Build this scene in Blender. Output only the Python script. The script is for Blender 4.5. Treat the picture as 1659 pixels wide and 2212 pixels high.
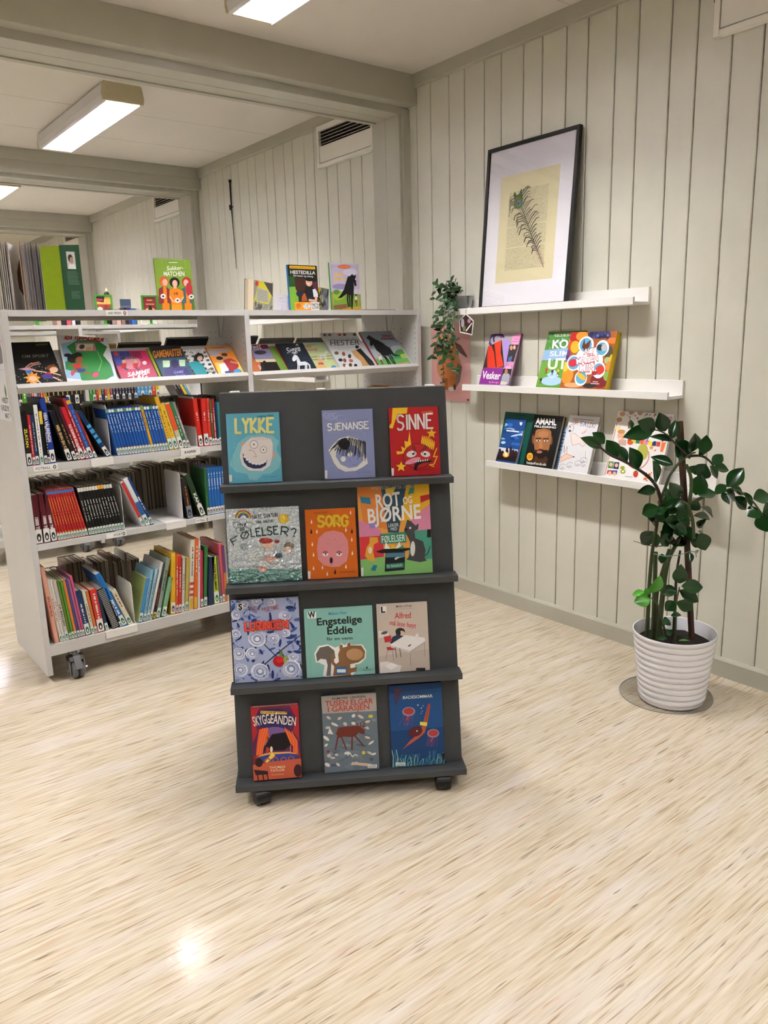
import bpy, bmesh, math, random
import numpy as np
from mathutils import Vector, Matrix

for o in list(bpy.data.objects):
    bpy.data.objects.remove(o)
SC = bpy.context.scene
COL = SC.collection
RND = random.Random(7)
PI = math.pi

# ------------------------------------------------------------------ camera
F_PX, YAW, PITCH, ROLL = 1682.87, math.radians(37.560), math.radians(12.477), math.radians(-1.625)
CAM = np.array([0.0, 0.0, 1.36])
_fw = np.array([math.sin(YAW) * math.cos(PITCH), math.cos(YAW) * math.cos(PITCH), -math.sin(PITCH)])
_r = np.cross(_fw, [0, 0, 1.0]); _r /= np.linalg.norm(_r)
_u = np.cross(_r, _fw)
RIGHT = math.cos(ROLL) * _r + math.sin(ROLL) * _u
UP = -math.sin(ROLL) * _r + math.cos(ROLL) * _u
cam_data = bpy.data.cameras.new('camera')
cam = bpy.data.objects.new('camera', cam_data)
COL.objects.link(cam)
cam_data.sensor_fit = 'VERTICAL'
cam_data.sensor_height = 36.0
cam_data.sensor_width = 27.0
cam_data.lens = F_PX / 2212.0 * 36.0
cam_data.clip_start = 0.05
cam_data.clip_end = 60
M = Matrix.Identity(4)
for i in range(3):
    M[i][0], M[i][1], M[i][2], M[i][3] = RIGHT[i], UP[i], -_fw[i], CAM[i]
cam.matrix_world = M
SC.camera = cam

# ------------------------------------------------------------------ world / exposure
w = bpy.data.worlds.new('world'); SC.world = w
w.use_nodes = True
w.node_tree.nodes['Background'].inputs[0].default_value = (0.5, 0.52, 0.55, 1)
w.node_tree.nodes['Background'].inputs[1].default_value = 0.05
SC.view_settings.view_transform = 'Standard'
SC.view_settings.look = 'None'
SC.view_settings.gamma = 1.0
SC.view_settings.use_curve_mapping = False
SC.view_settings.exposure = 2.36
LAMP_STRENGTH = 36.0


def ray(u, v):
    return _fw + RIGHT * ((u - 829.5) / F_PX) - UP * ((v - 1106.0) / F_PX)


def at(u, v, ax, val):
    d = ray(u, v)
    return CAM + d * ((val - CAM[ax]) / d[ax])


# ------------------------------------------------------------------ materials
def lin(c):
    if isinstance(c, str):
        c = c.lstrip('#')
        if len(c) == 3:
            c = ''.join(x * 2 for x in c)
        c = tuple(int(c[i:i + 2], 16) / 255 for i in (0, 2, 4))
    return tuple((x / 12.92 if x <= 0.04045 else ((x + 0.055) / 1.055) ** 2.4) for x in c[:3]) + (1.0,)


MATS = {}


def new_mat(name):
    m = bpy.data.materials.new(name); m.use_nodes = True
    MATS[name] = m
    nt = m.node_tree
    return m, nt, nt.nodes['Principled BSDF']


def mat(name, col, rough=0.5, metal=0.0, spec=0.5, noise=0.0, nscale=40.0, bump=0.0, bscale=200.0, coat=0.0):
    if name in MATS:
        return MATS[name]
    m, nt, b = new_mat(name)
    N, L = nt.nodes, nt.links
    b.inputs['Roughness'].default_value = rough
    b.inputs['Metallic'].default_value = metal
    b.inputs['Specular IOR Level'].default_value = spec
    b.inputs['Coat Weight'].default_value = coat
    c = lin(col)
    tc = N.new('ShaderNodeTexCoord')
    nz = N.new('ShaderNodeTexNoise'); nz.inputs['Scale'].default_value = nscale
    nz.inputs['Detail'].default_value = 3
    L.new(tc.outputs['Object'], nz.inputs['Vector'])
    mx = N.new('ShaderNodeMixRGB'); mx.blend_type = 'MULTIPLY'
    mx.inputs[1].default_value = c
    rmp = N.new('ShaderNodeMapRange')
    rmp.inputs[1].default_value = 0.3; rmp.inputs[2].default_value = 0.7
    rmp.inputs[3].default_value = 1.0 - noise; rmp.inputs[4].default_value = 1.0
    L.new(nz.outputs['Fac'], rmp.inputs[0])
    mx.inputs[0].default_value = 1.0
    L.new(rmp.outputs[0], mx.inputs[2])
    L.new(mx.outputs[0], b.inputs['Base Color'])
    if bump:
        bp = N.new('ShaderNodeBump'); bp.inputs['Strength'].default_value = bump
        bp.inputs['Distance'].default_value = 0.002
        n2 = N.new('ShaderNodeTexNoise'); n2.inputs['Scale'].default_value = bscale
        L.new(tc.outputs['Object'], n2.inputs['Vector'])
        L.new(n2.outputs['Fac'], bp.inputs['Height']); L.new(bp.outputs[0], b.inputs['Normal'])
    return m


def attr_mat(name, rough, spec=0.5, foil=False):
    m, nt, b = new_mat(name)
    N, L = nt.nodes, nt.links
    a = N.new('ShaderNodeAttribute'); a.attribute_name = 'Col'
    L.new(a.outputs['Color'], b.inputs['Base Color'])
    b.inputs['Roughness'].default_value = rough
    b.inputs['Specular IOR Level'].default_value = spec
    if foil:
        b.inputs['Metallic'].default_value = 0.7
        tc = N.new('ShaderNodeTexCoord')
        v = N.new('ShaderNodeTexNoise'); v.inputs['Scale'].default_value = 70; v.inputs['Detail'].default_value = 3
        L.new(tc.outputs['Object'], v.inputs['Vector'])
        bp = N.new('ShaderNodeBump'); bp.inputs['Strength'].default_value = 1.0
        bp.inputs['Distance'].default_value = 0.016
        L.new(v.outputs['Fac'], bp.inputs['Height']); L.new(bp.outputs[0], b.inputs['Normal'])
    return m


def obj_mat(name, rough, noise=0.06):
    """colour from the object's own colour"""
    m, nt, b = new_mat(name)
    N, L = nt.nodes, nt.links
    a = N.new('ShaderNodeObjectInfo')
    tc = N.new('ShaderNodeTexCoord')
    nz = N.new('ShaderNodeTexNoise'); nz.inputs['Scale'].default_value = 60
    L.new(tc.outputs['Object'], nz.inputs['Vector'])
    r = N.new('ShaderNodeMapRange'); r.inputs[3].default_value = 1 - noise * 2; r.inputs[4].default_value = 1 + noise
    L.new(nz.outputs['Fac'], r.inputs[0])
    mx = N.new('ShaderNodeMixRGB'); mx.blend_type = 'MULTIPLY'; mx.inputs[0].default_value = 1
    L.new(a.outputs['Color'], mx.inputs[1]); L.new(r.outputs[0], mx.inputs[2])
    L.new(mx.outputs[0], b.inputs['Base Color'])
    b.inputs['Roughness'].default_value = rough
    return m


PRINT = attr_mat('printed_ink', 0.38, 0.4)
FOIL = attr_mat('embossed_foil', 0.1, 0.8, foil=True)
COVER = obj_mat('book_cover', 0.34)
COVER_FOIL = None


def page_mat():
    m, nt, b = new_mat('book_pages')
    N, L = nt.nodes, nt.links
    tc = N.new('ShaderNodeTexCoord')
    oi = N.new('ShaderNodeObjectInfo')
    mp = N.new('ShaderNodeMapping'); mp.inputs['Scale'].default_value = (900, 900, 4)
    L.new(tc.outputs['Object'], mp.inputs['Vector'])
    nz = N.new('ShaderNodeTexNoise'); nz.inputs['Scale'].default_value = 1.0
    L.new(mp.outputs[0], nz.inputs['Vector'])
    r = N.new('ShaderNodeMapRange'); r.inputs[3].default_value = 0.72; r.inputs[4].default_value = 1.05
    L.new(nz.outputs['Fac'], r.inputs[0])
    mx = N.new('ShaderNodeMixRGB'); mx.blend_type = 'MULTIPLY'; mx.inputs[0].default_value = 1
    L.new(oi.outputs['Color'], mx.inputs[1]); L.new(r.outputs[0], mx.inputs[2])
    L.new(mx.outputs[0], b.inputs['Base Color'])
    b.inputs['Roughness'].default_value = 0.85
    return m


PAGES = page_mat()

WALL = mat('wall_paint', '#d8d5c6', 0.42, noise=0.05, nscale=6, bump=0.08, bscale=60)
TRIMM = mat('trim_paint', '#b9b5a5', 0.42, noise=0.05, nscale=5)
CEIL = mat('ceiling_board', '#dfd8cd', 0.8, noise=0.03, nscale=3)
GAP = mat('dark_gap', '#120f0b', 0.9)
STEEL = mat('grey_lacquered_steel', '#cdcbc8', 0.38, noise=0.04, nscale=8)
WHITE = mat('white_lacquer', '#ece9e4', 0.35, noise=0.02, nscale=10)
CHAR = mat('charcoal_laminate', '#414346', 0.42, noise=0.08, nscale=30, bump=0.05, bscale=400)
BLACKP = mat('black_plastic', '#141413', 0.38, noise=0.2, nscale=60)
GREYP = mat('grey_rubber', '#6d6e70', 0.55, noise=0.1)
CHROME = mat('chrome', '#c9c9c9', 0.18, 1.0)
ZINC = mat('zinc_metal', '#9da2a2', 0.32, 0.9, noise=0.12, nscale=25)
PAPERW = mat('white_paper', '#e9e7e4', 0.7)
BLACKF = mat('black_frame', '#0b0b0b', 0.4, noise=0.1)


def floor_mat():
    m, nt, b = new_mat('streaked_linoleum')
    N, L = nt.nodes, nt.links
    tc = N.new('ShaderNodeTexCoord')

    def noise(sx, sy, detail=2.0, rough=0.5, off=0.0, dist=0.0):
        mp = N.new('ShaderNodeMapping'); mp.inputs['Scale'].default_value = (sx, sy, 1)
        mp.inputs['Location'].default_value = (off, off * 1.7, 0)
        L.new(tc.outputs['Object'], mp.inputs['Vector'])
        n = N.new('ShaderNodeTexNoise'); n.inputs['Scale'].default_value = 1
        n.inputs['Detail'].default_value = detail; n.inputs['Roughness'].default_value = rough
        n.inputs['Distortion'].default_value = dist
        L.new(mp.outputs[0], n.inputs['Vector'])
        return n.outputs['Fac']

    def rng(s, a, c, lo=0.0, hi=1.0):
        r = N.new('ShaderNodeMapRange'); r.inputs[1].default_value = a; r.inputs[2].default_value = c
        r.inputs[3].default_value = lo; r.inputs[4].default_value = hi
        L.new(s, r.inputs[0]); return r.outputs[0]

    def mixc(f, c1, c2):
        x = N.new('ShaderNodeMixRGB')
        if hasattr(f, 'is_output') or not isinstance(f, float):
            L.new(f, x.inputs[0])
        else:
            x.inputs[0].default_value = f
        for k, c in ((1, c1), (2, c2)):
            if isinstance(c, tuple):
                x.inputs[k].default_value = c
            else:
                L.new(c, x.inputs[k])
        return x.outputs[0]

    base = mixc(rng(noise(3.0, 42, 3, 0.6), 0.35, 0.65), lin('#d4c9b6'), lin('#c8bba4'))
    base = mixc(rng(noise(5, 110, 3, 0.6, 3.1), 0.42, 0.66, 0, 0.85), base, lin('#b5a388'))
    base = mixc(rng(noise(2.2, 14, 2, 0.5, 9.1), 0.5, 0.72, 0, 0.6), base, lin('#d5cbc3'))
    base = mixc(rng(noise(6.5, 150, 2, 0.55, 5.3, 0.3), 0.585, 0.71, 0, 0.85), base, lin('#997d5b'))
    base = mixc(rng(noise(7.5, 120, 2, 0.55, 21.3, 0.4), 0.655, 0.75, 0, 0.85), base, lin('#6e533c'))
    base = mixc(rng(noise(5.0, 95, 2, 0.5, 33.3, 0.3), 0.66, 0.75, 0, 0.7), base, lin('#8c8478'))
    base = mixc(rng(noise(4.0, 70, 2, 0.5, 47.3, 0.2), 0.66, 0.78, 0, 0.5), base, lin('#cf9d7a'))
    L.new(base, b.inputs['Base Color'])
    b.inputs['Roughness'].default_value = 0.2
    L.new(rng(noise(9, 9, 3, 0.6, 2.2), 0.3, 0.7, 0.07, 0.17), b.inputs['Roughness'])
    b.inputs['Specular IOR Level'].default_value = 0.5
    bp = N.new('ShaderNodeBump'); bp.inputs['Strength'].default_value = 0.16; bp.inputs['Distance'].default_value = 0.002
    L.new(noise(55, 55, 3, 0.6, 1.0), bp.inputs['Height'])
    L.new(bp.outputs[0], b.inputs['Normal'])
    return m


FLOOR = floor_mat()


# ------------------------------------------------------------------ mesh helpers
def mesh(name, verts, faces, smooth=False, mats=None):
    me = bpy.data.meshes.new(name)
    me.from_pydata([tuple(v) for v in verts], [], [tuple(f) for f in faces])
    me.validate(); me.update()
    if smooth:
        me.polygons.foreach_set('use_smooth', [True] * len(me.polygons))
    return me


class MB:
    def __init__(s):
        s.v, s.f, s.sm = [], [], False

    def box(s, x0, y0, z0, x1, y1, z1):
        k = len(s.v)
        s.v += [(x0, y0, z0), (x1, y0, z0), (x1, y1, z0), (x0, y1, z0), (x0, y0, z1), (x1, y0, z1), (x1, y1, z1), (x0, y1, z1)]
        s.f += [tuple(k + i for i in q) for q in ((0, 3, 2, 1), (4, 5, 6, 7), (0, 1, 5, 4), (1, 2, 6, 5), (2, 3, 7, 6), (3, 0, 4, 7))]
        return s

    def prism(s, prof, ax, a, b):
        """polygon profile extruded along axis ax from a to b; profile pairs fill the other two axes in order"""
        k, n = len(s.v), len(prof)
        for t in (a, b):
            for p, q in prof:
                c = [p, q]; c.insert(ax, t); s.v.append(tuple(c))
        s.f.append(tuple(range(k + n - 1, k - 1, -1))); s.f.append(tuple(range(k + n, k + 2 * n)))
        for i in range(n):
            j = (i + 1) % n
            s.f.append((k + i, k + j, k + n + j, k + n + i))
        return s

    def lathe(s, prof, n=32, c=(0, 0, 0), ax=2, closed=False):
        k = len(s.v)
        for r, h in prof:
            for i in range(n):
                a = 2 * PI * i / n
                p = [r * math.cos(a), r * math.sin(a)]; p.insert(ax, h)
                s.v.append((p[0] + c[0], p[1] + c[1], p[2] + c[2]))
        for j in range(len(prof) - 1):
            for i in range(n):
                i2 = (i + 1) % n
                s.f.append((k + j * n + i, k + j * n + i2, k + (j + 1) * n + i2, k + (j + 1) * n + i))
        if closed:
            s.f.append(tuple(k + i for i in range(n))[::-1])
            s.f.append(tuple(k + (len(prof) - 1) * n + i for i in range(n)))
        return s

    def tube(s, pts, r, n=6):
        pts = [Vector(p) for p in pts]
        rs = r if isinstance(r, (list, tuple)) else [r] * len(pts)
        k = len(s.v)
        up = Vector((0.3, 0.5, 0.81))
        for i, p in enumerate(pts):
            d = (pts[min(i + 1, len(pts) - 1)] - pts[max(i - 1, 0)]).normalized()
            a = d.cross(up)
            if a.length < 1e-3:
                a = d.cross(Vector((1, 0, 0)))
            a.normalize(); bb = d.cross(a)
            for j in range(n):
                t = 2 * PI * j / n
                s.v.append(tuple(p + (a * math.cos(t) + bb * math.sin(t)) * rs[i]))
        for i in range(len(pts) - 1):
            for j in range(n):
                j2 = (j + 1) % n
                s.f.append((k + i * n + j, k + i * n + j2, k + (i + 1) * n + j2, k + (i + 1) * n + j))
        s.f.append(tuple(k + j for j in range(n))[::-1])
        s.f.append(tuple(k + (len(pts) - 1) * n + j for j in range(n)))
        return s

    def mesh(s, name, smooth=False):
        me = mesh(name, s.v, s.f)
        bm = bmesh.new(); bm.from_mesh(me)
        bmesh.ops.recalc_face_normals(bm, faces=bm.faces)
        bm.to_mesh(me); bm.free()
        if smooth:
            me.polygons.foreach_set('use_smooth', [True] * len(me.polygons))
            try:
                me.set_sharp_from_angle(angle=math.radians(38))
            except Exception:
                pass
        return me


def add(name, me, m=None, parent=None, loc=None, rot=None, color=None, bevel=0.0):
    o = bpy.data.objects.new(name, me)
    COL.objects.link(o)
    if m is not None and me is not None and hasattr(me, 'materials') and len(me.materials) == 0:
        me.materials.append(m)
    if parent is not None:
        o.parent = parent
    if loc is not None:
        o.location = loc
    if rot is not None:
        o.rotation_euler = rot
    if color is not None:
        o.color = lin(color)
    if bevel:
        bv = o.modifiers.new('bevel', 'BEVEL'); bv.width = bevel; bv.segments = 2
        bv.limit_method = 'ANGLE'; bv.angle_limit = math.radians(40)
    return o


def tag(o, label=None, cat=None, group=None, kind=None):
    if label: o['label'] = label
    if cat: o['category'] = cat
    if group: o['group'] = group
    if kind: o['kind'] = kind
    return o


def thing(name, label, cat, loc=(0, 0, 0), rz=0.0, group=None, matrix=None):
    o = bpy.data.objects.new(name, None)
    o.empty_display_size = 0.05
    COL.objects.link(o)
    if matrix is not None:
        o.matrix_world = matrix
    else:
        o.location = loc; o.rotation_euler = (0, 0, rz)
    return tag(o, label, cat, group)


def frame_matrix(o, u, v):
    """x axis u, z axis v, y axis v x u"""
    u, v = Vector(u), Vector(v)
    y = v.cross(u)
    m = Matrix.Identity(4)
    for i in range(3):
        m[i][0], m[i][1], m[i][2], m[i][3] = u[i], y[i], v[i], o[i]
    return m


BOXC = {}


def boxmesh(name, x0, y0, z0, x1, y1, z1):
    return MB().box(x0, y0, z0, x1, y1, z1).mesh(name)


# ------------------------------------------------------------------ flat print: shapes with their own colour
TXT = {}


def text_tris(s, bold):
    key = (s, bold)
    if key in TXT:
        return TXT[key]
    cu = bpy.data.curves.new('txt', 'FONT'); cu.body = s
    cu.resolution_u = 3; cu.fill_mode = 'FRONT'
    cu.offset = bold
    o = bpy.data.objects.new('txt', cu)
    me = o.to_mesh()
    V = [(v.co.x, v.co.y) for v in me.vertices]
    Fc = [tuple(p.vertices) for p in me.polygons]
    o.to_mesh_clear()
    bpy.data.objects.remove(o); bpy.data.curves.remove(cu)
    if V:
        xs = [p[0] for p in V]
        x0, x1 = min(xs), max(xs)
        V = [((x - x0) / max(1e-6, x1 - x0), y / 0.69) for x, y in V]
    TXT[key] = (V, Fc)
    return TXT[key]


GL = dict(A='00 39 60;13 53', B='00 09 48 57 45 05;45 53 51 40 00', C='67 59 29 07 02 20 50 62', D='00 09 39 66 63 30 00',
          E='60 00 09 69;05 45', F='00 09 69;05 45', G='67 49 29 07 02 20 40 62 64 44', H='00 09;60 69;05 65', I='10 19',
          J='49 42 20 01', K='00 09;59 04 60', L='09 00 50', M='00 09 34 69 60', N='00 09 60 69',
          O='30 12 03 06 18 39 58 66 63 52 30', P='00 09 49 67 54 04', R='00 09 49 67 54 04;24 60',
          S='68 49 19 07 15 54 62 40 10 01', T='30 39;09 69', U='09 02 20 40 62 69', V='09 30 69', W='09 20 35 40 69',
          X='00 69;09 60', Y='09 35 69;35 30', Z='09 69 00 60')
GL['Ø'] = GL['O'] + ';00 69'
GL['Å'] = GL['A'] + ';29 2a 4a 49 29'
GL['?'] = '07 29 48 46 33;31 30'


class Print:
    """flat coloured shapes on a sheet w x h; coordinates of the items are turned into sheet units with a quad"""

    def __init__(s, w, h, quad=None, vb=0.0):
        s.w, s.h = w, h
        s.v, s.f, s.c, s.layer = [], [], [], 0
        s.H = None
        if quad is not None:
            A, bb = [], []
            for (x, y), (u, v) in zip(quad, ((0, 1), (1, 1), (1, vb), (0, vb))):
                A.append([x, y, 1, 0, 0, 0, -u * x, -u * y]); bb.append(u)
                A.append([0, 0, 0, x, y, 1, -v * x, -v * y]); bb.append(v)
            s.H = np.linalg.solve(np.array(A, float), np.array(bb, float))

    def uv(s, x, y):
        if s.H is None:
            u, v = x, y
        else:
            h = s.H; d = h[6] * x + h[7] * y + 1
            u, v = (h[0] * x + h[1] * y + h[2]) / d, (h[3] * x + h[4] * y + h[5]) / d
        return (min(1, max(0, u)) * s.w, min(1, max(0, v)) * s.h)

    def poly(s, pts, col, nl=True):
        if nl:
            s.layer += 1
        y = -0.00012 - s.layer * 0.00003
        k = len(s.v)
        for p in pts:
            u, v = s.uv(*p); s.v.append((u, y, v))
        s.f.append(tuple(range(k, k + len(pts)))); s.c.append(lin(col))
        return s

    def rect(s, x0, y0, x1, y1, col):
        return s.poly([(x0, y0), (x1, y0), (x1, y1), (x0, y1)], col)

    def full(s, col):
        s.layer += 1
        k = len(s.v); y = -0.00012 - s.layer * 0.00003
        e = 0.0
        s.v += [(e, y, e), (s.w - e, y, e), (s.w - e, y, s.h - e), (e, y, s.h - e)]
        s.f.append((k, k + 1, k + 2, k + 3)); s.c.append(lin(col)); return s

    def ell(s, cx, cy, rx, ry, col, rot=0, n=18, nl=True):
        a0 = math.radians(rot); c, d = math.cos(a0), math.sin(a0)
        return s.poly([(cx + rx * math.cos(t) * c - ry * math.sin(t) * d, cy + rx * math.cos(t) * d + ry * math.sin(t) * c)
                       for t in (2 * PI * i / n for i in range(n))], col, nl)

    def line(s, pts, wd, col, nl=True):
        if nl:
            s.layer += 1
        for (x0, y0), (x1, y1) in zip(pts, pts[1:]):
            dx, dy = x1 - x0, y1 - y0; l = math.hypot(dx, dy) or 1
            nx, ny = -dy / l * wd / 2, dx / l * wd / 2
            ex, ey = dx / l * wd * 0.25, dy / l * wd * 0.25
            s.poly([(x0 - ex + nx, y0 - ey + ny), (x1 + ex + nx, y1 + ey + ny), (x1 + ex - nx, y1 + ey - ny), (x0 - ex - nx, y0 - ey - ny)], col, False)
        return s

    def arc(s, cx, cy, rx, ry, a0, a1, wd, col, n=10, nl=True):
        return s.line([(cx + rx * math.cos(math.radians(a0 + (a1 - a0) * i / n)), cy + ry * math.sin(math.radians(a0 + (a1 - a0) * i / n))) for i in range(n + 1)], wd, col, nl)

    def star(s, cx, cy, r, col, n=5, inner=0.45, rot=-90):
        return s.poly([(cx + (r if i % 2 == 0 else r * inner) * math.cos(math.radians(rot + 180 / n * i)),
                        cy + (r if i % 2 == 0 else r * inner) * math.sin(math.radians(rot + 180 / n * i))) for i in range(2 * n)], col)

    def _map(s, x0, y0, x1, y1, h, sl):
        dx, dy = x1 - x0, y1 - y0; l = math.hypot(dx, dy)
        sg = -1 if s.H is not None else 1            # picture rows grow downwards
        ux, uy = (dy / l, -dx / l) if sg < 0 else (-dy / l, dx / l)
        return lambda a, b: (x0 + dx * a + (ux * h + dx / l * sl * h) * b, y0 + dy * a + (uy * h + dy / l * sl * h) * b)

    def text(s, x0, y0, x1, y1, h, t, col, bold=0.0, slant=0.0):
        V, Fc = text_tris(t, bold)
        if not V:
            return s
        s.layer += 1
        y = -0.00012 - s.layer * 0.00003
        g = s._map(x0, y0, x1, y1, h, slant)
        k = len(s.v)
        for a, b in V:
            u, v = s.uv(*g(a, b)); s.v.append((u, y, v))
        c = lin(col)
        for f in Fc:
            s.f.append(tuple(k + i for i in f)); s.c.append(c)
        return s

    def pen(s, x0, y0, x1, y1, h, t, wd, col, jit=0.0):
        """hand-drawn capitals made of strokes"""
        adv, segs = 0.0, []
        for ch in t:
            if ch == ' ':
                adv += 5; continue
            gl = GL.get(ch)
            if not gl:
                adv += 4; continue
            mx = 0
            for st in gl.split(';'):
                pts = [(int(q[0], 16), int(q[1], 16)) for q in st.split()]
                mx = max(mx, max(p[0] for p in pts))
                segs.append([(adv + p[0], p[1] / 9) for p in pts])
            adv += mx + 2.4
        tot = max(adv - 2.4, 1e-6)
        s.layer += 1
        g = s._map(x0, y0, x1, y1, h, 0)
        for st in segs:
            s.line([g(a / tot + RND.uniform(-jit, jit), b + RND.uniform(-jit, jit)) for a, b in st], wd, col, False)
        return s

    def mesh(s, name):
        me = bpy.data.meshes.new(name)
        me.from_pydata(s.v, [], s.f)
        at_ = me.color_attributes.new('Col', 'FLOAT_COLOR', 'CORNER')
        buf = []
        for p in me.polygons:
            buf += list(s.c[p.index]) * p.loop_total
        at_.data.foreach_set('color', buf)
        me.update()
        # all prints face -y
        bm = bmesh.new(); bm.from_mesh(me)
        bm.normal_update()
        bmesh.ops.reverse_faces(bm, faces=[f for f in bm.faces if f.normal.y > 0])
        bm.to_mesh(me); bm.free()
        return me
# ------------------------------------------------------------------ the room
W = 2.85          # plane of the panelled right wall
ZC = 2.677        # ceiling height
XL, YB, YF = -4.2, -4.2, 11.2
BEAMS = [3.33 + 2.57 * k for k in (-2, -1, 0, 1, 2)]

tag(add('floor', boxmesh('floor', XL - .1, YB - .1, -0.1, W + .1, YF + .1, 0), FLOOR), kind='structure')
tag(add('ceiling', boxmesh('ceiling', XL - .1, YB - .1, ZC, W + .1, YF + .1, ZC + .1), CEIL), kind='structure')
wr = tag(add('wall_right', boxmesh('wall_right', W + .012, YB - .1, 0, W + .1, YF + .1, ZC), GAP), kind='structure')
tag(add('wall_left', boxmesh('wall_left', XL - .1, YB, 0, XL, YF, ZC), WALL), kind='structure')
tag(add('wall_back', boxmesh('wall_back', XL, YF, 0, W + .012, YF + .1, ZC), WALL), kind='structure')
tag(add('wall_front', boxmesh('wall_front', XL, YB - .1, 0, W + .012, YB, ZC), WALL), kind='structure')

# ceiling board seams: shallow battens of the sheets
for k, y in enumerate([1.12, 2.32, 4.05, 4.75, 5.35, 6.6, 7.2, 9.2]):
    tag(add('ceiling_seam', boxmesh('ceiling_seam', XL, y - .002, ZC - .0008, W, y + .002, ZC + .001), mat('seam', '#c6beb2', 0.8), parent=bpy.data.objects['ceiling']))

# panelling: alternating wide and narrow boards, each its own piece
wide, narrow = 0.1355, 0.109
def plank_mesh(wd):
    g, c = 0.0022, 0.0025
    y0, y1 = g, wd - g
    m_ = MB().prism([(0.012, y0), (0.0, y0 + 0), (0.0 - .0, y0 + c), (0.0, y1 - c), (0.012, y1)], 2, 0.0, ZC)
    mb = MB().prism([(0.012, y0), (c, y0), (0.0, y0 + c), (0.0, y1 - c), (c, y1), (0.012, y1)], 2, 0.0, ZC)
    return mb.mesh('plank')
PM = {0: plank_mesh(wide), 1: plank_mesh(narrow)}
known = [1.507, 1.622, 1.757, 1.865, 2.007, 2.113, 2.249, 2.36, 2.491, 2.6, 2.735, 2.844, 2.978, 3.089, 3.226, 3.335]
edges = list(known)
k = 1
while edges[-1] < YF:
    edges.append(edges[-1] + (wide if k % 2 == 0 else narrow)); k += 1
k = 0
while edges[0] > YB:
    edges.insert(0, edges[0] - (wide if k % 2 == 0 else narrow)); k += 1
for a, b in zip(edges, edges[1:]):
    wd = b - a
    i = 0 if wd > 0.122 else 1
    o = add('plank', PM[i], WALL, parent=wr, loc=(W, a, 0))
    o.scale = (1, wd / (wide if i == 0 else narrow), 1)

bb = tag(add('baseboard_right', MB().prism([(W - .022, 0), (W + .004, 0), (W + .004, .076), (W - .016, .076), (W - .022, .068)], 1, YB, YF).mesh('bb'), TRIMM), kind='structure')
bb.data.vertices.foreach_get  # profile is (x, z) extruded along y
tag(add('trim_1', MB().prism([(W - .026, ZC), (W - .026, ZC - .058), (W - .02, ZC - .062), (W + .004, ZC - .062), (W + .004, ZC)], 1, YB, YF).mesh('crown'), TRIMM), kind='structure')
n = 2
XP = 2.786
for y0 in BEAMS:
    y1, y2 = y0 + .068, y0 + .225
    b_ = MB()
    if y0 > 5:
        b_.box(XL, y0 - .012, ZC - .075, W - .02, y1, ZC)
        b_.box(XL, y0, ZC - .15, W - .003, y1, ZC - .07)
    else:
        b_.box(XL, y0, ZC - .141, W - .003, y1 + .002, ZC)
    b_.box(XL, y1, ZC - .177, W - .003, y1 + .105, ZC)
    b_.box(XL, y1 + .108, ZC - .177, W - .003, y1 + .2, ZC)
    b_.box(XL, y1 + .2, ZC - .183, W - .003, y1 + .235, ZC - .02)
    b_.box(XL, y1 + .235, ZC - .141, W - .003, y1 + .303, ZC)
    tag(add('trim_%d' % n, b_.mesh('beam'), TRIMM, bevel=.002), kind='structure'); n += 1
    p = MB()
    p.box(XP, y1 + .004, 0, W + .004, y1 + .12, ZC - .176)
    p.box(XP + .001, y1 + .1225, 0, W + .004, y1 + .238, ZC - .176)
    p.box(XP + .018, y1 - .008, 0, W + .004, y1 + .006, ZC - .15)
    tag(add('trim_%d' % n, p.mesh('pilaster'), TRIMM, bevel=.002), kind='structure'); n += 1

# ------------------------------------------------------------------ ceiling lamps
def emit_mat():
    m = bpy.data.materials.new('lamp_glow'); m.use_nodes = True
    nt = m.node_tree; nt.nodes.clear()
    e = nt.nodes.new('ShaderNodeEmission'); o = nt.nodes.new('ShaderNodeOutputMaterial')
    e.inputs[0].default_value = (1.0, 0.995, 0.99, 1); e.inputs[1].default_value = LAMP_STRENGTH
    nt.links.new(e.outputs[0], o.inputs[0])
    return m
GLOW = emit_mat()
LAMPW = mat('lamp_housing_white', '#dedde0', 0.4)
LAMPC = mat('lamp_end_cream', '#cdc19c', 0.5)
LOUV = mat('louvre_white', '#c4c1cc', 0.3)
def lamp_meshes():
    L, wd, h = 1.215, 0.215, 0.092
    body = MB().prism([(-wd / 2 + .012, 0), (-wd / 2 + .002, -.012), (-wd / 2, -.06), (-wd / 2 + .006, -h + .006), (-wd / 2 + .014, -h), (-wd / 2 + .02, -h), (-wd / 2 + .022, -.02),
                       (wd / 2 - .022, -.02), (wd / 2 - .02, -h), (wd / 2 - .014, -h), (wd / 2 - .006, -h + .006), (wd / 2, -.06), (wd / 2 - .002, -.012), (wd / 2 - .012, 0)], 1, .01, L - .01).mesh('lamp_body')
    prof = [(-wd / 2 + .012, 0), (-wd / 2 + .004, -.012), (-wd / 2 - .003, -.06), (-wd / 2 + .002, -h + .004), (wd / 2 - .002, -h + .004), (wd / 2 + .003, -.06), (wd / 2 - .004, -.012), (wd / 2 - .012, 0)]
    cap = MB().prism(prof, 1, 0, .012).mesh('lamp_cap')
    glow = MB().box(-.045, .02, -.03, .045, L - .02, -.022).mesh('lamp_glow')
    s = MB()
    nsl = 44
    for i in range(nsl):
        y = .03 + (L - .06) * i / (nsl - 1)
        s.box(-wd / 2 + .02, y - .0014, -h + .003, wd / 2 - .02, y + .0014, -h + .021)
    lou = s.mesh('lamp_louvre')
    screw = MB().lathe([(0, -.003), (.008, -.003), (.009, 0)], 12, ax=1).mesh('lamp_screw', True)
    return L, body, cap, glow, lou, screw
LL, LBODY, LCAP, LGLOW, LLOUV, LSCR = lamp_meshes()
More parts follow.
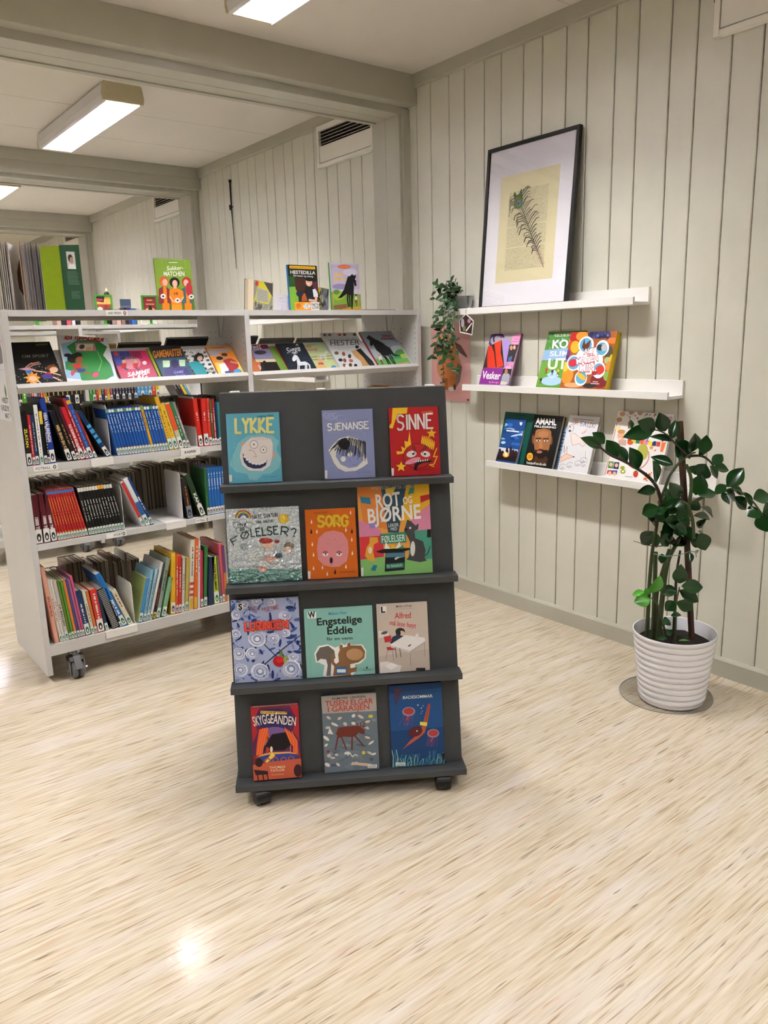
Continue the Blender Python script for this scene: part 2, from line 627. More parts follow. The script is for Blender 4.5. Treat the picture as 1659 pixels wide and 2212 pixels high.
def lamp(x, y, label):
    t = thing('ceiling_lamp', label, 'lamp', (x, y, ZC), group='fluorescent ceiling lamps')
    add('lamp_body', LBODY, LAMPW, t)
    add('end_cap', LCAP, LAMPC, t); add('end_cap', LCAP, LAMPC, t, loc=(0, LL - .012, 0))
    add('diffuser', LGLOW, GLOW, t)
    tag(add('louvre', LLOUV, LOUV, t), kind='stuff')
    for sx in (-1, 1):
        add('screw', LSCR, LAMPC, t, loc=(sx * .075, 0, -.035))
    return t
lamp(1.69, 1.745, 'lit fluorescent ceiling lamp over the floor in front of the beam nearest the framed print')
lamp(1.655, 4.25, 'lit ribbed fluorescent ceiling lamp with cream end cap, between the first two beams')
lamp(1.655, 6.78, 'lit fluorescent ceiling lamp between the second and third beam')
lamp(1.655, 9.3, 'lit fluorescent ceiling lamp beyond the third beam')
lamp(1.66, -0.85, 'lit fluorescent ceiling lamp at the front end of the room')
for y in (-0.85, 1.745, 4.25, 6.78, 9.3):  # presumed second row out of view; distance chosen to brighten the right wall
    lamp(-0.9, y, 'lit fluorescent ceiling lamp in the assumed unseen row placed to light the right wall')

# ------------------------------------------------------------------ wall vents
VENTM = mat('vent_white', '#efebe2', 0.45)
DARK = mat('vent_dark', '#15120e', 0.9)
def vent(y1, zb, wd, label):
    t = thing('wall_vent', label, 'vent', (W, y1 - wd, zb))
    h = .232
    f = MB()
    f.box(-.03, 0, 0, 0, .022, h); f.box(-.03, wd - .022, 0, 0, wd, h)
    f.box(-.03, .022, 0, 0, wd - .022, .022); f.box(-.03, .022, h - .028, 0, wd - .022, h)
    add('frame', f.mesh('vent_frame'), VENTM, t, bevel=.002)
    add('backing', boxmesh('vent_backing', -.008, .02, .02, 0, wd - .02, h - .02), DARK, t)
    add('flap', boxmesh('vent_flap', -.026, .024, .026, -.008, wd - .024, .118), VENTM, t, bevel=.002)
    sm = MB().prism([(-.028, 0), (-.025, .0035), (-.012, .009), (-.010, .006)], 1, .022, wd - .022).mesh('vent_slat')
    for k in range(4):
        add('slat', sm, VENTM, t, loc=(0, 0, .126 + k * .018))
    c = MB()
    nn = int(wd / .012)
    for k in range(nn):
        c.box(-.012, .03 + k * .012, .12, -.009, .033 + k * .012, .205)
    tag(add('grille_bars', c.mesh('vent_bars'), mat('vent_bar', '#4a463e', 0.7), t), kind='stuff')
    return t
vent(1.68, 2.37, .62, 'white wall vent high on the panelling beside the framed print bay')
vent(4.232, 2.385, .56, 'white louvred wall vent with closed flap, behind the nearest beam post')
vent(6.80, 2.40, .56, 'white louvred wall vent behind the second beam post')
vent(9.39, 2.40, .56, 'white louvred wall vent behind the third beam post')

# cord with a toggle on the wall behind the bookcase
t = thing('pull_cord', 'thin dark cord with a knotted toggle hanging on the panelled wall', 'cord', (W - .006, 5.41, 1.9))
CORD = mat('navy_cord', '#1c2030', 0.8)
add('cord', MB().tube([(0, .004, .614), (-.004, .0, .56), (-.002, .004, .42), (-.002, .0, .3), (0, -.004, .1), (-.002, -.01, 0)], [.006, .006, .0045, .0025, .0022, .002], 6).mesh('cord', True), CORD, t)
add('toggle', MB().tube([(-.004, -.02, .43), (-.012, .005, .44), (-.004, .022, .415)], [.004, .009, .005], 6).mesh('toggle', True), CORD, t)
add('hook', boxmesh('hook', -.01, -.006, .6, .006, .008, .618), CORD, t)

# ------------------------------------------------------------------ library bookcases
YFR, RD = 3.235, 0.50                       # front plane and depth of the first case
RX = [0.715, 0.738, 1.727, 1.752, 2.746, 2.770]   # outer / inner faces of the three uprights
ZT, ZTILT, Z2, Z3, Z4 = 1.507, 1.231, 0.9145, 0.597, 0.170
TILT = math.radians(44)

def shelf_mesh(wd, dep, lip=.024):
    return MB().box(0, 0.0, -lip, wd, .003, 0).box(0, .003, -.003, wd, dep - .003, 0).box(0, dep - .003, -lip, wd, dep, 0).mesh('shelf')
def tilt_mesh(wd, ln=.2):
    c, s = math.cos(TILT), math.sin(TILT)
    lip = MB()
    P = lambda a, b: (b * c * -1 + a * s + 0, a * c + b * s)      # a along the slope, b towards the reader
    prof = [P(-.018, -.0), P(ln, 0), P(ln, -.003), P(-.021, -.003), P(-.021, .03), P(-.0, .03), P(0.0, .027), P(-.018, .027)]
    return MB().prism(prof, 0, 0, wd).mesh('tilt_shelf')

HOLE = mat('peg_hole', '#37352f', 0.9)
def caster_parts(t, x, y, h=.122, rz=0.0):
    c = add('caster', MB().lathe([(.0, h), (.026, h), (.03, h - .012), (.026, h - .02), (.018, h - .028), (0, h - .028)], 20).mesh('caster_top', True), CHROME, t, loc=(x, y, 0), rot=(0, 0, rz))
    for sx in (-1, 1):
        add('wheel', MB().lathe([(.0, -.011), (.028, -.011), (.0345, -.007), (.0355, 0), (.0345, .007), (.028, .011), (0, .011)], 24, ax=0).mesh('wheel', True), GREYP, c, loc=(sx * .0125, -.02, .0356))
    add('fork', MB().box(-.033, -.03, .02, -.026, .01, h - .026).box(.026, -.03, .02, .033, .01, h - .026).box(-.033, -.03, h - .045, .033, .012, h - .026).mesh('fork'), mat('fork_steel', '#8a8a88', 0.35, .8), c, bevel=.002)
    add('brake_lever', MB().prism([(-.06, .048), (-.03, .1), (-.022, .1), (-.05, .046)], 0, -.014, .014).mesh('brake'), GREYP, c, bevel=.002)
    add('axle', MB().tube([(-.042, -.02, .036), (.042, -.02, .036)], .005, 8).mesh('axle'), CHROME, c)
    return c

def holes(mb, x, y0, y1, z0, z1, cols):
    n_ = int((z1 - z0) / .0265)
    for cy in cols:
        for i in range(n_):
            z = z0 + i * .0265
            mb.lathe([(.0028, 0), (0, 0)], 6, (x, cy, z), ax=0)

def bookcase(label, x, y, uprights, shelves, tilt=True, detail=True):
    t = thing('library_bookcase', label, 'bookcase', (x, y, 0))
    X = [u - x for u in uprights]
    nb = len(X) // 2
    for k in range(nb):
        nm = 'end_panel' if k in (0, nb - 1) else 'divider_panel'
        o = add(nm, boxmesh(nm, X[2 * k], 0, .04, X[2 * k + 1], RD, ZT + .002), STEEL, t, bevel=.0015)
        if k > 0 and detail:
            hb = MB(); holes(hb, X[2 * k] - .0004, 0, 0, .25, 1.46, (.02, .14, .2, .3, .36, .48))
            tag(add('peg_holes', hb.mesh('peg_holes'), HOLE, o), kind='stuff')
    for k in range(nb - 1):
        a, b = X[2 * k + 1], X[2 * k + 2]
        m_top = shelf_mesh(b - a, RD)
        add('top_shelf', m_top, STEEL, t, loc=(a, 0, ZT))
        if tilt:
            mt = tilt_mesh(b - a - .002)
            add('display_shelf', mt, STEEL, t, loc=(a + .001, .0265, ZTILT - .0195))
            add('display_shelf', mt, STEEL, t, loc=(b - .001, RD - .0265, ZTILT - .0195), rot=(0, 0, PI))
            br = MB().prism([(.2, 1.482), (.235, 1.482), (.25, 1.39), (.23, 1.39)], 0, b - a - .004, b - a - .001).prism([(.265, 1.482), (.3, 1.482), (.28, 1.39), (.255, 1.39)], 0, b - a - .004, b - a - .001).mesh('bracket')
            add('bracket', br, STEEL, t, loc=(a, 0, 0))
        for z in shelves:
            dep = RD / 2 - .002
            ms = shelf_mesh(b - a, dep)
            add('shelf', ms, STEEL, t, loc=(a, 0, z))
            add('shelf', ms, STEEL, t, loc=(a, RD / 2 + .002, z))
        add('bottom_shelf', shelf_mesh(b - a, RD, .047), STEEL, t, loc=(a, 0, Z4))
    if detail:
        for k in range(nb - 1):
            a, b = X[2 * k + 1], X[2 * k + 2]
            for xx in (a + .098, b - .1):
                for yy in (.03, RD - .06):
                    caster_parts(t, xx, yy)
    return t

CASE = bookcase('grey metal bookcase on casters full of sport books and horse books', RX[0], YFR, RX, [Z2, Z3])
CASE2 = bookcase('grey metal bookcase with green display frames on top, behind the sport bookcase', .61, 5.33, [.61, .634, 1.632, 1.656, 2.654, 2.678], [1.0, .6], tilt=False)
CASE3 = bookcase('farthest grey metal bookcase behind the other two', .61, 7.5, [.61, .634, 1.632, 1.656, 2.654, 2.678], [1.0, .6], tilt=False, detail=False)

# shelf-edge labels, stuck on the case
def shelf_label(x, z, wd, h, text, y=-.001, mark=None, case=CASE, tx=(.08, .7)):
    p = Print(wd, h).full('#efedea')
    p.text(tx[0], .28, tx[1], .28, .45, text, '#3a3a3c', .01)
    if mark:
        p.ell(.87, .5, .07, .36, mark); p.ell(.87, .5, .03, .16, '#e9e7e4')
    return add('shelf_label', p.mesh('shelf_label'), PRINT, case, loc=(x - RX[0], y, z))
shelf_label(1.106, ZT - .023, .088, .0215, 'LINES VERDEN', mark='#8a4a3a')
# ------------------------------------------------------------------ charcoal display stand
SX, SY, STH, SWD, SB, ST_ = 1.2036, 1.7578, -0.5603, 0.3508, 0.1975, 0.0194
SZ = [0.9478, 0.6519, 0.3569, 0.0681]
SPAN, SYC, STOP = .05, .299, 1.215
STAND = thing('display_stand', 'charcoal four-tier book display stand on black casters', 'display stand', (SX, SY, 0), STH)
def yp(z): return SPAN + SB * (z - SZ[3])
for s in (0, 1):
    fl = (lambda y: y) if s == 0 else (lambda y: 2 * SYC - y)
    prof = [(fl(yp(SZ[3])), SZ[3]), (fl(yp(STOP)), STOP), (fl(yp(STOP) + .0165), STOP), (fl(yp(SZ[3]) + .0165), SZ[3])]
    add('back_panel', MB().prism(prof, 0, -.3455, .3455).mesh('stand_panel'), CHAR, STAND, bevel=.001)
    for z in SZ[:3]:
        y0 = SB * (z - SZ[3])
        a, b = fl(y0), fl(yp(z) + .004)
        add('shelf', boxmesh('stand_shelf', -SWD, min(a, b), z - ST_, SWD, max(a, b), z), CHAR, STAND, bevel=.001)
add('base_shelf', boxmesh('stand_base', -SWD, 0, SZ[3] - ST_, SWD, 2 * SYC, SZ[3]), CHAR, STAND, bevel=.001)
for sx in (-1, 1):
    pr = [(yp(SZ[3]) + .016, SZ[3]), (yp(STOP - .02) + .016, STOP - .02), (2 * SYC - yp(STOP - .02) - .016, STOP - .02), (2 * SYC - yp(SZ[3]) - .016, SZ[3])]
    x0 = sx * .33
    add('side_panel', MB().prism(pr, 0, x0 - .008, x0 + .008).mesh('stand_side'), CHAR, STAND)
CLIP = mat('clip_white', '#e6e3d8', 0.5)
for x in (-.3, -.038, .3):
    add('top_clip', boxmesh('top_clip', x - .014, yp(STOP) + .006, STOP - .002, x + .014, 2 * SYC - yp(STOP) - .006, STOP + .004), CLIP, STAND, bevel=.001)
def stand_caster(x, y, rz):
    c = add('caster', MB().tube([(0, 0, .045), (0, 0, .05)], .014, 12).mesh('caster_stem'), BLACKP, STAND, loc=(x, y, 0), rot=(0, 0, rz))
    for sx in (-1, 1):
        add('wheel', MB().lathe([(0, -.008), (.018, -.008), (.023, -.006), (.0242, -.002), (.0242, .006), (.022, .008), (0, .008)], 24, ax=0).mesh('wheel', True), BLACKP, c, loc=(sx * .0155, -.004, .0243))
    hood = [(.0255 * math.cos(a) - .004, .0245 + .0255 * math.sin(a)) for a in np.linspace(math.radians(-35), math.radians(215), 14)]
    hood += [(.019 * math.cos(a) - .004, .0245 + .019 * math.sin(a)) for a in np.linspace(math.radians(215), math.radians(-35), 14)]
    add('hood', MB().prism(hood, 0, -.0075, .0075).mesh('caster_hood'), BLACKP, c)
    add('cover', MB().prism([(.0262 * math.cos(a) - .004, .0245 + .0262 * math.sin(a)) for a in np.linspace(math.radians(40), math.radians(200), 12)] + [(.0245 * math.cos(a) - .004, .0245 + .0245 * math.sin(a)) for a in np.linspace(math.radians(200), math.radians(40), 12)], 0, -.02, .02).mesh('caster_cover'), BLACKP, c)
    return c
stand_caster(-.277, .02, math.radians(18)); stand_caster(.279, .02, math.radians(-4))
stand_caster(-.277, .57, 2.6); stand_caster(.279, .57, 3.4)

# ------------------------------------------------------------------ books
SHELLS = {}
def shell(w_, h_, t_, soft=False):
    """cover boards round three sides; front faces -y, spine at x = 0"""
    key = (round(w_, 3), round(h_, 3), round(t_, 3), soft)
    if key in SHELLS:
        return SHELLS[key]
    w_, h_, t_ = key[:3]
    b = .0006 if soft else min(.0022, t_ * .18)
    e = .0 if soft else .003
    r = min(t_ * .25, .004)
    m = MB()
    m.prism([(0, r), (r * .3, r * .3), (r, 0), (w_, 0), (w_, b), (r + b, b), (b, r + b), (b, t_ - r - b), (r + b, t_ - b), (w_, t_ - b), (w_, t_), (r, t_), (r * .3, t_ - r * .3), (0, t_ - r)], 2, 0, h_)
    cov = m.mesh('book_cover')
    pg = boxmesh('book_pages', b + .0005, b, e, w_ - e - .0005, t_ - b, h_ - e)
    SHELLS[key] = (cov, pg)
    return SHELLS[key]

def cover_book(label, w_, h_, t_, color, matrix, art=None, quad=None, group=None, pages='#d8cfbc', name='book', soft=False, foil=False, spine=None, vb=0.0):
    """a book seen from the front; art(p) draws on the front cover"""
    t = thing(name, label, 'book', matrix=matrix, group=group)
    cov, pg = shell(w_, h_, t_, soft)
    add('cover', cov, COVER, t, color=spine or color)
    add('pages', pg, PAGES, t, color=pages)
    if art:
        p = Print(w_, h_, quad, vb).full(color)
        art(p)
        add('cover_print', p.mesh('cover_print'), FOIL if foil else PRINT, t)
    return t

def q(x0, y0, s, pts):
    return [(x0 + a / s, y0 + b / s) for a, b in pts]

def stand_book(tier, x, label, w_, h_, t_, color, art, quad, **kw):
    z = SZ[tier - 1]
    al = math.atan(SB)
    u = Vector((math.cos(STH), math.sin(STH), 0)); n_ = Vector((-math.sin(STH), math.cos(STH), 0))
    v = Vector((0, 0, 1)) * math.cos(al) + n_ * math.sin(al)
    rise = t_ * math.sin(al)
    off = yp(z) - t_ / math.cos(al) + SB * rise - .0005
    o = Vector((SX, SY, 0)) + u * x + n_ * off + Vector((0, 0, z + rise))
    return cover_book(label, w_, h_, t_, color, frame_matrix(o, u, v), art, quad, group='picture books on the charcoal display stand', **kw)
# ------------------------------------------------------------------ books on the display stand
def sticker(p, x0, y0, x1, y1):
    p.rect(x0, y0, x1, y1, '#e8e6e2')

def art_a(p):      # happy face on blue
    p.poly([(130, 520), (170, 430), (230, 385), (330, 372), (400, 385), (436, 420), (425, 480), (455, 540), (440, 600), (380, 640), (330, 640), (290, 684), (240, 676), (225, 640), (150, 625), (110, 580)], '#86c6cf')
    for i in range(26):
        x, y = RND.uniform(120, 440), RND.uniform(420, 640)
        p.line([(x, y), (x + 9, y - 10)], 2, '#a6d8de', nl=(i == 0))
    p.ell(205, 446, 16, 20, '#e2a5a0'); p.ell(402, 512, 12, 24, '#e2a5a0')
    p.poly([(228, 420), (260, 396), (330, 392), (385, 405), (399, 440), (396, 520), (380, 582), (330, 620), (240, 616), (195, 580), (178, 520), (195, 455)], '#ebe3e1')
    for cx, cy, r in ((274, 443, 28), (337, 478, 23)):
        p.ell(cx, cy, r, r, '#77706e'); p.ell(cx, cy, r - 3, r - 3, '#f3eeec'); p.ell(cx, cy, 5, 6, '#55504e')
    p.line([(250, 484), (240, 480), (252, 478), (275, 490), (284, 510), (290, 524), (270, 526)], 4, '#c9a39a')
    p.poly([(198, 498), (222, 540), (270, 568), (325, 568), (362, 545), (352, 582), (318, 602), (270, 604), (230, 590), (206, 560), (200, 530)], '#232a52')
    for i, (x, y) in enumerate(((212, 524), (228, 543), (246, 558), (266, 568), (288, 572), (310, 572), (330, 566), (347, 556))):
        p.ell(x, y, 11, 8, '#f1efee', rot=30 - i * 8, nl=(i == 0))
    for i in range(9):
        p.line([(270 + i * 14, 396), (266 + i * 14, 412)], 3, '#d7a9a0', nl=(i == 0))
    p.pen(155, 365, 405, 362, 92, 'LYKKE', 17, '#f2e893')
    p.text(298, 266, 407, 260, 13, 'ANNA FISKE', '#2c5c6b', .02)
    p.text(332, 667, 424, 661, 9, 'SOLUM FORLAG', '#3c7b8e')
    sticker(p, 104, 645, 124, 690)
    p.line([(118, 240), (134, 704)], 2, '#57a6c0')  # shade of the hinge groove, drawn as a darker blue line

def art_b(p):      # shy face on lilac
    for i in range(10):
        p.arc(760 + RND.uniform(-20, 100), 255 + RND.uniform(-15, 20), RND.uniform(15, 35), RND.uniform(10, 22), 0, 300, 2.2, '#b0b6dc')
    p.poly([(790, 450), (766, 480), (785, 520), (803, 565), (830, 600), (880, 624), (950, 618), (1000, 592), (1031, 568), (1022, 530), (1002, 500), (1000, 440), (960, 402), (900, 386), (840, 400)], '#eae8e4')
    p.poly([(830, 470), (815, 520), (850, 575), (905, 600), (960, 590), (1000, 550), (985, 490), (950, 450), (890, 440)], '#8f98c8')
    p.ell(866, 538, 17, 19, '#ecebe6'); p.ell(912, 503, 18, 20, '#ecebe6')
    for i in range(46):
        x = 800 + i * 4.6
        p.line([(x + 30 - i * .5, 395 + abs(i - 20) * 1.2 + RND.uniform(-6, 6)), (x - 20 + i * .6 + RND.uniform(-8, 8), 470 + i * 1.3 + RND.uniform(-15, 30))], 3.4, '#161616', nl=(i == 0))
    p.poly([(850, 405), (880, 395), (915, 430), (890, 480), (850, 470), (830, 440)], '#161616')
    p.line([(910, 535), (905, 550), (918, 556)], 3, '#6f78aa'); p.line([(925, 575), (945, 580), (958, 570)], 3, '#6f78aa')
    p.pen(764, 348, 1032, 334, 44, 'SJENANSE', 8.5, '#f4f4f2')
    p.text(955, 288, 1028, 281, 11, 'ANNA FISKE', '#6c74a4'); p.text(960, 634, 1046, 630, 9, 'SOLUM FORLAG', '#6c74a4')
    p.line([(770, 365), (870, 352), (980, 350), (1010, 370), (1005, 395)], 1.8, '#b0b6dc')
    p.line([(755, 590), (800, 580), (830, 620)], 1.8, '#b0b6dc')
    sticker(p, 742, 615, 760, 668)

def art_c(p):      # angry face on red
    Y = '#f3c62c'
    p.poly([(1190, 200), (1290, 197), (1286, 237), (1222, 241), (1192, 337), (1166, 334), (1166, 318), (1184, 300)], Y)
    p.star(1452, 370, 34, Y); p.star(1252, 592, 36, Y)
    p.poly([(1225, 510), (1218, 488), (1258, 490), (1250, 455), (1278, 470), (1272, 420), (1296, 425), (1305, 352), (1314, 420), (1322, 470), (1290, 500)], Y)
    for i in range(8):
        p.ell(1390 + i * 11, 415 + i * 5, 5, 42 - abs(i - 3) * 3, Y, rot=8, nl=(i == 0))
    p.ell(1362, 520, 98, 84, '#3a1012'); p.ell(1362, 520, 95, 81, '#c42c2c')
    p.ell(1320, 507, 34, 22, '#f0ecea', rot=-12); p.ell(1413, 507, 32, 20, '#f0ecea', rot=10)
    p.ell(1332, 506, 8, 7, '#151515'); p.ell(1410, 507, 8, 7, '#151515')
    for a in ((1325, 455, 1345, 505), (1335, 450, 1352, 495), (1425, 455, 1390, 500), (1415, 450, 1378, 495)):
        p.line([a[:2], a[2:]], 4, '#1b1012')
    p.ell(1330, 552, 54, 17, '#e59aae', rot=-20)
    p.poly([(1338, 612), (1342, 575), (1365, 552), (1410, 541), (1462, 552), (1440, 562), (1400, 565), (1368, 580), (1358, 600), (1356, 618)], '#161213')
    for i in range(6):
        p.ell(1352 + i * 15, 556 - i * 2, 5, 7, '#f0ecea', nl=(i == 0))
    p.line([(1488, 468), (1466, 525), (1492, 522), (1470, 575), (1440, 578), (1470, 590)], 7, Y)
    p.pen(1226, 346, 1460, 334, 96, 'SINNE', 12, '#f6f3f0')
    p.text(1383, 237, 1458, 230, 12, 'ANNA FISKE', '#f0a040'); p.text(1365, 618, 1452, 613, 10, 'SOLUM FORLAG', '#7c1216')
    sticker(p, 1186, 602, 1204, 652)

def art_d(p):      # silver foil
    p.rect(100, 1270, 592, 1380, '#7aa39c')
    for r, c in ((52, '#c9564c'), (46, '#d98f3a'), (40, '#d8c84e'), (34, '#6aa35a'), (28, '#5582b4'), (22, '#8a6aa8')):
        p.arc(208, 926, r, r * .95, 180, 360, 7, c)
    p.ell(476, 934, 36, 34, '#d8b840'); p.ell(476, 934, 28, 26, '#e3c64e')
    p.pen(270, 935, 436, 918, 24, 'BIRTE SVATUN', 3.2, '#23282c'); p.pen(292, 965, 405, 955, 16, 'TIRIL VALEUR', 2.4, '#23282c')
    for a, b, r in ((165, 975, 26), (205, 952, 26), (240, 975, 26), (220, 1005, 26), (180, 1008, 26)):
        p.arc(a, b, r, r * .8, 0, 360, 2.2, '#4a5256', 12)
    p.pen(172, 985, 228, 980, 22, 'HVA', 3, '#30383c'); p.pen(185, 1012, 215, 1010, 18, 'ER', 3, '#30383c')
    p.pen(140, 1110, 250, 1050, 44, 'FØ', 8, '#55666a')
    p.pen(260, 1052, 440, 1035, 52, 'LELSE', 8, '#1f4a44'); p.pen(455, 1040, 548, 1055, 55, 'R?', 8, '#1f4a44')
    for x, y, rx, ry, c in ((370, 1105, 40, 34, '#e4c6b6'), (355, 1080, 46, 20, '#a8403a'), (430, 1085, 16, 12, '#a8403a'), (508, 1115, 34, 26, '#8e8578'), (500, 1140, 28, 22, '#ddc8b8'), (440, 1180, 26, 18, '#54636e'),
                            (380, 1200, 42, 24, '#d8b3aa'), (350, 1240, 34, 22, '#cfd5d4'), (330, 1270, 30, 20, '#e2b2a8'), (260, 1190, 40, 24, '#c9d2d0'), (210, 1120, 30, 24, '#9fb1b0')):
        p.ell(x, y, rx, ry, c)

def tear(p, x, y, s, c):
    p.poly([(x, y - s), (x + s * .32, y + s * .2), (x + s * .25, y + s * .62), (x, y + s * .78), (x - s * .25, y + s * .62), (x - s * .32, y + s * .2)], c)

def art_e(p):      # sad face on orange
    for x, y, c in ((914, 890, 0), (654, 950, 0), (883, 1005, 0), (652, 1015, 1), (923, 1015, 1), (690, 1015, 0), (922, 1070, 0), (660, 1100, 0), (926, 1160, 0), (668, 1170, 0), (668, 1260, 0), (728, 1255, 0), (812, 1285, 1), (884, 1250, 0), (760, 1298, 0)):
        tear(p, x, y, 17 if not c else 20, '#f3e6d2' if not c else '#241108')
    p.pen(700, 982, 895, 978, 68, 'SORG', 17, '#f0cf3c')
    p.poly([(690, 1130), (700, 1060), (745, 1018), (800, 1008), (862, 1024), (896, 1075), (902, 1150), (890, 1215), (840, 1250), (790, 1252), (735, 1240), (698, 1200)], '#dd8f93')
    for i in range(70):
        a, r = RND.uniform(0, 6.28), RND.uniform(20, 95)
        p.ell(797 + r * math.cos(a), 1095 + r * .8 * math.sin(a), 1.7, 1.7, '#b86a70', n=6, nl=(i == 0))
    for x in (747, 838):
        p.ell(x, 1166, 20, 14, '#f2e9e6'); p.poly([(x - 22, 1160), (x - 12, 1145), (x + 8, 1143), (x + 22, 1158), (x, 1164)], '#b0606e'); p.ell(x + 2, 1168, 5, 5, '#241414')
    p.ell(786, 1208, 10, 21, '#231212'); p.line([(776, 1238), (796, 1238)], 3, '#b0606e')
    p.text(670, 897, 760, 893, 11, 'ANNA FISKE', '#8f4a10', .01); p.text(842, 1292, 940, 1288, 10, 'SOLUM FORLAG', '#7d3c08')
    sticker(p, 629, 1280, 648, 1330)

def art_f(p):      # colourful, hat and animals
    p.poly([(955, 710), (1110, 705), (1200, 1010), (1000, 960)], '#e0863c')
    p.poly([(1250, 700), (1425, 697), (1440, 830), (1260, 960)], '#e9b52c')
    p.poly([(1110, 705), (1280, 700), (1235, 1020), (1165, 1020)], '#2f4c60')
    p.poly([(1310, 700), (1290, 770), (1330, 760), (1330, 700)], '#3b8f78')
    p.poly([(1440, 830), (1455, 1010), (1330, 1010), (1290, 960)], '#d98aa8')
    p.poly([(960, 930), (1110, 1000), (1140, 1060), (975, 1060)], '#d889ac')
    p.poly([(970, 1050), (1130, 1040), (1140, 1200), (980, 1210)], '#d63a40')
    p.poly([(1320, 1010), (1455, 1000), (1465, 1220), (1300, 1220)], '#4a9c86')
    p.poly([(978, 1205), (1130, 1185), (1300, 1195), (1462, 1200), (1468, 1293), (985, 1322)], '#86c070')
    for pts, c in (([(975, 780), (1040, 785), (1050, 830), (985, 820)], '#2c7fa0'), ([(1370, 780), (1430, 768), (1435, 800), (1375, 825)], '#b8282e'), ([(1140, 730), (1210, 715), (1190, 780), (1150, 770)], '#e9c43c'), ([(1035, 960), (1085, 950), (1098, 985), (1045, 990)], '#9a86c8'), ([(1070, 1240), (1095, 1245), (1080, 1285), (1050, 1275)], '#2c7fa0')):
        p.poly(pts, c)
    p.text(1048, 735, 1330, 727, 20, 'HEGE ØSTMO-SÆTER OLSNES', '#d9d3cc')
    p.text(1085, 856, 1245, 838, 88, 'ROT', '#f5f2ee', .025); p.text(1262, 832, 1322, 824, 46, 'OG', '#f5f2ee', .02)
    p.text(1032, 955, 1380, 925, 92, 'BJØRNE', '#f5f2ee', .025)
    p.text(1168, 984, 1234, 978, 22, 'LEKER', '#f5f2ee'); p.text(1183, 1008, 1225, 1004, 20, 'MED', '#f5f2ee')
    p.poly([(1110, 1030), (1282, 1015), (1288, 1088), (1118, 1098)], '#3b8f78'); p.text(1124, 1088, 1280, 1076, 44, 'FØLELSER', '#eef1e4', .005)
    # dark grey animal sitting at the right
    G = '#4b4a4d'
    p.poly([(1282, 965), (1290, 935), (1315, 945), (1345, 975), (1365, 960), (1362, 1000), (1338, 1010), (1345, 1060), (1395, 1080), (1415, 1140), (1408, 1190), (1425, 1212), (1380, 1222), (1290, 1205), (1300, 1190), (1320, 1160), (1310, 1080), (1290, 1040), (1270, 1010)], G)
    p.line([(1400, 1190), (1430, 1160), (1445, 1115)], 7, G); p.ell(1330, 1130, 16, 52, '#e9e6e4'); p.ell(1310, 990, 7, 8, '#e9e6e4'); p.ell(1282, 1000, 10, 8, '#1b1b1c')
    # yellow animal at the left
    p.poly([(1040, 1050), (1095, 1050), (1100, 1085), (1070, 1100), (1065, 1150), (1075, 1190), (1080, 1215), (1040, 1212), (1010, 1180), (1020, 1120), (1040, 1090)], '#e3a63a'); p.ell(1045, 1140, 14, 24, '#f0e2c0')
    p.poly([(1082, 1150), (1140, 1130), (1310, 1125), (1315, 1135), (1250, 1155), (1120, 1160)], '#1c1c1e')
    p.poly([(1148, 1155), (1280, 1150), (1278, 1275), (1145, 1288)], '#222326'); p.line([(1215, 1200), (1240, 1185), (1268, 1180)], 12, '#e9e6e4')
    p.poly([(1150, 1160), (1280, 1155), (1280, 1185), (1150, 1190)], '#4f7f96')
    for pts, c in (([(1140, 1130), (1150, 1085), (1180, 1130)], '#eef1e4'), ([(1180, 1130), (1195, 1100), (1225, 1128)], '#e9c43c'), ([(1215, 1128), (1240, 1080), (1255, 1126)], '#eef1e4'), ([(1225, 1130), (1265, 1105), (1270, 1128)], '#3b8f78')):
        p.poly(pts, c)
    p.poly([(1152, 1235), (1270, 1225), (1273, 1258), (1155, 1268)], '#3b8f78'); p.text(1162, 1258, 1262, 1248, 16, 'En faktabok', '#dfe6d6')
    p.rect(1422, 1000, 1448, 1054, '#1b1b1c')
    sticker(p, 983, 1260, 1000, 1318)

def rose(p, x, y, r, n=3):
    for k in range(n + 2):
        rr = r * (1 - k / (n + 2.5))
        a = RND.uniform(0, 360)
        p.ell(x + RND.uniform(-2, 2), y + RND.uniform(-2, 2), rr, rr * .92, ('#f0f1f6', '#b9c2de', '#e4e8f3', '#96a4cf')[k % 4], n=11)
        p.arc(x, y, rr * .9, rr * .85, a, a + 200, max(1.6, r * .05), '#5a6cae', 7)

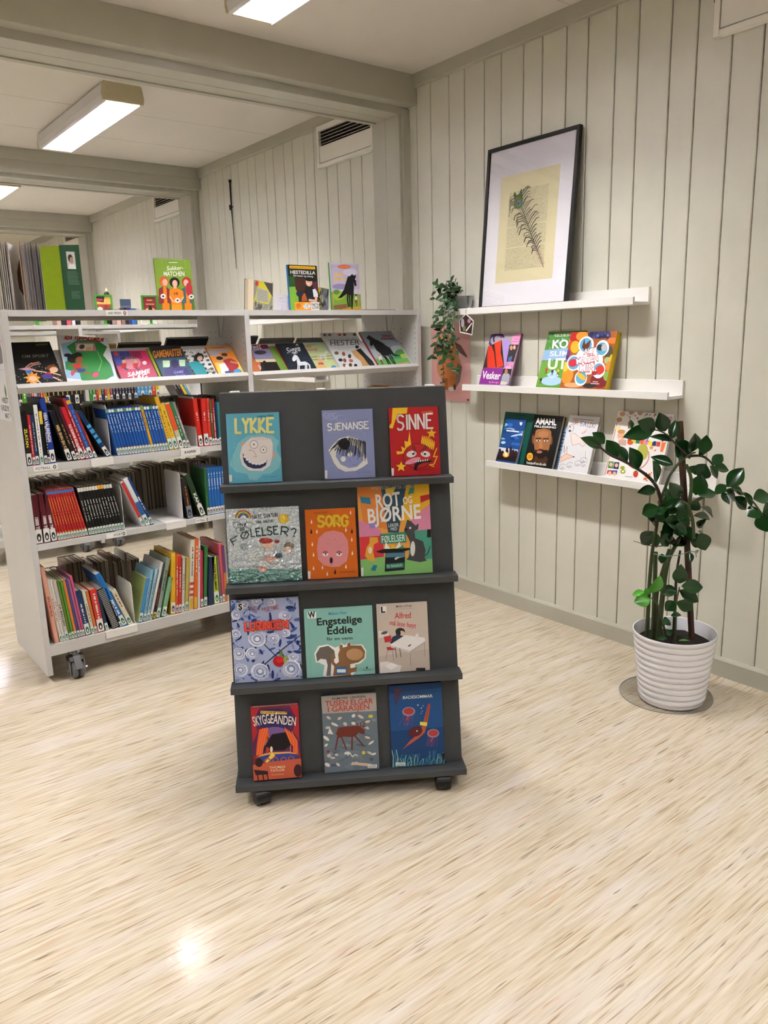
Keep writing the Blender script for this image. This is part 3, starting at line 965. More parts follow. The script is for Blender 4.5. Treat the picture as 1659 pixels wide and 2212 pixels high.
def art_g(p):      # blue roses
    for i in range(170):
        x, y = RND.uniform(60, 530), RND.uniform(165, 740)
        p.ell(x, y, RND.uniform(14, 34), RND.uniform(6, 12), RND.choice(['#2b3f86', '#4a61a8', '#8393c6', '#1f2d66', '#a9b5da']), rot=RND.uniform(0, 180), n=8, nl=(i % 8 == 0))
    p.line([(250, 640), (340, 560), (440, 480), (520, 420)], 7, '#18234f'); p.line([(280, 480), (360, 560), (420, 640)], 6, '#1d2a5c')
    for x, y, r in ((235, 440, 62), (340, 440, 40), (110, 540, 46), (200, 540, 44), (120, 650, 50), (250, 660, 62), (455, 640, 66), (470, 560, 34), (90, 410, 34), (420, 400, 32), (100, 280, 36), (235, 190, 34), (420, 285, 40), (150, 210, 30), (330, 200, 30)):
        rose(p, x, y, r)
    p.ell(375, 590, 40, 36, '#b3191f', n=12); p.ell(378, 582, 28, 25, '#d4252b', n=10); p.arc(376, 588, 22, 20, 30, 300, 4, '#8c1016'); p.ell(418, 575, 12, 24, '#9cb24a', rot=10); p.ell(390, 540, 10, 20, '#6c8a3c')
    p.pen(188, 245, 285, 252, 20, 'INGA H', 3.2, '#a8302c'); p.pen(295, 258, 382, 240, 24, 'SÆTRE'.replace('Æ', 'E'), 3.4, '#a8302c')
    p.pen(158, 385, 438, 368, 52, 'LURINGEN', 17, '#d8301f'); p.pen(158, 383, 438, 366, 50, 'LURINGEN', 5, '#e8705a')
    p.rect(108, 203, 146, 249, '#f2f1ef'); p.text(114, 246, 140, 245, 38, 'S', '#141414', .04)
    p.poly([(268, 692), (275, 680), (282, 692)], '#1b2244')
    sticker(p, 66, 380, 76, 420)

def art_h(p):      # turquoise, plain animal shape
    p.rect(570, 262, 627, 306, '#f2f1ef'); p.text(575, 303, 623, 298, 38, 'W', '#141414', .04)
    p.text(710, 283, 828, 275, 18, 'Mélanie Watt', '#2f78b4', .01)
    p.text(632, 352, 930, 330, 46, 'Engstelige', '#17191a', .025); p.text(700, 412, 868, 400, 48, 'Eddie', '#17191a', .025)
    p.text(695, 452, 865, 444, 20, 'får en venn', '#17191a', .01)
    # plain brown and grey animal silhouette inside a white cut-out edge
    p.poly([(622, 600), (612, 540), (640, 490), (700, 478), (750, 500), (775, 490), (790, 470), (815, 485), (840, 460), (862, 482), (930, 478), (958, 520), (955, 570), (920, 605), (880, 615), (890, 650), (870, 690), (690, 697), (668, 690), (680, 620), (640, 600)], '#f1efec')
    p.poly([(630, 595), (622, 545), (650, 500), (705, 488), (745, 520), (752, 570), (725, 600), (720, 690), (690, 692), (700, 620), (690, 580), (655, 575)], '#6f6660')
    p.poly([(735, 690), (745, 620), (775, 595), (770, 545), (785, 505), (850, 485), (925, 485), (950, 525), (945, 570), (905, 600), (850, 612), (855, 690)], '#8f6742')
    p.ell(880, 545, 56, 40, '#b98f66'); p.ell(790, 498, 12, 20, '#8f6742'); p.ell(842, 485, 12, 20, '#8f6742')
    p.poly([(720, 545), (735, 535), (745, 600), (770, 620), (755, 640), (728, 610)], '#8f6742'); p.poly([(850, 640), (895, 630), (890, 660), (850, 670)], '#8f6742')
    p.rect(756, 630, 826, 678, '#2a6fb0'); p.rect(762, 646, 820, 668, '#eef1f2')
    p.poly([(955, 640), (962, 625), (969, 640)], '#14302c'); p.text(935, 655, 990, 651, 8, 'GYLDENDAL', '#2f5c56')
    p.line([(575, 248), (592, 706)], 2, '#7fb3a9')  # darker line painted in as shade along the spine hinge

def art_i(p):      # boy at a school desk
    p.poly([(1040, 560), (1383, 510), (1391, 655), (1048, 676)], '#c2b4a8')
    p.rect(1045, 232, 1086, 276, '#f0efec'); p.text(1052, 273, 1080, 271, 36, 'L', '#141414', .04)
    p.text(1148, 240, 1252, 234, 13, 'MINA LYSTAD', '#3d3a38', .015); p.line([(1138, 251), (1260, 244)], 3, '#aaa19a')
    p.text(1142, 312, 1248, 306, 38, 'Alfred', '#cf3a3c', .01); p.text(1108, 352, 1282, 372, 32, 'må lese høyt', '#cf3a3c', .008)
    p.poly([(1036, 390), (1100, 398), (1108, 425), (1040, 440)], '#e6e1dc'); p.ell(1076, 404, 22, 10, '#5e5a56', rot=-15)
    p.ell(1180, 395, 32, 24, '#2a2522'); p.ell(1190, 408, 20, 18, '#dcc0ae'); p.ell(1168, 405, 16, 22, '#2a2522')
    p.poly([(1115, 470), (1130, 430), (1165, 415), (1215, 430), (1275, 445), (1270, 456), (1215, 452), (1190, 468), (1140, 490)], '#2c3a52')
    p.poly([(1072, 430), (1120, 420), (1126, 462), (1080, 468)], '#bf3438'); p.poly([(1090, 500), (1150, 492), (1155, 515), (1100, 520)], '#bf3438')
    p.line([(1100, 515), (1088, 585)], 3, '#7a7470'); p.line([(1130, 515), (1142, 590)], 3, '#7a7470')
    p.poly([(1118, 480), (1215, 418), (1345, 436), (1350, 460), (1250, 528), (1120, 490)], '#efecea'); p.poly([(1120, 488), (1250, 526), (1252, 540), (1122, 502)], '#cfcac6'); p.poly([(1250, 526), (1350, 458), (1350, 472), (1252, 540)], '#b9b4b0')
    for a in ((1252, 535, 1258, 630), (1346, 470, 1350, 565), (1150, 500, 1160, 570), (1180, 508, 1190, 565)):
        p.line([a[:2], a[2:]], 4, '#9c9894' if a[0] > 1200 else '#454a58')
    p.poly([(1282, 415), (1300, 405), (1306, 450), (1285, 455)], '#e9e7e4'); p.ell(1245, 488, 12, 5, '#a04040', rot=-30)
    p.poly([(1050, 600), (1100, 595), (1195, 625), (1185, 668), (1052, 676)], '#e4dfda'); p.poly([(1085, 625), (1130, 605), (1170, 625), (1125, 655)], '#f2f0ee')
    p.rect(1295, 640, 1358, 658, '#2a2826')

def art_j(p):      # theatre curtains
    p.poly([(190, 900), (508, 870), (520, 1180), (205, 1200)], '#5a2450')
    p.ell(350, 960, 130, 75, '#33265e'); p.ell(350, 1080, 105, 70, '#7a5a96')
    for pts in ([(190, 890), (250, 885), (215, 960), (235, 1050), (205, 1120)], [(508, 858), (450, 865), (488, 940), (470, 1040), (512, 1100)]):
        p.poly(pts, '#b3262c')
    for sx, pts in ((1, [(245, 1030), (300, 1015), (312, 1080), (270, 1150), (262, 1200), (225, 1200), (232, 1120)]), (-1, [(410, 1010), (470, 1060), (500, 1100), (505, 1185), (475, 1190), (470, 1140), (425, 1090)])):
        p.poly(pts, '#e0582c')
    for x in (250, 265, 280):
        p.line([(x + 20, 1020), (x, 1090), (x - 15, 1195)], 4, '#f08a3c')
    for x in (435, 455, 472):
        p.line([(x - 10, 1040), (x + 20, 1110), (x + 15, 1185)], 4, '#f08a3c')
    p.poly([(330, 1060), (420, 1045), (455, 1130), (410, 1165), (270, 1170), (300, 1110)], '#1a1018')
    for a in ((300, 1080, 330, 1170), (335, 1070, 350, 1150), (370, 1075, 390, 1150), (400, 1070, 425, 1150), (350, 1100, 420, 1090)):
        p.line([a[:2], a[2:]], 6, '#1a1018')
    p.ell(375, 1215, 130, 36, '#2f3f8e'); p.poly([(215, 1215), (300, 1180), (440, 1175), (515, 1195), (440, 1185), (300, 1195)], '#e8a54a')
    p.poly([(280, 1245), (330, 1180), (350, 1200), (300, 1245)], '#e8d05a'); p.ell(300, 1165, 12, 22, '#b8342c'); p.ell(325, 1160, 9, 20, '#e8d8b0')
    p.poly([(205, 1260), (330, 1240), (525, 1220), (525, 1343), (212, 1360)], '#c2593c')
    for x, y in ((300, 1235), (350, 1228), (405, 1228), (455, 1222)):
        p.arc(x, y, 18, 16, 120, 400, 8, '#c2593c')
    p.ell(245, 1245, 24, 28, '#2a141a'); p.poly([(212, 1290), (300, 1300), (305, 1320), (225, 1325)], '#2a141a')
    for a in ((235, 1320, 240, 1358), (270, 1322, 275, 1356), (295, 1315, 305, 1354)):
        p.line([a[:2], a[2:]], 7, '#2a141a')
    p.ell(500, 1300, 28, 42, '#3a1a22')
    p.rect(255, 905, 430, 925, '#e0b850'); p.text(262, 923, 428, 915, 13, 'ET ILLEVIK-MYSTERIUM', '#4a1c1c', .01)
    p.text(212, 1008, 320, 985, 62, 'SKYGG', '#f3ead8', .012); p.text(318, 985, 488, 1000, 58, 'EÅNDEN', '#f3ead8', .012)
    p.text(312, 1286, 415, 1280, 15, 'THOMAS', '#f0d8b0', .012); p.text(318, 1306, 412, 1300, 15, 'TAYLOR', '#f0d8b0', .012); p.line([(325, 1325), (408, 1321)], 3, '#e0b088')

def art_k(p):      # moose among objects
    p.poly([(654, 805), (1018, 785), (1026, 905), (664, 918)], '#a9a199')
    p.text(725, 828, 948, 815, 14, 'SIGMUND  LØVÅSEN', '#2a2826', .01)
    p.text(682, 870, 1000, 855, 34, 'TUSEN ELGAR', '#c23a2c', .012); p.text(700, 908, 975, 893, 34, 'I GARASJEN', '#c23a2c', .012)
    for i in range(60):
        p.ell(RND.uniform(665, 1045), RND.uniform(930, 1300), RND.uniform(12, 40), RND.uniform(6, 16), RND.choice(['#5d6b78', '#74818a', '#6a7780', '#4f5c6c', '#7e8b90']), rot=RND.uniform(-20, 20), n=8, nl=(i % 10 == 0))
    for i, (x, y) in enumerate(((705, 945), (778, 950), (870, 935), (918, 942), (745, 990), (815, 988), (870, 985), (965, 975), (690, 1080), (690, 1125), (965, 1080), (990, 1115), (710, 1195), (760, 1190), (700, 1255), (985, 1185), (880, 1250), (770, 1255), (1010, 1190), (735, 1210), (830, 1180), (700, 1010), (960, 1015))):
        p.ell(x, y, RND.uniform(13, 26), RND.uniform(7, 12), RND.choice(['#d8cfc6', '#c9beb2', '#e0dad2', '#d2b8a8']), rot=RND.uniform(-40, 40), n=9, nl=(i % 6 == 0))
    p.poly([(712, 1008), (738, 1055), (700, 1050)], '#dcd8d4')
    p.ell(985, 940, 16, 11, '#d8c43a'); p.ell(940, 1180, 12, 12, '#d8b83a'); p.ell(705, 1168, 12, 8, '#8c2c28')
    R = '#6e2e24'
    p.poly([(755, 1050), (770, 1010), (830, 1005), (895, 1000), (915, 1005), (945, 1030), (945, 1055), (925, 1055), (905, 1045), (885, 1070), (860, 1075), (800, 1070), (770, 1080)], R)
    for a in ((768, 1065, 752, 1155), (790, 1070, 825, 1155), (862, 1070, 862, 1160), (880, 1065, 940, 1135)):
        p.line([a[:2], a[2:]], 10, R)
    for a in ((905, 1010, 895, 985), (915, 1005, 920, 980), (925, 1005, 945, 985), (930, 1008, 955, 1005)):
        p.line([a[:2], a[2:]], 7, R)
    p.line([(835, 1195), (850, 1180), (865, 1205), (885, 1190), (900, 1200)], 6, '#e4ded6'); p.poly([(860, 1240), (960, 1250), (1000, 1255), (960, 1270), (870, 1258)], '#d8b8a4')
    p.rect(968, 1260, 1030, 1281, '#ecebea'); p.text(973, 1277, 1025, 1274, 9, 'NYNORSK', '#1b1b1b', .02)

def jelly(p, x, y, s):
    for i in range(7):
        p.line([(x - s + i * s * .33, y), (x - s * 1.1 + i * s * .3 + RND.uniform(-8, 8), y + s * 1.2), (x - s * 1.4 + i * s * .35 + RND.uniform(-20, 10), y + s * 2.4)], 2.4, '#8a4464', nl=(i == 0))
    p.line([(x, y), (x - 6, y + s), (x - 14, y + s * 1.4)], 9, '#c8413a')
    p.ell(x, y - s * .2, s * 1.2, s * .85, '#8f8aa6'); p.ell(x, y - s * .25, s * .95, s * .62, '#b63a34')

def art_l(p):      # swimmer among jellyfish
    p.poly([(1102, 800), (1450, 760), (1470, 1020), (1120, 1050)], '#1f4e86')
    p.text(1180, 808, 1410, 790, 15, 'ALDA LILLEGRAVEN', '#2f3a58', .01); p.text(1196, 836, 1392, 824, 19, 'BADESOMMAR', '#e4ddc8', .012)
    p.poly([(1135, 765), (1185, 760), (1180, 800), (1150, 880), (1140, 830)], '#4c3550')
    jelly(p, 1235, 925, 36); jelly(p, 1402, 1070, 34)
    p.poly([(1200, 1170), (1250, 1110), (1300, 1070), (1330, 1010), (1345, 940), (1362, 870), (1378, 865), (1372, 930), (1360, 1000), (1345, 1060), (1300, 1100), (1250, 1135)], '#b4523e')
    p.line([(1372, 868), (1350, 985)], 10, '#a2452f'); p.poly([(1312, 985), (1360, 990), (1358, 1015), (1312, 1008)], '#d9d24a')
    p.ell(1285, 1050, 46, 34, '#5e2228', rot=-20); p.ell(1260, 1070, 22, 18, '#5e2228')
    for x, y, r in ((1295, 875, 5), (1318, 895, 4), (1325, 915, 3), (1330, 880, 3), (1318, 930, 3), (1293, 1047, 5)):
        p.ell(x, y, r, r, '#d5dfe6', n=8)
    for i in range(34):
        x = 1140 + i * 10.3
        h = RND.uniform(50, 125) * (1 if i < 10 or i > 20 else .75)
        p.line([(x, 1292), (x + RND.uniform(-6, 14), 1292 - h * .6), (x + RND.uniform(-14, 26), 1292 - h)], RND.uniform(2.5, 6), RND.choice(['#6fb0a8', '#4a8f98', '#8cc4b0', '#3c7c90']), nl=(i % 6 == 0))
    p.rect(1156, 1258, 1220, 1279, '#ecebea'); p.text(1160, 1275, 1216, 1273, 9, 'NYNORSK', '#1b1b1b', .02)
    p.rect(1468, 1195, 1482, 1240, '#151515')

stand_book(1, -.326, 'light blue picture book with a laughing white face', .158, .209, .013, '#62b1c9', art_a, [(90, 240), (441, 231), (460, 690), (105, 704)])
stand_book(1, -.039, 'lilac picture book with a shy face hidden by black hair', .154, .209, .013, '#8e97c3', art_b, [(722, 215), (1056, 206), (1083, 661), (744, 676)])
stand_book(1, .165, 'red picture book with an angry face and yellow stars', .152, .209, .013, '#bb2126', art_c, [(1163, 200), (1490, 190), (1517, 641), (1190, 657)])
stand_book(2, -.341, 'shiny silver square picture book with rainbow and sun', .218, .225, .012, '#c4ced4', art_d, [(90, 868), (575, 850), (590, 1340), (106, 1372)], foil=True)
stand_book(2, -.105, 'orange picture book with a sad pink face and teardrops', .153, .212, .013, '#d4681d', art_e, [(608, 870), (943, 857), (966, 1318), (632, 1336)])
stand_book(2, .057, 'tall colourful picture book with a black top hat and animals', .222, .276, .011, '#e6a24a', art_f, [(955, 710), (1425, 697), (1468, 1293), (985, 1322)])
stand_book(3, -.34, 'picture book covered in blue roses with one red rose', .203, .25, .012, '#a9b4d6', art_g, [(62, 187), (511, 163), (528, 707), (80, 740)])
stand_book(3, -.123, 'turquoise square picture book with a brown animal', .209, .21, .011, '#8cc1b6', art_h, [(545, 248), (995, 218), (1018, 675), (562, 707)])
stand_book(3, .099, 'beige book with a boy reading at a school desk', .157, .212, .012, '#cdbfb2', art_i, [(1020, 222), (1350, 200), (1391, 655), (1048, 676)])
stand_book(4, -.297, 'thick dark red novel with theatre curtains on its cover', .144, .221, .03, '#7a2028', art_j, [(187, 888), (508, 855), (525, 1343), (212, 1360)])
stand_book(4, -.083, 'grey-blue book with a red-brown moose', .168, .236, .014, '#68757f', art_k, [(654, 805), (1018, 785), (1048, 1290), (683, 1310)])
stand_book(4, .125, 'deep blue book with a diver and red jellyfish', .164, .254, .013, '#173f72', art_l, [(1100, 750), (1445, 725), (1487, 1268), (1135, 1293)])
# ------------------------------------------------------------------ face-out books on the tilted shelves of the bookcase
def tilt_book(x, label, w_, h_, t_, color, art, quad, rot=0.0, lift=0.0, hide=.016, **kw):
    c, s = math.cos(TILT), math.sin(TILT)
    a0, b0 = -.018, t_ + lift
    u0, v0 = Vector((1, 0, 0)), Vector((0, s, c))
    r = math.radians(rot)
    u = u0 * math.cos(r) + v0 * math.sin(r); v = v0 * math.cos(r) - u0 * math.sin(r)
    o = Vector((x, YFR + .0265 - b0 * c + a0 * s, ZTILT - .0195 + a0 * c + b0 * s))
    if rot < 0:
        o = o - v0 * (w_ * math.sin(r))
    return cover_book(label, w_, h_ + hide, t_, color, frame_matrix(o, u, v), art, quad, vb=hide / (h_ + hide), group='face-out books on the tilted shelves', **kw)

def a1(p):        # tumbling children on black
    for i in range(70):
        p.ell(RND.uniform(100, 400), RND.uniform(860, 1020), RND.uniform(1.5, 4), RND.uniform(1.5, 3.5), RND.choice(['#d8d8c8', '#e0c878', '#b8c8a8', '#c87878']), n=6, nl=(i == 0))
    p.text(166, 830, 322, 828, 17, 'OM SPORT', '#8d8a76', .01)
    p.poly([(252, 752), (318, 748), (320, 758), (255, 762)], '#5a6a1c')
    S = '#efc4a0'
    p.poly([(130, 900), (185, 890), (240, 905), (200, 914)], '#d29aa8'); p.poly([(172, 910), (212, 908), (215, 938), (180, 940)], '#2f7fc0')
    p.line([(180, 890), (205, 870), (262, 858)], 8, '#c08878'); p.line([(195, 892), (225, 876), (270, 868)], 8, '#c08878')
    p.star(212, 965, 52, '#f09a30', 9, .6); p.ell(212, 965, 24, 18, S)
    p.line([(205, 975), (228, 1010)], 7, S); p.line([(232, 970), (262, 1000)], 7, S)
    p.ell(335, 895, 32, 20, '#8a4a24'); p.ell(345, 908, 26, 18, S); p.poly([(290, 930), (325, 918), (335, 935), (300, 950)], '#c8302c')
    p.poly([(265, 945), (300, 930), (345, 950), (340, 968), (280, 968)], '#4a3a86'); p.line([(225, 912), (300, 925)], 7, S); p.line([(325, 925), (385, 945)], 7, S); p.line([(340, 958), (385, 980)], 8, S)

def a2(p):        # football girl on white and green
    p.poly([(345, 770), (500, 735), (620, 800), (600, 860), (690, 900), (720, 970), (600, 1005), (400, 1000)], '#9cc4e2')
    p.poly([(385, 790), (450, 750), (570, 745), (645, 790), (630, 840), (680, 890), (715, 960), (660, 1005), (520, 1008), (500, 960), (400, 940), (390, 890), (450, 850)], '#2c8a40')
    p.line([(590, 815), (630, 880), (620, 940)], 6, '#7cae5c')
    p.poly([(440, 765), (565, 765), (585, 815), (455, 820)], '#c98c88'); p.rect(455, 772, 560, 810, '#dfe2e6'); p.ell(490, 790, 18, 15, '#5a3420'); p.ell(535, 800, 22, 9, '#e0b84a')
    p.pen(362, 740, 615, 758, 24, 'ADA TOPPSCORER', 7, '#b5241f')
    K = '#17120f'
    p.ell(440, 865, 40, 30, K); p.ell(400, 845, 26, 12, K); p.ell(470, 845, 30, 20, K); p.ell(485, 875, 26, 24, '#9c6038')
    p.poly([(440, 902), (495, 895), (510, 925), (470, 945)], '#c02c28'); p.line([(445, 905), (415, 918)], 8, '#9c6038'); p.line([(495, 900), (545, 920)], 8, '#9c6038')
    p.poly([(470, 930), (530, 930), (545, 955), (490, 955)], '#2c3a7a'); p.line([(480, 945), (460, 962)], 10, '#9c6038'); p.line([(530, 950), (590, 965)], 9, '#9c6038'); p.ell(452, 962, 14, 20, '#d84a78'); p.ell(605, 965, 16, 20, '#d84a78', rot=60)

def a3(p):        # pink and blue football comic
    p.poly([(713, 808), (830, 803), (860, 880), (740, 900)], '#4a4f9a'); p.poly([(830, 803), (940, 800), (985, 900), (870, 900)], '#c92a5e')
    p.poly([(745, 900), (985, 890), (1020, 990), (782, 998)], '#b83a5c'); p.ell(845, 880, 60, 40, '#d48a96')
    p.ell(750, 822, 16, 14, '#c8404a'); p.text(775, 838, 905, 830, 22, 'ADA OG ANDRINE', '#1c1626', .02); p.text(778, 860, 912, 848, 18, 'HEGERBERG', '#1c1626', .03)
    p.ell(928, 880, 15, 13, '#e6e2e0')
    for x, c in ((795, '#c8302c'), (870, '#c8302c')):
        p.ell(x, 870, 12, 10, '#e0b890'); p.poly([(x - 18, 885), (x + 18, 880), (x + 14, 910), (x - 14, 915)], c); p.line([(x, 910), (x + 20, 925)], 8, '#22305c')
    p.text(815, 968, 960, 945, 26, 'SAMME', '#f4efec', .03, .2); p.text(850, 995, 945, 985, 36, 'LAG', '#f4efec', .03)

def a4(p):        # gamer in hood
    p.poly([(965, 775), (1150, 770), (1180, 840), (1000, 850)], '#26262c')
    p.text(985, 845, 1165, 830, 40, 'GAMEMASTER', '#e08a2c', .03)
    p.poly([(1010, 860), (1195, 850), (1215, 900), (1030, 910)], '#3c5a6c'); p.rect(1040, 862, 1085, 905, '#bcd8b0'); p.rect(1145, 858, 1185, 900, '#bcd8b0')
    p.poly([(1035, 985), (1050, 920), (1085, 900), (1095, 860), (1120, 852), (1140, 862), (1150, 900), (1200, 915), (1235, 978)], '#3a3670')
    p.ell(1118, 885, 22, 26, '#2a2852'); p.text(1110, 950, 1175, 945, 18, 'GAME', '#8a8cc8', .01); p.text(1120, 978, 1190, 972, 18, 'OVER', '#8a8cc8', .01)

def a5(p):        # black and white league comic
    p.poly([(1170, 792), (1310, 785), (1400, 968), (1285, 975)], '#d8d8d6')
    for i in range(7):
        for j in range(4):
            p.ell(1190 + j * 38 + i * 13, 812 + i * 26, 11, 8, RND.choice(['#2a2a2c', '#55504c', '#1d1d20', '#8a6a50']), n=7, nl=(j == 0))
    p.text(1195, 822, 1305, 812, 26, 'LEAGUE', '#f0f0ee', .03)
    p.poly([(1215, 880), (1270, 865), (1310, 900), (1345, 970), (1290, 973), (1245, 920)], '#2a8f98'); p.ell(1275, 845, 30, 28, '#15181c'); p.ell(1282, 852, 16, 17, '#e2b090')
    p.text(1325, 930, 1372, 926, 13, 'NINA', '#1c1c1c', .02); p.text(1332, 945, 1382, 940, 13, 'GROSE', '#1c1c1c', .02)

def a6(p):        # two boys on orange
    p.poly([(1380, 880), (1535, 870), (1580, 965), (1410, 970)], '#f2c24a')
    p.text(1340, 826, 1478, 806, 26, 'BARADONNAS', '#8fb4d2', .03); p.text(1350, 842, 1410, 835, 20, 'ASKE', '#8fb4d2', .03); p.line([(1362, 790), (1440, 782)], 5, '#a85a18')
    p.poly([(1432, 860), (1480, 850), (1520, 870), (1535, 900), (1500, 950), (1450, 940)], '#a23038'); p.ell(1440, 840, 20, 20, '#c88a5c'); p.ell(1440, 828, 20, 10, '#3a2418'); p.line([(1480, 872), (1520, 880), (1525, 860)], 13, '#c88a5c')
    p.poly([(1405, 890), (1440, 880), (1465, 920), (1470, 968), (1425, 970)], '#e4e4e2'); p.ell(1412, 862, 20, 18, '#d8a078'); p.ell(1410, 852, 21, 12, '#2a1c18'); p.poly([(1440, 935), (1480, 930), (1500, 966), (1450, 969)], '#33507e')
    p.ell(1525, 938, 28, 20, '#4a9ad4')

def b1(p):        # dark horse, purple sky
    p.poly([(222, 690), (350, 688), (360, 715), (232, 718)], '#6c1030'); p.text(230, 725, 312, 715, 36, 'Vest', '#e8e0e4', .01)
    p.poly([(232, 718), (360, 715), (395, 790), (260, 795)], '#8a86a8'); p.ell(300, 740, 40, 14, '#3a3848'); p.poly([(255, 790), (395, 788), (405, 810), (262, 812)], '#d8c898')
    p.poly([(262, 812), (405, 808), (440, 905), (290, 915)], '#251c1c'); p.ell(360, 850, 50, 40, '#120e0e'); p.poly([(390, 860), (440, 895), (420, 905), (380, 880)], '#120e0e')
    p.ell(275, 825, 14, 14, '#c85a38'); p.ell(318, 815, 12, 16, '#1a1416'); p.ell(275, 855, 14, 22, '#b8a8a0')

def horse(p, x, y, s, c, flip=1):
    f = flip
    P = lambda a, b: (x + f * a * s, y + b * s)
    p.poly([P(-.55, -.15), P(-.3, -.28), P(.1, -.22), P(.3, -.45), P(.42, -.75), P(.5, -.9), P(.56, -.78), P(.78, -.5), P(.72, -.4), P(.55, -.5), P(.5, -.2), P(.45, .05), P(.2, .15), P(-.2, .12), P(-.5, .1)], c)
    for a, b in ((-.48, -.55), (-.35, -.3), (.25, .3), (.4, .48)):
        p.line([P(a, 0), P(a + .02, .45), P(b, .9)], .1 * s, c)
    p.line([P(-.52, -.1), P(-.75, .1), P(-.8, .45)], .13 * s, c)
    p.poly([P(.15, -.25), P(.3, -.6), P(.45, -.85), P(.36, -.45), P(.25, -.2)], c)

def b2(p):        # white horse on night blue
    p.text(492, 768, 592, 745, 44, 'Sigge', '#f2f2f4', .012); p.ell(565, 705, 10, 9, '#c8c4b0')
    for i in range(24):
        p.ell(RND.uniform(430, 690), RND.uniform(700, 880), 22, 5, '#26303f', rot=-30, n=6, nl=(i == 0))
    horse(p, 600, 845, 75, '#d4d8dc', -1); p.ell(545, 800, 16, 26, '#e8eaec', rot=20)

def b3(p):        # pale green farm
    p.text(610, 720, 680, 712, 24, 'H for', '#b84a34', .02); p.text(612, 745, 725, 735, 22, 'Hundevalp', '#b84a34', .015); p.line([(645, 690), (712, 684)], 4, '#7a8a64')
    p.poly([(640, 760), (830, 740), (890, 882), (720, 890)], '#b8c48a'); p.line([(650, 790), (850, 775)], 6, '#8a7a58'); p.line([(660, 810), (860, 795)], 6, '#8a7a58')
    horse(p, 765, 775, 48, '#c8ccce'); p.ell(738, 815, 18, 13, '#d8a078'); p.poly([(725, 830), (760, 825), (775, 870), (735, 872)], '#c84a3c'); p.ell(745, 855, 40, 14, '#caa870'); p.ell(835, 862, 20, 16, '#5a8ab8')

def b4(p):        # grey-white encyclopedia
    for i, c in enumerate(('#4a4a4c', '#8a4a34', '#c8ccd0', '#b8302c', '#6a3a28', '#c8c4b8', '#3a3a3c')):
        p.ell(782 + i * 36, 628 - i * .5, 12, 9, c, n=9)
    p.text(805, 674, 1000, 662, 16, 'DAMMS STORE BOK OM', '#8a8c90', .005); p.text(820, 706, 1035, 698, 38, 'HESTER', '#3a3c40', .005)
    p.text(845, 728, 990, 722, 8, 'Alt du trenger å vite om', '#8a8c90'); p.text(868, 738, 965, 734, 8, 'hester og ponnier', '#8a8c90')
    for x, y, c in ((862, 762, '#5a5238'), (915, 768, '#8a5030'), (960, 785, '#2c3038'), (890, 815, '#1c1c20'), (922, 818, '#8a4a40'), (970, 820, '#b85a4a'), (920, 858, '#7a5a40'), (965, 855, '#4a3a30'), (1005, 860, '#1c1c1e'), (940, 865, '#d8d0c8')):
        p.ell(x, y, 17, 13, c, rot=RND.uniform(0, 90), n=9)
    p.poly([(1000, 740), (1040, 725), (1080, 770), (1130, 820), (1155, 862), (1120, 868), (1060, 800)], '#15161a'); p.poly([(970, 745), (1010, 740), (1060, 790), (1110, 860), (1060, 868), (1040, 820), (1000, 790)], '#b48a58'); p.ell(1015, 715, 14, 12, '#15161a')

def b5(p):        # black horse in meadow
    p.poly([(1032, 595), (1270, 590), (1345, 715), (1110, 725)], '#8f9aa4'); p.ell(1330, 720, 70, 26, '#b4b8ba'); p.poly([(1110, 725), (1345, 715), (1370, 755), (1140, 790)], '#a7b2b8')
    p.ell(1340, 770, 50, 45, '#4a8a40'); p.ell(1365, 785, 40, 28, '#9cbc4a'); p.ell(1300, 790, 45, 25, '#3a9068'); p.poly([(1150, 800), (1400, 790), (1425, 848), (1185, 862)], '#6aa858'); p.poly([(1240, 840), (1415, 820), (1425, 848), (1200, 860)], '#5aa8a0'); p.poly([(1280, 842), (1400, 815), (1390, 830), (1300, 852)], '#c89a5c')
    K = '#0f0e10'
    p.poly([(1085, 640), (1105, 620), (1150, 650), (1200, 680), (1260, 715), (1290, 760), (1340, 775), (1300, 778), (1260, 760), (1245, 775), (1205, 770), (1160, 735), (1135, 690), (1125, 705), (1112, 695), (1110, 660)], K)
    for a in ((1195, 760, 1230, 800, 1255, 858), (1215, 765, 1245, 810, 1272, 855), (1245, 765, 1265, 800, 1290, 840), (1255, 755, 1280, 800, 1298, 835)):
        p.line([a[:2], a[2:4], a[4:]], 9, K)
    p.poly([(1110, 650), (1180, 690), (1225, 690), (1165, 655)], K)
    p.ell(1178, 768, 9, 10, '#c89a78'); p.poly([(1170, 780), (1195, 778), (1200, 805), (1178, 808)], '#e4e0dc'); p.line([(1188, 805), (1205, 838)], 10, '#6a3428')
    p.text(1200, 638, 1275, 630, 20, 'Silke-', '#a32a34', .02); p.text(1195, 655, 1290, 652, 18, 'svarten', '#a32a34', .02)

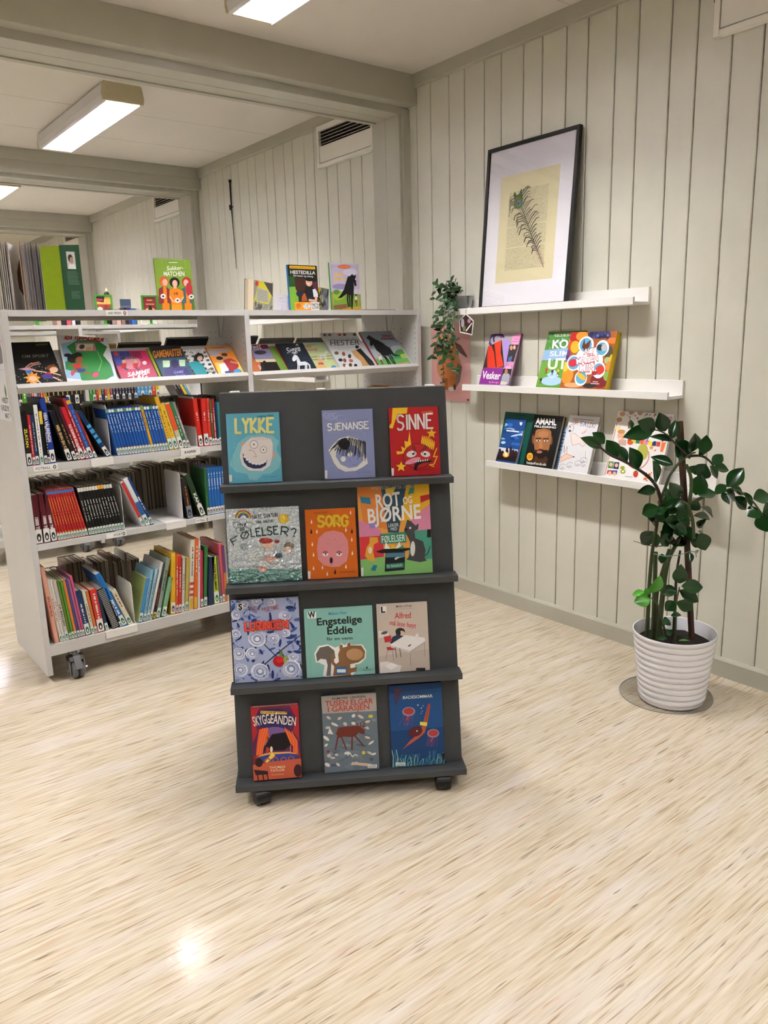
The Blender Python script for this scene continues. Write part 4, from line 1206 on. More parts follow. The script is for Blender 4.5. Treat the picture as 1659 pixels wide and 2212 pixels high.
tilt_book(.742, 'black picture book with tumbling children, on the tilted sport shelf', .183, .238, .012, '#0d0c0d', a1, [(62, 740), (330, 740), (417, 1013), (103, 1030)])
tilt_book(.93, 'white picture book with a football girl on green, tilted shelf', .2, .25, .01, '#dcdde0', a2, [(308, 712), (635, 740), (748, 1000), (418, 1015)], rot=-7, spine='#a82c2c', lift=.012, hide=.008)
tilt_book(1.152, 'pink and blue football comic with white title on the tilted shelf', .157, .171, .014, '#8f3f78', a3, [(713, 808), (940, 800), (1020, 990), (782, 998)])
tilt_book(1.318, 'yellow-green book mostly hidden behind the gamer comic', .13, .188, .008, '#a8ad2c', None, None)
tilt_book(1.33, 'dark comic with a hooded gamer and orange title', .143, .195, .008, '#33506a', a4, [(965, 775), (1150, 770), (1255, 978), (1040, 985)], lift=.008)
tilt_book(1.477, 'black and white comic with a teal-jacketed girl', .113, .177, .008, '#1d1d20', a5, [(1165, 790), (1305, 785), (1400, 968), (1270, 975)])
tilt_book(1.595, 'orange comic with two boys and a blue round sticker', .129, .188, .008, '#e58a2c', a6, [(1325, 785), (1480, 768), (1580, 965), (1410, 970)])
tilt_book(1.76, 'colourful book tucked against the divider beside the horse books', .05, .175, .012, '#b8683c', None, None)
tilt_book(1.812, 'dark red book with a black horse under a purple sky', .108, .19, .008, '#7c1838', b1, [(222, 690), (350, 688), (440, 905), (290, 915)])
tilt_book(1.918, 'green and orange book partly behind the white horse book', .1, .18, .006, '#6f8f3c', None, None)
tilt_book(1.961, 'night blue book with a white horse and red spine', .154, .184, .012, '#1b2231', b2, [(405, 693), (605, 688), (718, 890), (515, 905)], spine='#a81f2c', lift=.006)
tilt_book(2.113, 'pale green picture book with a farm child', .15, .193, .006, '#a9b587', b3, [(595, 680), (790, 665), (890, 882), (715, 890)])
tilt_book(2.25, 'large grey-white encyclopedia about horses', .222, .246, .014, '#c2c2c4', b4, [(750, 615), (1005, 610), (1160, 865), (890, 885)], lift=.006)
tilt_book(2.503, 'book with a black horse in a green meadow and red spine', .217, .257, .013, '#93a0a8', b5, [(1032, 595), (1270, 590), (1425, 848), (1185, 862)], spine='#b0202c')
# the tops of the books standing on the far side of the tilted shelves
def far_tilt(x, w_, h_, t_, color, label):
    c, s = math.cos(TILT), math.sin(TILT)
    u, v = Vector((-1, 0, 0)), Vector((0, -s, c))
    o = Vector((x + w_, YFR + RD - .0265 + t_ * c + .018 * s, ZTILT - .0195 - .018 * c + t_ * s))
    cover_book(label, w_, h_, t_, color, frame_matrix(o, u, v), group='books on the far side of the tilted shelves')
for x, w_, h_, c, l in ((.77, .19, .25, '#6a5a48', 'brown book leaning on the far side of the tilted shelf, behind the black picture book'), (1.09, .16, .235, '#c8a040', 'ochre book leaning on the far side of the tilted shelf'), (1.26, .2, .24, '#3a3a3c', 'dark book leaning on the far side behind the pink football comic'),
                        (1.48, .21, .265, '#26262a', 'black book leaning on the far side behind the orange comic'), (1.8, .16, .265, '#17171a', 'black binder leaning on the far side of the horse shelf'), (1.98, .2, .245, '#4a4440', 'grey-brown book leaning on the far side of the horse shelf'), (2.2, .21, .24, '#2c3034', 'charcoal book leaning on the far side behind the horse encyclopedia')):
    far_tilt(x, w_, h_, .012, c, l)

# ------------------------------------------------------------------ spine-out books
SPB = {}
def spine_mesh(t_, h_, d_, soft):
    key = (round(t_, 4), round(h_, 3), round(d_, 3), soft)
    if key in SPB:
        return SPB[key]
    t_, h_, d_ = key[:3]
    b = .0005 if soft else min(.0018, t_ * .15)
    e = 0 if soft else .003
    r = min(.003, t_ * .3)
    cov = MB().prism([(r, 0), (t_ - r, 0), (t_, r), (t_, d_), (t_ - b, d_), (t_ - b, r + b), (b, r + b), (b, d_), (0, d_), (0, r)], 2, 0, h_).mesh('spine_cover')
    pg = boxmesh('spine_pages', b, r + b, e, t_ - b, d_ - e, h_ - e)
    SPB[key] = (cov, pg)
    return SPB[key]
STK = {}
def spine_print(t_, h_, title, tcol, stick, band, foot):
    """returns (sticker mesh, lettering mesh); '~' stands for lettering too small to read: a row of fine marks"""
    key = (round(t_, 3), round(h_, 2), title, tcol, stick, band, foot)
    if key in STK:
        return STK[key]
    p, st = Print(t_, h_), Print(t_, h_)
    m = .12
    if band:
        for z0, z1, c in band:
            p.rect(0.04, z0, .96, z1, c)
    if foot:
        p.rect(m, .012, 1 - m, .012 + .16, foot)
    if stick:
        sh = min(.05, t_ * 1.9) / h_ + .03
        st.layer = 20
        st.rect(.06, .02, .94, .02 + sh, stick)
        st.ell(.5, .02 + sh * .42, .3, sh * .3, '#2c2c2e' if stick != '#d9e4dc' else '#2f6a52', n=10); st.ell(.5, .02 + sh * .36, .13, sh * .14, stick, n=8)
    if title:
        txt, z0, z1, hh = title
        p.layer += 1
        if txt == '~':
            z = z1
            rr = random.Random(int(z0 * 1000) + int(h_ * 1e5) + int(t_ * 1e5))
            while z > z0:
                l = rr.uniform(.012, .035)
                w2 = hh * rr.uniform(.22, .34)
                p.poly([(.5 - w2, z - l), (.5 + w2, z - l), (.5 + w2, z), (.5 - w2, z)], tcol, False)
                z -= l + rr.choice([.008, .008, .03])
        else:
            V, Fc = text_tris(txt, .03)     # reads from top to bottom
            k = len(p.v); y = -.00012 - p.layer * .00003
            for a, b in V:
                x = .5 + (b - .5) * hh
                p.v.append((x * t_, y, (z1 - (z1 - z0) * a) * h_))
            for f in Fc:
                p.f.append(tuple(k + i for i in f)); p.c.append(lin(tcol))
    STK[key] = (st.mesh('sticker') if st.f else None, p.mesh('spine_lettering') if p.f else None)
    return STK[key]

def spine_book(x, y, z, t_, h_, d_, lean, color, label, group, title=None, tcol='#efeee8', stick=None, band=None, foot=None, pages='#cfc4ac', soft=False, right=False, back=False, name='book'):
    """lean > 0: top tips to the left (pivot at the left foot); right: tips to the right about its right foot"""
    a = math.radians(lean)
    t = thing(name, label, 'book', (x, y, z), group=group)
    cov, pg = spine_mesh(t_, h_, d_, soft)
    if back:
        t.rotation_euler = (0, -a, PI)
    else:
        t.rotation_euler = (0, -a if not right else a, 0)
        if right:
            t.location = (x + t_ * (1 - math.cos(a)), y, z + t_ * math.sin(a))
    add('cover', cov, COVER, t, color=color)
    add('pages', pg, PAGES, t, color=pages)
    if not back:
        sp = spine_print(t_, h_, title, tcol, stick, band, foot)
        for nm, me in zip(('sticker', 'spine_lettering'), sp):
            if me:
                o = add(nm, me, PRINT, t)
                if nm == 'spine_lettering':
                    tag(o, kind='stuff')
    return t

YS = YFR + .012
def c3(x, y): return (x / 3.318, 800 + y / 3.318)
def c4(x, y): return (x / 3.0722, 1100 + y / 3.0722)
def px_book(cv, u0, u1, tu, tv, bv, z, **kw):
    b0 = at(*cv(u0, bv), 1, YS); b1 = at(*cv(u1, bv), 1, YS); tp = at(*cv(tu, tv), 1, YS)
    x0, t_ = b0[0], max(.005, b1[0] - b0[0])
    dx, dz = b0[0] - tp[0], tp[2] - b0[2]
    lean = math.degrees(math.atan2(dx, dz)); h_ = min(.33, math.hypot(dx, dz))
    if abs(lean) < 2.5:
        lean = 0
    t_ = t_ * math.cos(math.radians(lean)) * .985
    right = lean < 0
    return spine_book(x0, YS, z, t_, h_, kw.pop('d', min(.2, h_ * .78)), abs(lean), right=right, **kw)

G2 = 'football books on the shelf under the tilted covers'
WS, GS = '#e6e4e0', '#d9e4dc'
rows = [
 (193, 233, 137, 262, 658, '#16140f', 'thick black football biography with big yellow spine lettering', dict(title=('ZLATAN', .34, .68, .5), tcol='#e3dc4a', stick=WS)),
 (235, 258, 194, 305, 668, '#c2222a', 'thin red paperback beside the thick black football biography', dict(stick=WS, title=('~', .25, .8, .4))),
 (258, 285, 218, 306, 665, '#20395e', 'thin navy paperback beside the thin red one', dict(stick=WS, title=('~', .3, .85, .35), tcol='#c8c0a0')),
 (287, 318, 240, 235, 665, '#14443c', 'tall dark green book with a white spine', dict(stick=GS, band=((.0, 1, '#e9e8e2'),), title=('~', .2, .85, .3), tcol='#3a3a3a')),
 (320, 344, 283, 262, 662, '#16161a', 'slim black book with a yellow spine patch', dict(stick=WS, band=((.72, .95, '#e6c04a'),))),
 (345, 362, 303, 272, 660, '#1a1a1c', 'slim plain black book left of the royal blue one', dict(stick=WS, title=('~', .2, .7, .4))),
 (363, 405, 281, 195, 660, '#213c98', 'royal blue book with bold white spine lettering', dict(stick=WS, title=('HEIA VÅLERENGA!', .33, .78, .55))),
 (485, 525, 352, 287, 645, '#14161e', 'leaning black book with gold spine lettering', dict(stick=WS, title=('MER ENN EN KLUBB', .1, .72, .5), tcol='#e0b070')),
 (530, 558, 377, 240, 640, '#17140f', 'leaning slim black book with small gold lettering', dict(stick=WS, title=('~', .3, .65, .35), tcol='#c8a850')),
 (560, 581, 415, 268, 640, '#571428', 'leaning slim maroon book', dict(stick=WS, title=('~', .2, .5, .4))),
 (582, 618, 432, 265, 638, '#be202c', 'leaning bright red biography with white block lettering', dict(stick=WS, title=('OLE GUNNAR SOLSKJÆR', .2, .68, .5))),
 (619, 643, 445, 198, 636, '#b9242b', 'leaning tall thin red book beside the red biography', dict(stick=WS, title=('~', .1, .8, .35))),
 (645, 680, 462, 195, 630, '#2550a4', 'leaning tall blue book with a yellow crest', dict(stick=WS, band=((.9, .96, '#d8b040'),), title=('~', .2, .8, .35), tcol='#7c98d0')),
 (682, 702, 534, 290, 618, '#9c2a26', 'leaning thin brick red book', dict(stick=GS, title=('~', .15, .5, .4), tcol='#d8a060')),
 (768, 805, 548, 282, 605, '#10355c', 'dark blue book tipped far over onto the first bookend', dict(stick=WS, band=((.3, .38, '#3f9ad2'), (.42, .48, '#3f9ad2'), (.52, .6, '#3f9ad2'), (.64, .7, '#3f9ad2')))),
]
for r in rows:
    px_book(c3, *r[:5], Z2, color=r[5], label=r[6], group=G2, **r[7])
bl = ['B'] * 12 + ['Y'] + ['B'] * 5
n = len(bl)
for i, k in enumerate(bl):
    f0 = i / n
    u0 = 845 + 370 * f0; u1 = u0 + 370 / n - .6
    px_book(c3, u0, u1, 750 + (1130 - 750) * f0, 275 - 33 * f0, 607 - 40 * f0, Z2, color='#1c58a8' if k == 'B' else '#e0a82c',
            label='blue series volume with white spine lettering and orange foot label' if k == 'B' else 'single yellow volume among the blue series', group='blue series volumes' if k == 'B' else G2,
            title=('~', .5, .88, .4), tcol='#dfe6ee' if k == 'B' else '#5a4a1c', stick=GS, foot='#e09a34', band=((.93, .99, '#dcdccf' if i % 3 else '#5a9a4a'),), d=.15)
for r in [
 (1217, 1250, 1105, 190, 570, '#e2b02a', 'tall thick yellow book at the end of the blue series', dict(title=('~', .2, .8, .35), tcol='#6a4a10', stick=GS)),
 (1251, 1287, 1142, 240, 563, '#e6b834', 'yellow book next to the tall thick yellow one', dict(title=('~', .3, .85, .35), tcol='#6a4a10', stick=GS)),
 (1289, 1325, 1180, 235, 560, '#c9c4a0', 'cream book with an orange-red spine top', dict(band=((.4, .98, '#dc5228'),), stick=WS)),
 (1326, 1349, 1215, 232, 556, '#1f7a4a', 'thin green book with white lettering by the second bookend', dict(title=('~', .3, .7, .45), stick=WS)),
 (1350, 1371, 1235, 228, 552, '#8f8b88', 'thin grey book leaning beside the second bookend', dict(stick=WS, title=('~', .3, .7, .4))),
]:
    px_book(c3, *r[:5], Z2, color=r[5], label=r[6], group=G2, **r[7])
for r in [
 (1428, 1460, 1380, 200, 543, '#cf2a20', 'bright red book right against the second bookend', dict(stick=WS, title=('~', .55, .72, .4))),
 (1464, 1500, 1430, 198, 537, '#cb281f', 'bright red book, second in the red trio', dict(stick=WS, title=('~', .52, .72, .4))),
 (1501, 1523, 1465, 196, 534, '#d0342a', 'bright red book, third in the red trio', dict(stick=WS, title=('~', .55, .75, .4))),
 (1524, 1540, 1487, 205, 531, '#5c5f2c', 'thin olive book beside the red trio', dict(stick=WS, title=('~', .5, .7, .45))),
 (1541, 1558, 1510, 200, 529, '#b8283c', 'thin crimson book beside the olive one', dict(stick=WS, title=('~', .2, .8, .4))),
 (1559, 1573, 1535, 222, 527, '#1c2c54', 'thin navy book at the far end of the football shelf', dict(stick=WS)),
 (1574, 1592, 1550, 222, 525, '#1d8083', 'thin teal book at the far end of the football shelf', dict(stick=WS)),
]:
    px_book(c3, *r[:5], Z2, color=r[5], label=r[6], group=G2, **r[7])

# the shelf below
G3 = 'sport series on the middle shelf'
for r, l in (((258, 314, 216, 890, 1243), 'first'), ((317, 368, 258, 888, 1238), 'second'), ((371, 416, 300, 885, 1230), 'third')):
    px_book(c3, *r, Z3, color='#571722', label='thick maroon training book with white lettering, %s from the end panel' % l, group=G3, title=('10000 TIMER', .16, .55, .42), stick=WS, d=.17)
for i in range(11):
    f0 = i / 11
    u0 = 418 + 221 * f0
    px_book(c3, u0, u0 + 19.4, 326 + 197 * f0, 862 - 26 * f0, 1218 - 35 * f0, Z3, color='#b4242a', label='red series volume with blue top label', group='red series volumes', title=('~', .3, .85, .36), tcol='#e0a048', stick=GS, foot='#e08a34', band=((.93, .985, '#3f74b4'),), d=.15)
for i in range(12):
    f0 = i / 12
    u0 = 641 + 258 * f0
    px_book(c3, u0, u0 + 20.8, 548 + 247 * f0, 836 - 36 * f0, 1182 - 44 * f0, Z3, color='#191817', label='black series volume with white spine lettering', group='black series volumes', title=('~', .3, .72, .36), stick=GS, band=((.9, .98, '#d8d4c8' if i not in (7, 8) else '#e0a434'),), d=.15)
for r in [
 (1022, 1045, 862, 797, 1114, '#d8d6d4', 'leaning white book with a red spine stripe', dict(band=((.2, .98, '#c2302e'),), stick=GS)),
 (1047, 1084, 882, 776, 1110, '#dfe2e6', 'leaning white book with a blue spine stripe', dict(band=((.05, .5, '#2f5f9c'),), stick=GS)),
 (1086, 1110, 908, 772, 1105, '#1f3f7a', 'leaning thin blue book beside the blue-striped one', dict(stick=GS, title=('~', .3, .6, .5))),
 (1345, 1386, 1295, 762, 1052, '#1d1b1a', 'leaning black book with orange lettering by the tall white bookend', dict(title=('~', .2, .8, .35), tcol='#d8702c', stick='#7a828c')),
 (1440, 1480, 1320, 742, 1036, '#1f3a22', 'leaning dark green book with white lettering', dict(title=('KAMP', .2, .55, .5), stick=WS)),
]:
    px_book(c3, *r[:5], Z3, color=r[5], label=r[6], group=G3, **r[7])
bx0 = at(*c3(1487, 1033), 1, YS)[0]
for i in range(7):
    spine_book(bx0 + i * .0138, YS, Z3, .0134, .215, .15, 0, '#1f6ab8' if i else '#2f6a3a', 'light blue junior series volume' if i else 'green volume at the head of the light blue junior series', 'light blue junior series', title=('~', .55, .9, .45) if i else None, stick=WS)

# bottom shelf
G4 = 'sport and game books on the bottom shelf'
rows = [
 (365, 395, 262, 372, 877, '#e3a48c', 'tall salmon pink game book at the end of the bottom shelf', dict(title=('SPILLBOKA', .35, .62, .4), tcol='#8c2c24')),
 (398, 417, 308, 452, 864, '#d6d2ca', 'thin off-white book next to the salmon one', dict(stick=GS, title=('~', .35, .7, .4), tcol='#a83c34')),
 (418, 435, 325, 450, 859, '#e0dbd3', 'thin white book with red lettering', dict(stick=GS, title=('~', .35, .65, .4), tcol='#a83c34')),
 (436, 461, 345, 455, 853, '#cbc4be', 'pale grey book beside the thin white ones', dict(stick=GS, title=('LA BALLEN', .25, .6, .45), tcol='#3a3230')),
 (462, 477, 376, 462, 849, '#64842a', 'thin olive green book on the bottom shelf', dict(stick=GS)),
 (478, 496, 395, 460, 845, '#4c962e', 'bright green thin book on the bottom shelf', dict(stick=GS)),
 (497, 516, 412, 455, 842, '#e07c38', 'thin orange book beside the bright green one', dict(stick=GS)),
 (517, 534, 430, 450, 838, '#484a8a', 'thin purple-blue book on the bottom shelf', dict(stick=GS)),
 (535, 551, 447, 452, 833, '#aa6888', 'thin mauve book on the bottom shelf', dict(stick=GS)),
 (552, 567, 462, 430, 829, '#d25884', 'thin pink book, taller than the mauve one', dict(stick=GS)),
 (568, 606, 493, 520, 816, '#173860', 'navy book with white label and lettering', dict(stick=GS, title=('~', .3, .7, .4), foot='#e0a040')),
 (607, 629, 540, 520, 808, '#d4d0c4', 'thin pale book beside the navy one', dict(stick=GS, title=('~', .3, .7, .4), tcol='#444')),
 (630, 649, 565, 522, 802, '#da803a', 'thin orange book beside the bright red one', dict(stick=GS)),
 (650, 697, 592, 515, 798, '#cf342e', 'bright red book with white lettering on the bottom shelf', dict(stick=WS, title=('~', .2, .9, .45))),
 (700, 723, 632, 522, 780, '#1d3450', 'thin dark navy book behind the spiral notebook', dict(stick=GS)),
 (748, 796, 640, 512, 772, '#232325', 'black spiral-bound book leaning to the left', dict(band=tuple((.03 + k * .04, .045 + k * .04, '#b9b9b6') for k in range(24)))),
 (798, 814, 690, 505, 763, '#18181a', 'leaning thin black book beside the spiral one', dict(title=('~', .3, .7, .4), stick=GS)),
 (815, 851, 630, 410, 755, '#1f76c2', 'tall bright blue book leaning left', dict(title=('~', .25, .5, .7), stick=GS)),
 (853, 887, 736, 520, 745, '#e0dabc', 'leaning cream book with a red foot', dict(stick=GS, band=((.02, .16, '#c8302c'),), title=('~', .5, .9, .5), tcol='#8a2c28')),
 (915, 942, 965, 440, 733, '#9aa866', 'large green picture book with a blue spine leaning right', dict(band=((0, 1, '#4a90c4'),), stick=GS)),
 (945, 965, 1001, 387, 728, '#8abcd4', 'thin sky blue book leaning right, first of two', dict(title=('~', .2, .8, .35), tcol='#1c3c54', stick=GS)),
 (967, 987, 1031, 380, 722, '#9cc6d8', 'thin sky blue book leaning right, second of two', dict(title=('~', .2, .8, .35), tcol='#1c3c54', stick=GS)),
 (989, 1008, 1066, 335, 715, '#d9d9d5', 'white book with dark cover leaning right', dict(stick=WS)),
 (1010, 1029, 1060, 440, 709, '#1c1b1c', 'short black book with red lettering', dict(title=('~', .35, .75, .5), tcol='#d0402c', stick='#d8c83c')),
 (1031, 1058, 1106, 305, 703, '#8c9a8c', 'grey-green book with dark title leaning right', dict(title=('JEG HAR LAGET', .45, .8, .4), tcol='#22302c', foot='#e0d05a', stick=GS)),
 (1068, 1098, 1122, 440, 700, '#7cae86', 'short green book leaning right', dict(stick=GS, foot='#4aa05a')),
 (1132, 1164, 1134, 275, 683, '#e0b024', 'thick yellow patterned book', dict(stick=WS)),
 (1165, 1184, 1166, 290, 682, '#d65828', 'thin orange-red book right of the yellow patterned one', dict(title=('~', .3, .8, .4), stick=WS)),
 (1185, 1205, 1186, 300, 680, '#cc2e26', 'thin scarlet book right of the orange-red one', dict(title=('~', .4, .8, .4), stick=WS)),
 (1206, 1225, 1213, 312, 675, '#cfcbc2', 'thin pale grey book among the red and orange ones', dict(title=('~', .4, .7, .4), tcol='#333', stick=GS)),
 (1226, 1250, 1238, 312, 668, '#bfa848', 'thin mustard book among the red and orange ones', dict(stick=GS)),
 (1253, 1283, 1264, 190, 656, '#e2dcd0', 'tall white book with a red zigzag at the foot', dict(title=('~', .5, .9, .35), tcol='#333', band=((.2, .24, '#c84030'), (.28, .32, '#c84030'), (.36, .4, '#c84030')), foot='#d8b040')),
 (1284, 1311, 1294, 178, 649, '#dc681e', 'tall orange book beside the tall white one', dict(title=('~', .55, .9, .35), foot='#d8b040')),
 (1312, 1329, 1314, 200, 645, '#dedad6', 'tall thin white book beside the tall orange one', dict(title=('~', .55, .9, .4), tcol='#2c3c7a')),
 (1330, 1350, 1327, 265, 642, '#c2284a', 'raspberry pink book on the bottom shelf', dict(stick=GS)),
 (1352, 1375, 1357, 235, 636, '#2c7638', 'green book on the bottom shelf beside the raspberry one', dict(stick=GS)),
 (1380, 1419, 1388, 305, 626, '#14284a', 'dark navy book beside the lime one', dict()),
 (1424, 1460, 1397, 310, 619, '#bcc836', 'lime yellow book with black lettering', dict(title=('GATAS PARLAMENT', .3, .85, .45), tcol='#1c1c14', stick=GS)),
 (1462, 1477, 1442, 300, 611, '#746d67', 'thin grey-brown book beside the lime one', dict(stick=GS)),
 (1478, 1495, 1455, 215, 604, '#d2546a', 'thin coral book near the display stand', dict(stick=GS)),
 (1496, 1515, 1472, 215, 599, '#d87a34', 'orange and purple book near the display stand', dict(band=((.5, .98, '#6a3a7a'),))),
]
for r in rows:
    px_book(c4, *r[:5], Z4, color=r[5], label=r[6], group=G4, **r[7])

# rows on the far side of the case, fore-edges and tops towards the reader
BN = {'#26231f': 'black-brown', '#4a443c': 'taupe', '#2a3038': 'blue-black', '#3a2a24': 'dark chestnut', '#5a5248': 'khaki grey', '#4a3a2a': 'umber', '#3a3530': 'charcoal brown', '#6a5a40': 'tan', '#2c2a28': 'near-black', '#3a2228': 'dark wine', '#2a2c30': 'graphite', '#6a2a30': 'burgundy', '#e0dcd4': 'white', '#30343a': 'slate'}
def back_row(xa, xb, z, cols, label, hs, group, tmin=.012, tmax=.026, case_y=YFR, lean=0):
    x = xb
    i = 0
    while x > xa + .03:
        t_ = RND.choice([.013, .016, .019, .022, .026])
        h_ = RND.choice(hs)
        spine_book(x, case_y + RD - .012, z, t_, h_, .15, 0, cols[i % len(cols)], BN[cols[i % len(cols)]] + ' ' + label, group, back=True, pages=RND.choice(['#b9ab90', '#a4967c', '#c4b8a0', '#8f8168']))
        x -= t_ + .0006; i += 1
back_row(.75, 1.72, Z2, ['#26231f', '#4a443c', '#2a3038', '#3a2a24', '#5a5248'], 'book with its fore-edge outwards behind the football books', [.19, .2, .205], 'far-side row behind the football books')
back_row(.75, 1.72, Z3, ['#4a3a2a', '#3a3530', '#6a5a40', '#2c2a28'], 'book with a brownish fore-edge behind the sport series', [.19, .2, .205, .21], 'far-side row behind the sport series')
back_row(.76, 1.26, Z4, ['#3a2228', '#2a2c30', '#6a2a30', '#e0dcd4', '#30343a'], 'book with a pale fore-edge behind the game books', [.2, .22, .24], 'far-side row behind the game books')
# books seen just above the stand on the right-hand shelf
x = 1.93
for i, (t_, h_, c) in enumerate([(.02, .2, '#2c2630'), (.018, .195, '#3a4a34'), (.016, .2, '#4a5a3a'), (.02, .205, '#b85a34'), (.017, .2, '#5a4a34'), (.02, .2, '#8a7a34'), (.018, .21, '#3a3a30'), (.02, .21, '#7a4a34'), (.018, .2, '#4a4438'), (.02, .21, '#8a3a30'), (.016, .2, '#2c3a4a'), (.02, .205, '#6a2c2c'), (.018, .2, '#7a2a24')]):
    spine_book(x, YS + .03, Z2, t_, h_, .16, 0, c, ('dark plum', 'moss green', 'olive', 'rust orange', 'brown', 'mustard', 'dark olive', 'terracotta', 'grey-brown', 'brick red', 'slate blue', 'oxblood', 'chestnut')[i] + ' book in the row just visible over the display stand', 'books on the right-hand shelf over the stand', stick=WS)
    x += t_ + .0008
spine_book(2.55, YS + .03, Z2, .022, .2, .16, 0, '#b8b034', 'yellow-green book near the wall end of the right-hand shelf', 'books on the right-hand shelf over the stand', pages='#c9c04a')
spine_book(2.573, YS + .03, Z2, .02, .205, .16, 0, '#d86a24', 'orange book against the yellow-green one near the wall end', 'books on the right-hand shelf over the stand')
spine_book(1.77, YS + .03, Z2, .02, .19, .16, 0, '#2a3a28', 'dark green book standing against the divider panel', 'books on the right-hand shelf over the stand')

# ------------------------------------------------------------------ bookends and shelf labels
def bookend(x, z, h_, label, text=None, d_=.175, front=True, wd=.09, lean=0, y=YFR):
    t = thing('bookend', label, 'bookend', (x, y, z), group='white metal bookends')
    add('plate', MB().prism([(.02, 0), (.02 + d_, 0), (.02 + d_, h_ - .012), (.008 + d_, h_), (.032, h_), (.02, h_ - .012)], 0, 0, .002).mesh('bookend_plate'), WHITE, t)
    add('foot', MB().box(-wd, -.002, 0, .002, .12, .0015).mesh('bookend_foot'), WHITE, t)
    if front:
        add('front_tab', MB().box(-wd, -.0035, -.03, .002, -.0015, .0015).mesh('bookend_tab'), WHITE, t)
        if text:
            p = Print(wd, .026); p.text(.2, .3, .8, .3, .42, text, '#222', .02)
            add('tab_lettering', p.mesh('tab_lettering'), PRINT, t, loc=(-wd, -.0036, -.028))
    return t
bx = lambda u, v, cv=c3: at(*cv(u, v), 1, YFR)[0]
bookend(bx(805, 612), Z2, .212, 'white metal bookend left of the blue series')
bookend(bx(1428, 548), Z2, .222, 'white metal bookend with handwritten tab, right of the blue series', 'KASPER')
bookend(bx(903, 1138), Z3, .19, 'thin metal bookend at the end of the black series', front=False, wd=.04)
bookend(bx(1325, 1062), Z3, .212, 'tall white bookend standing alone in the gap of the middle shelf')
bookend(bx(905, 760, c4), Z4, .185, 'white bookend between the two halves of the bottom shelf', wd=.135)
xl = lambda u, v, cv=c3: at(*cv(u, v), 1, YFR)[0]
shelf_label(xl(240, 690), Z2 - .0235, .09, .022, 'FOTBALL', mark='#555')
shelf_label(xl(762, 1185), Z3 - .0235, .085, .022, 'SPORT', mark='#2f7a5a', tx=(.35, .8))
shelf_label(xl(1403, 1070), Z3 - .0235, .064, .02, 'FOTBALL', mark='#555')
p = Print(.12, .02).full('#c9c7bf'); p.text(.05, .2, .7, .2, .5, 'SPORT OG SPILL', '#55534e'); p.ell(.86, .5, .06, .4, '#8a9088')
add('shelf_label', p.mesh('shelf_label'), PRINT, CASE, loc=(.745 - RX[0], .003, Z4 + .0006), rot=(-PI / 2, 0, 0))

# paper notices on the end panel
def notice(y0, z0, wd, h_, draw, label):
    p = Print(wd, h_).full('#e4e3e6'); draw(p)
    o = add('paper_notice', p.mesh('paper_notice'), PRINT, None, loc=(RX[0] - .001, y0, z0), rot=(0, 0, -PI / 2))
    sh = boxmesh('notice_sheet', 0, -.0001, 0, wd, .0008, h_)
    add('sheet', sh, PAPERW, o)
    tag(o, label, 'notice')
    return o
def d1(p):
    p.ell(.82, .58, .07, .14, '#7aa84a'); p.ell(.82, .58, .04, .08, '#222')
    p.text(.45, .36, .94, .36, .1, 'HEST', '#1c1c1c', .03); p.text(.3, .2, .94, .2, .1, 'KJÆLEDYR', '#1c1c1c', .03); p.text(.55, .05, .85, .05, .1, 'MAT', '#1c1c1c', .03)
    p.ell(.95, .14, .03, .07, '#c9b04a')
def d2(p):
    p.poly([(.7, .1), (.95, .12), (.97, .35), (.85, .6), (.7, .4)], '#77747c'); p.rect(.8, .5, .96, .8, '#b85a9a'); p.ell(.75, .8, .1, .1, '#4a5aa0')
notice(3.49, 1.088, .21, .197, d1, 'white notice listing book topics taped to the end panel')
notice(3.495, 1.288, .21, .2, d2, 'white notice with a picture taped above the topic notice')
# ------------------------------------------------------------------ things standing on top of the bookcase
def up_book(x, y, label, w_, h_, t_, color, art, quad, back=3.0, **kw):
    a = math.radians(back)
    u, v = Vector((1, 0, 0)), Vector((0, math.sin(a), math.cos(a)))
    o = Vector((x, y, ZT + t_ * math.sin(a)))
    return cover_book(label, w_, h_, t_, color, frame_matrix(o, u, v), art, quad, group='books standing on top of the bookcase', **kw)

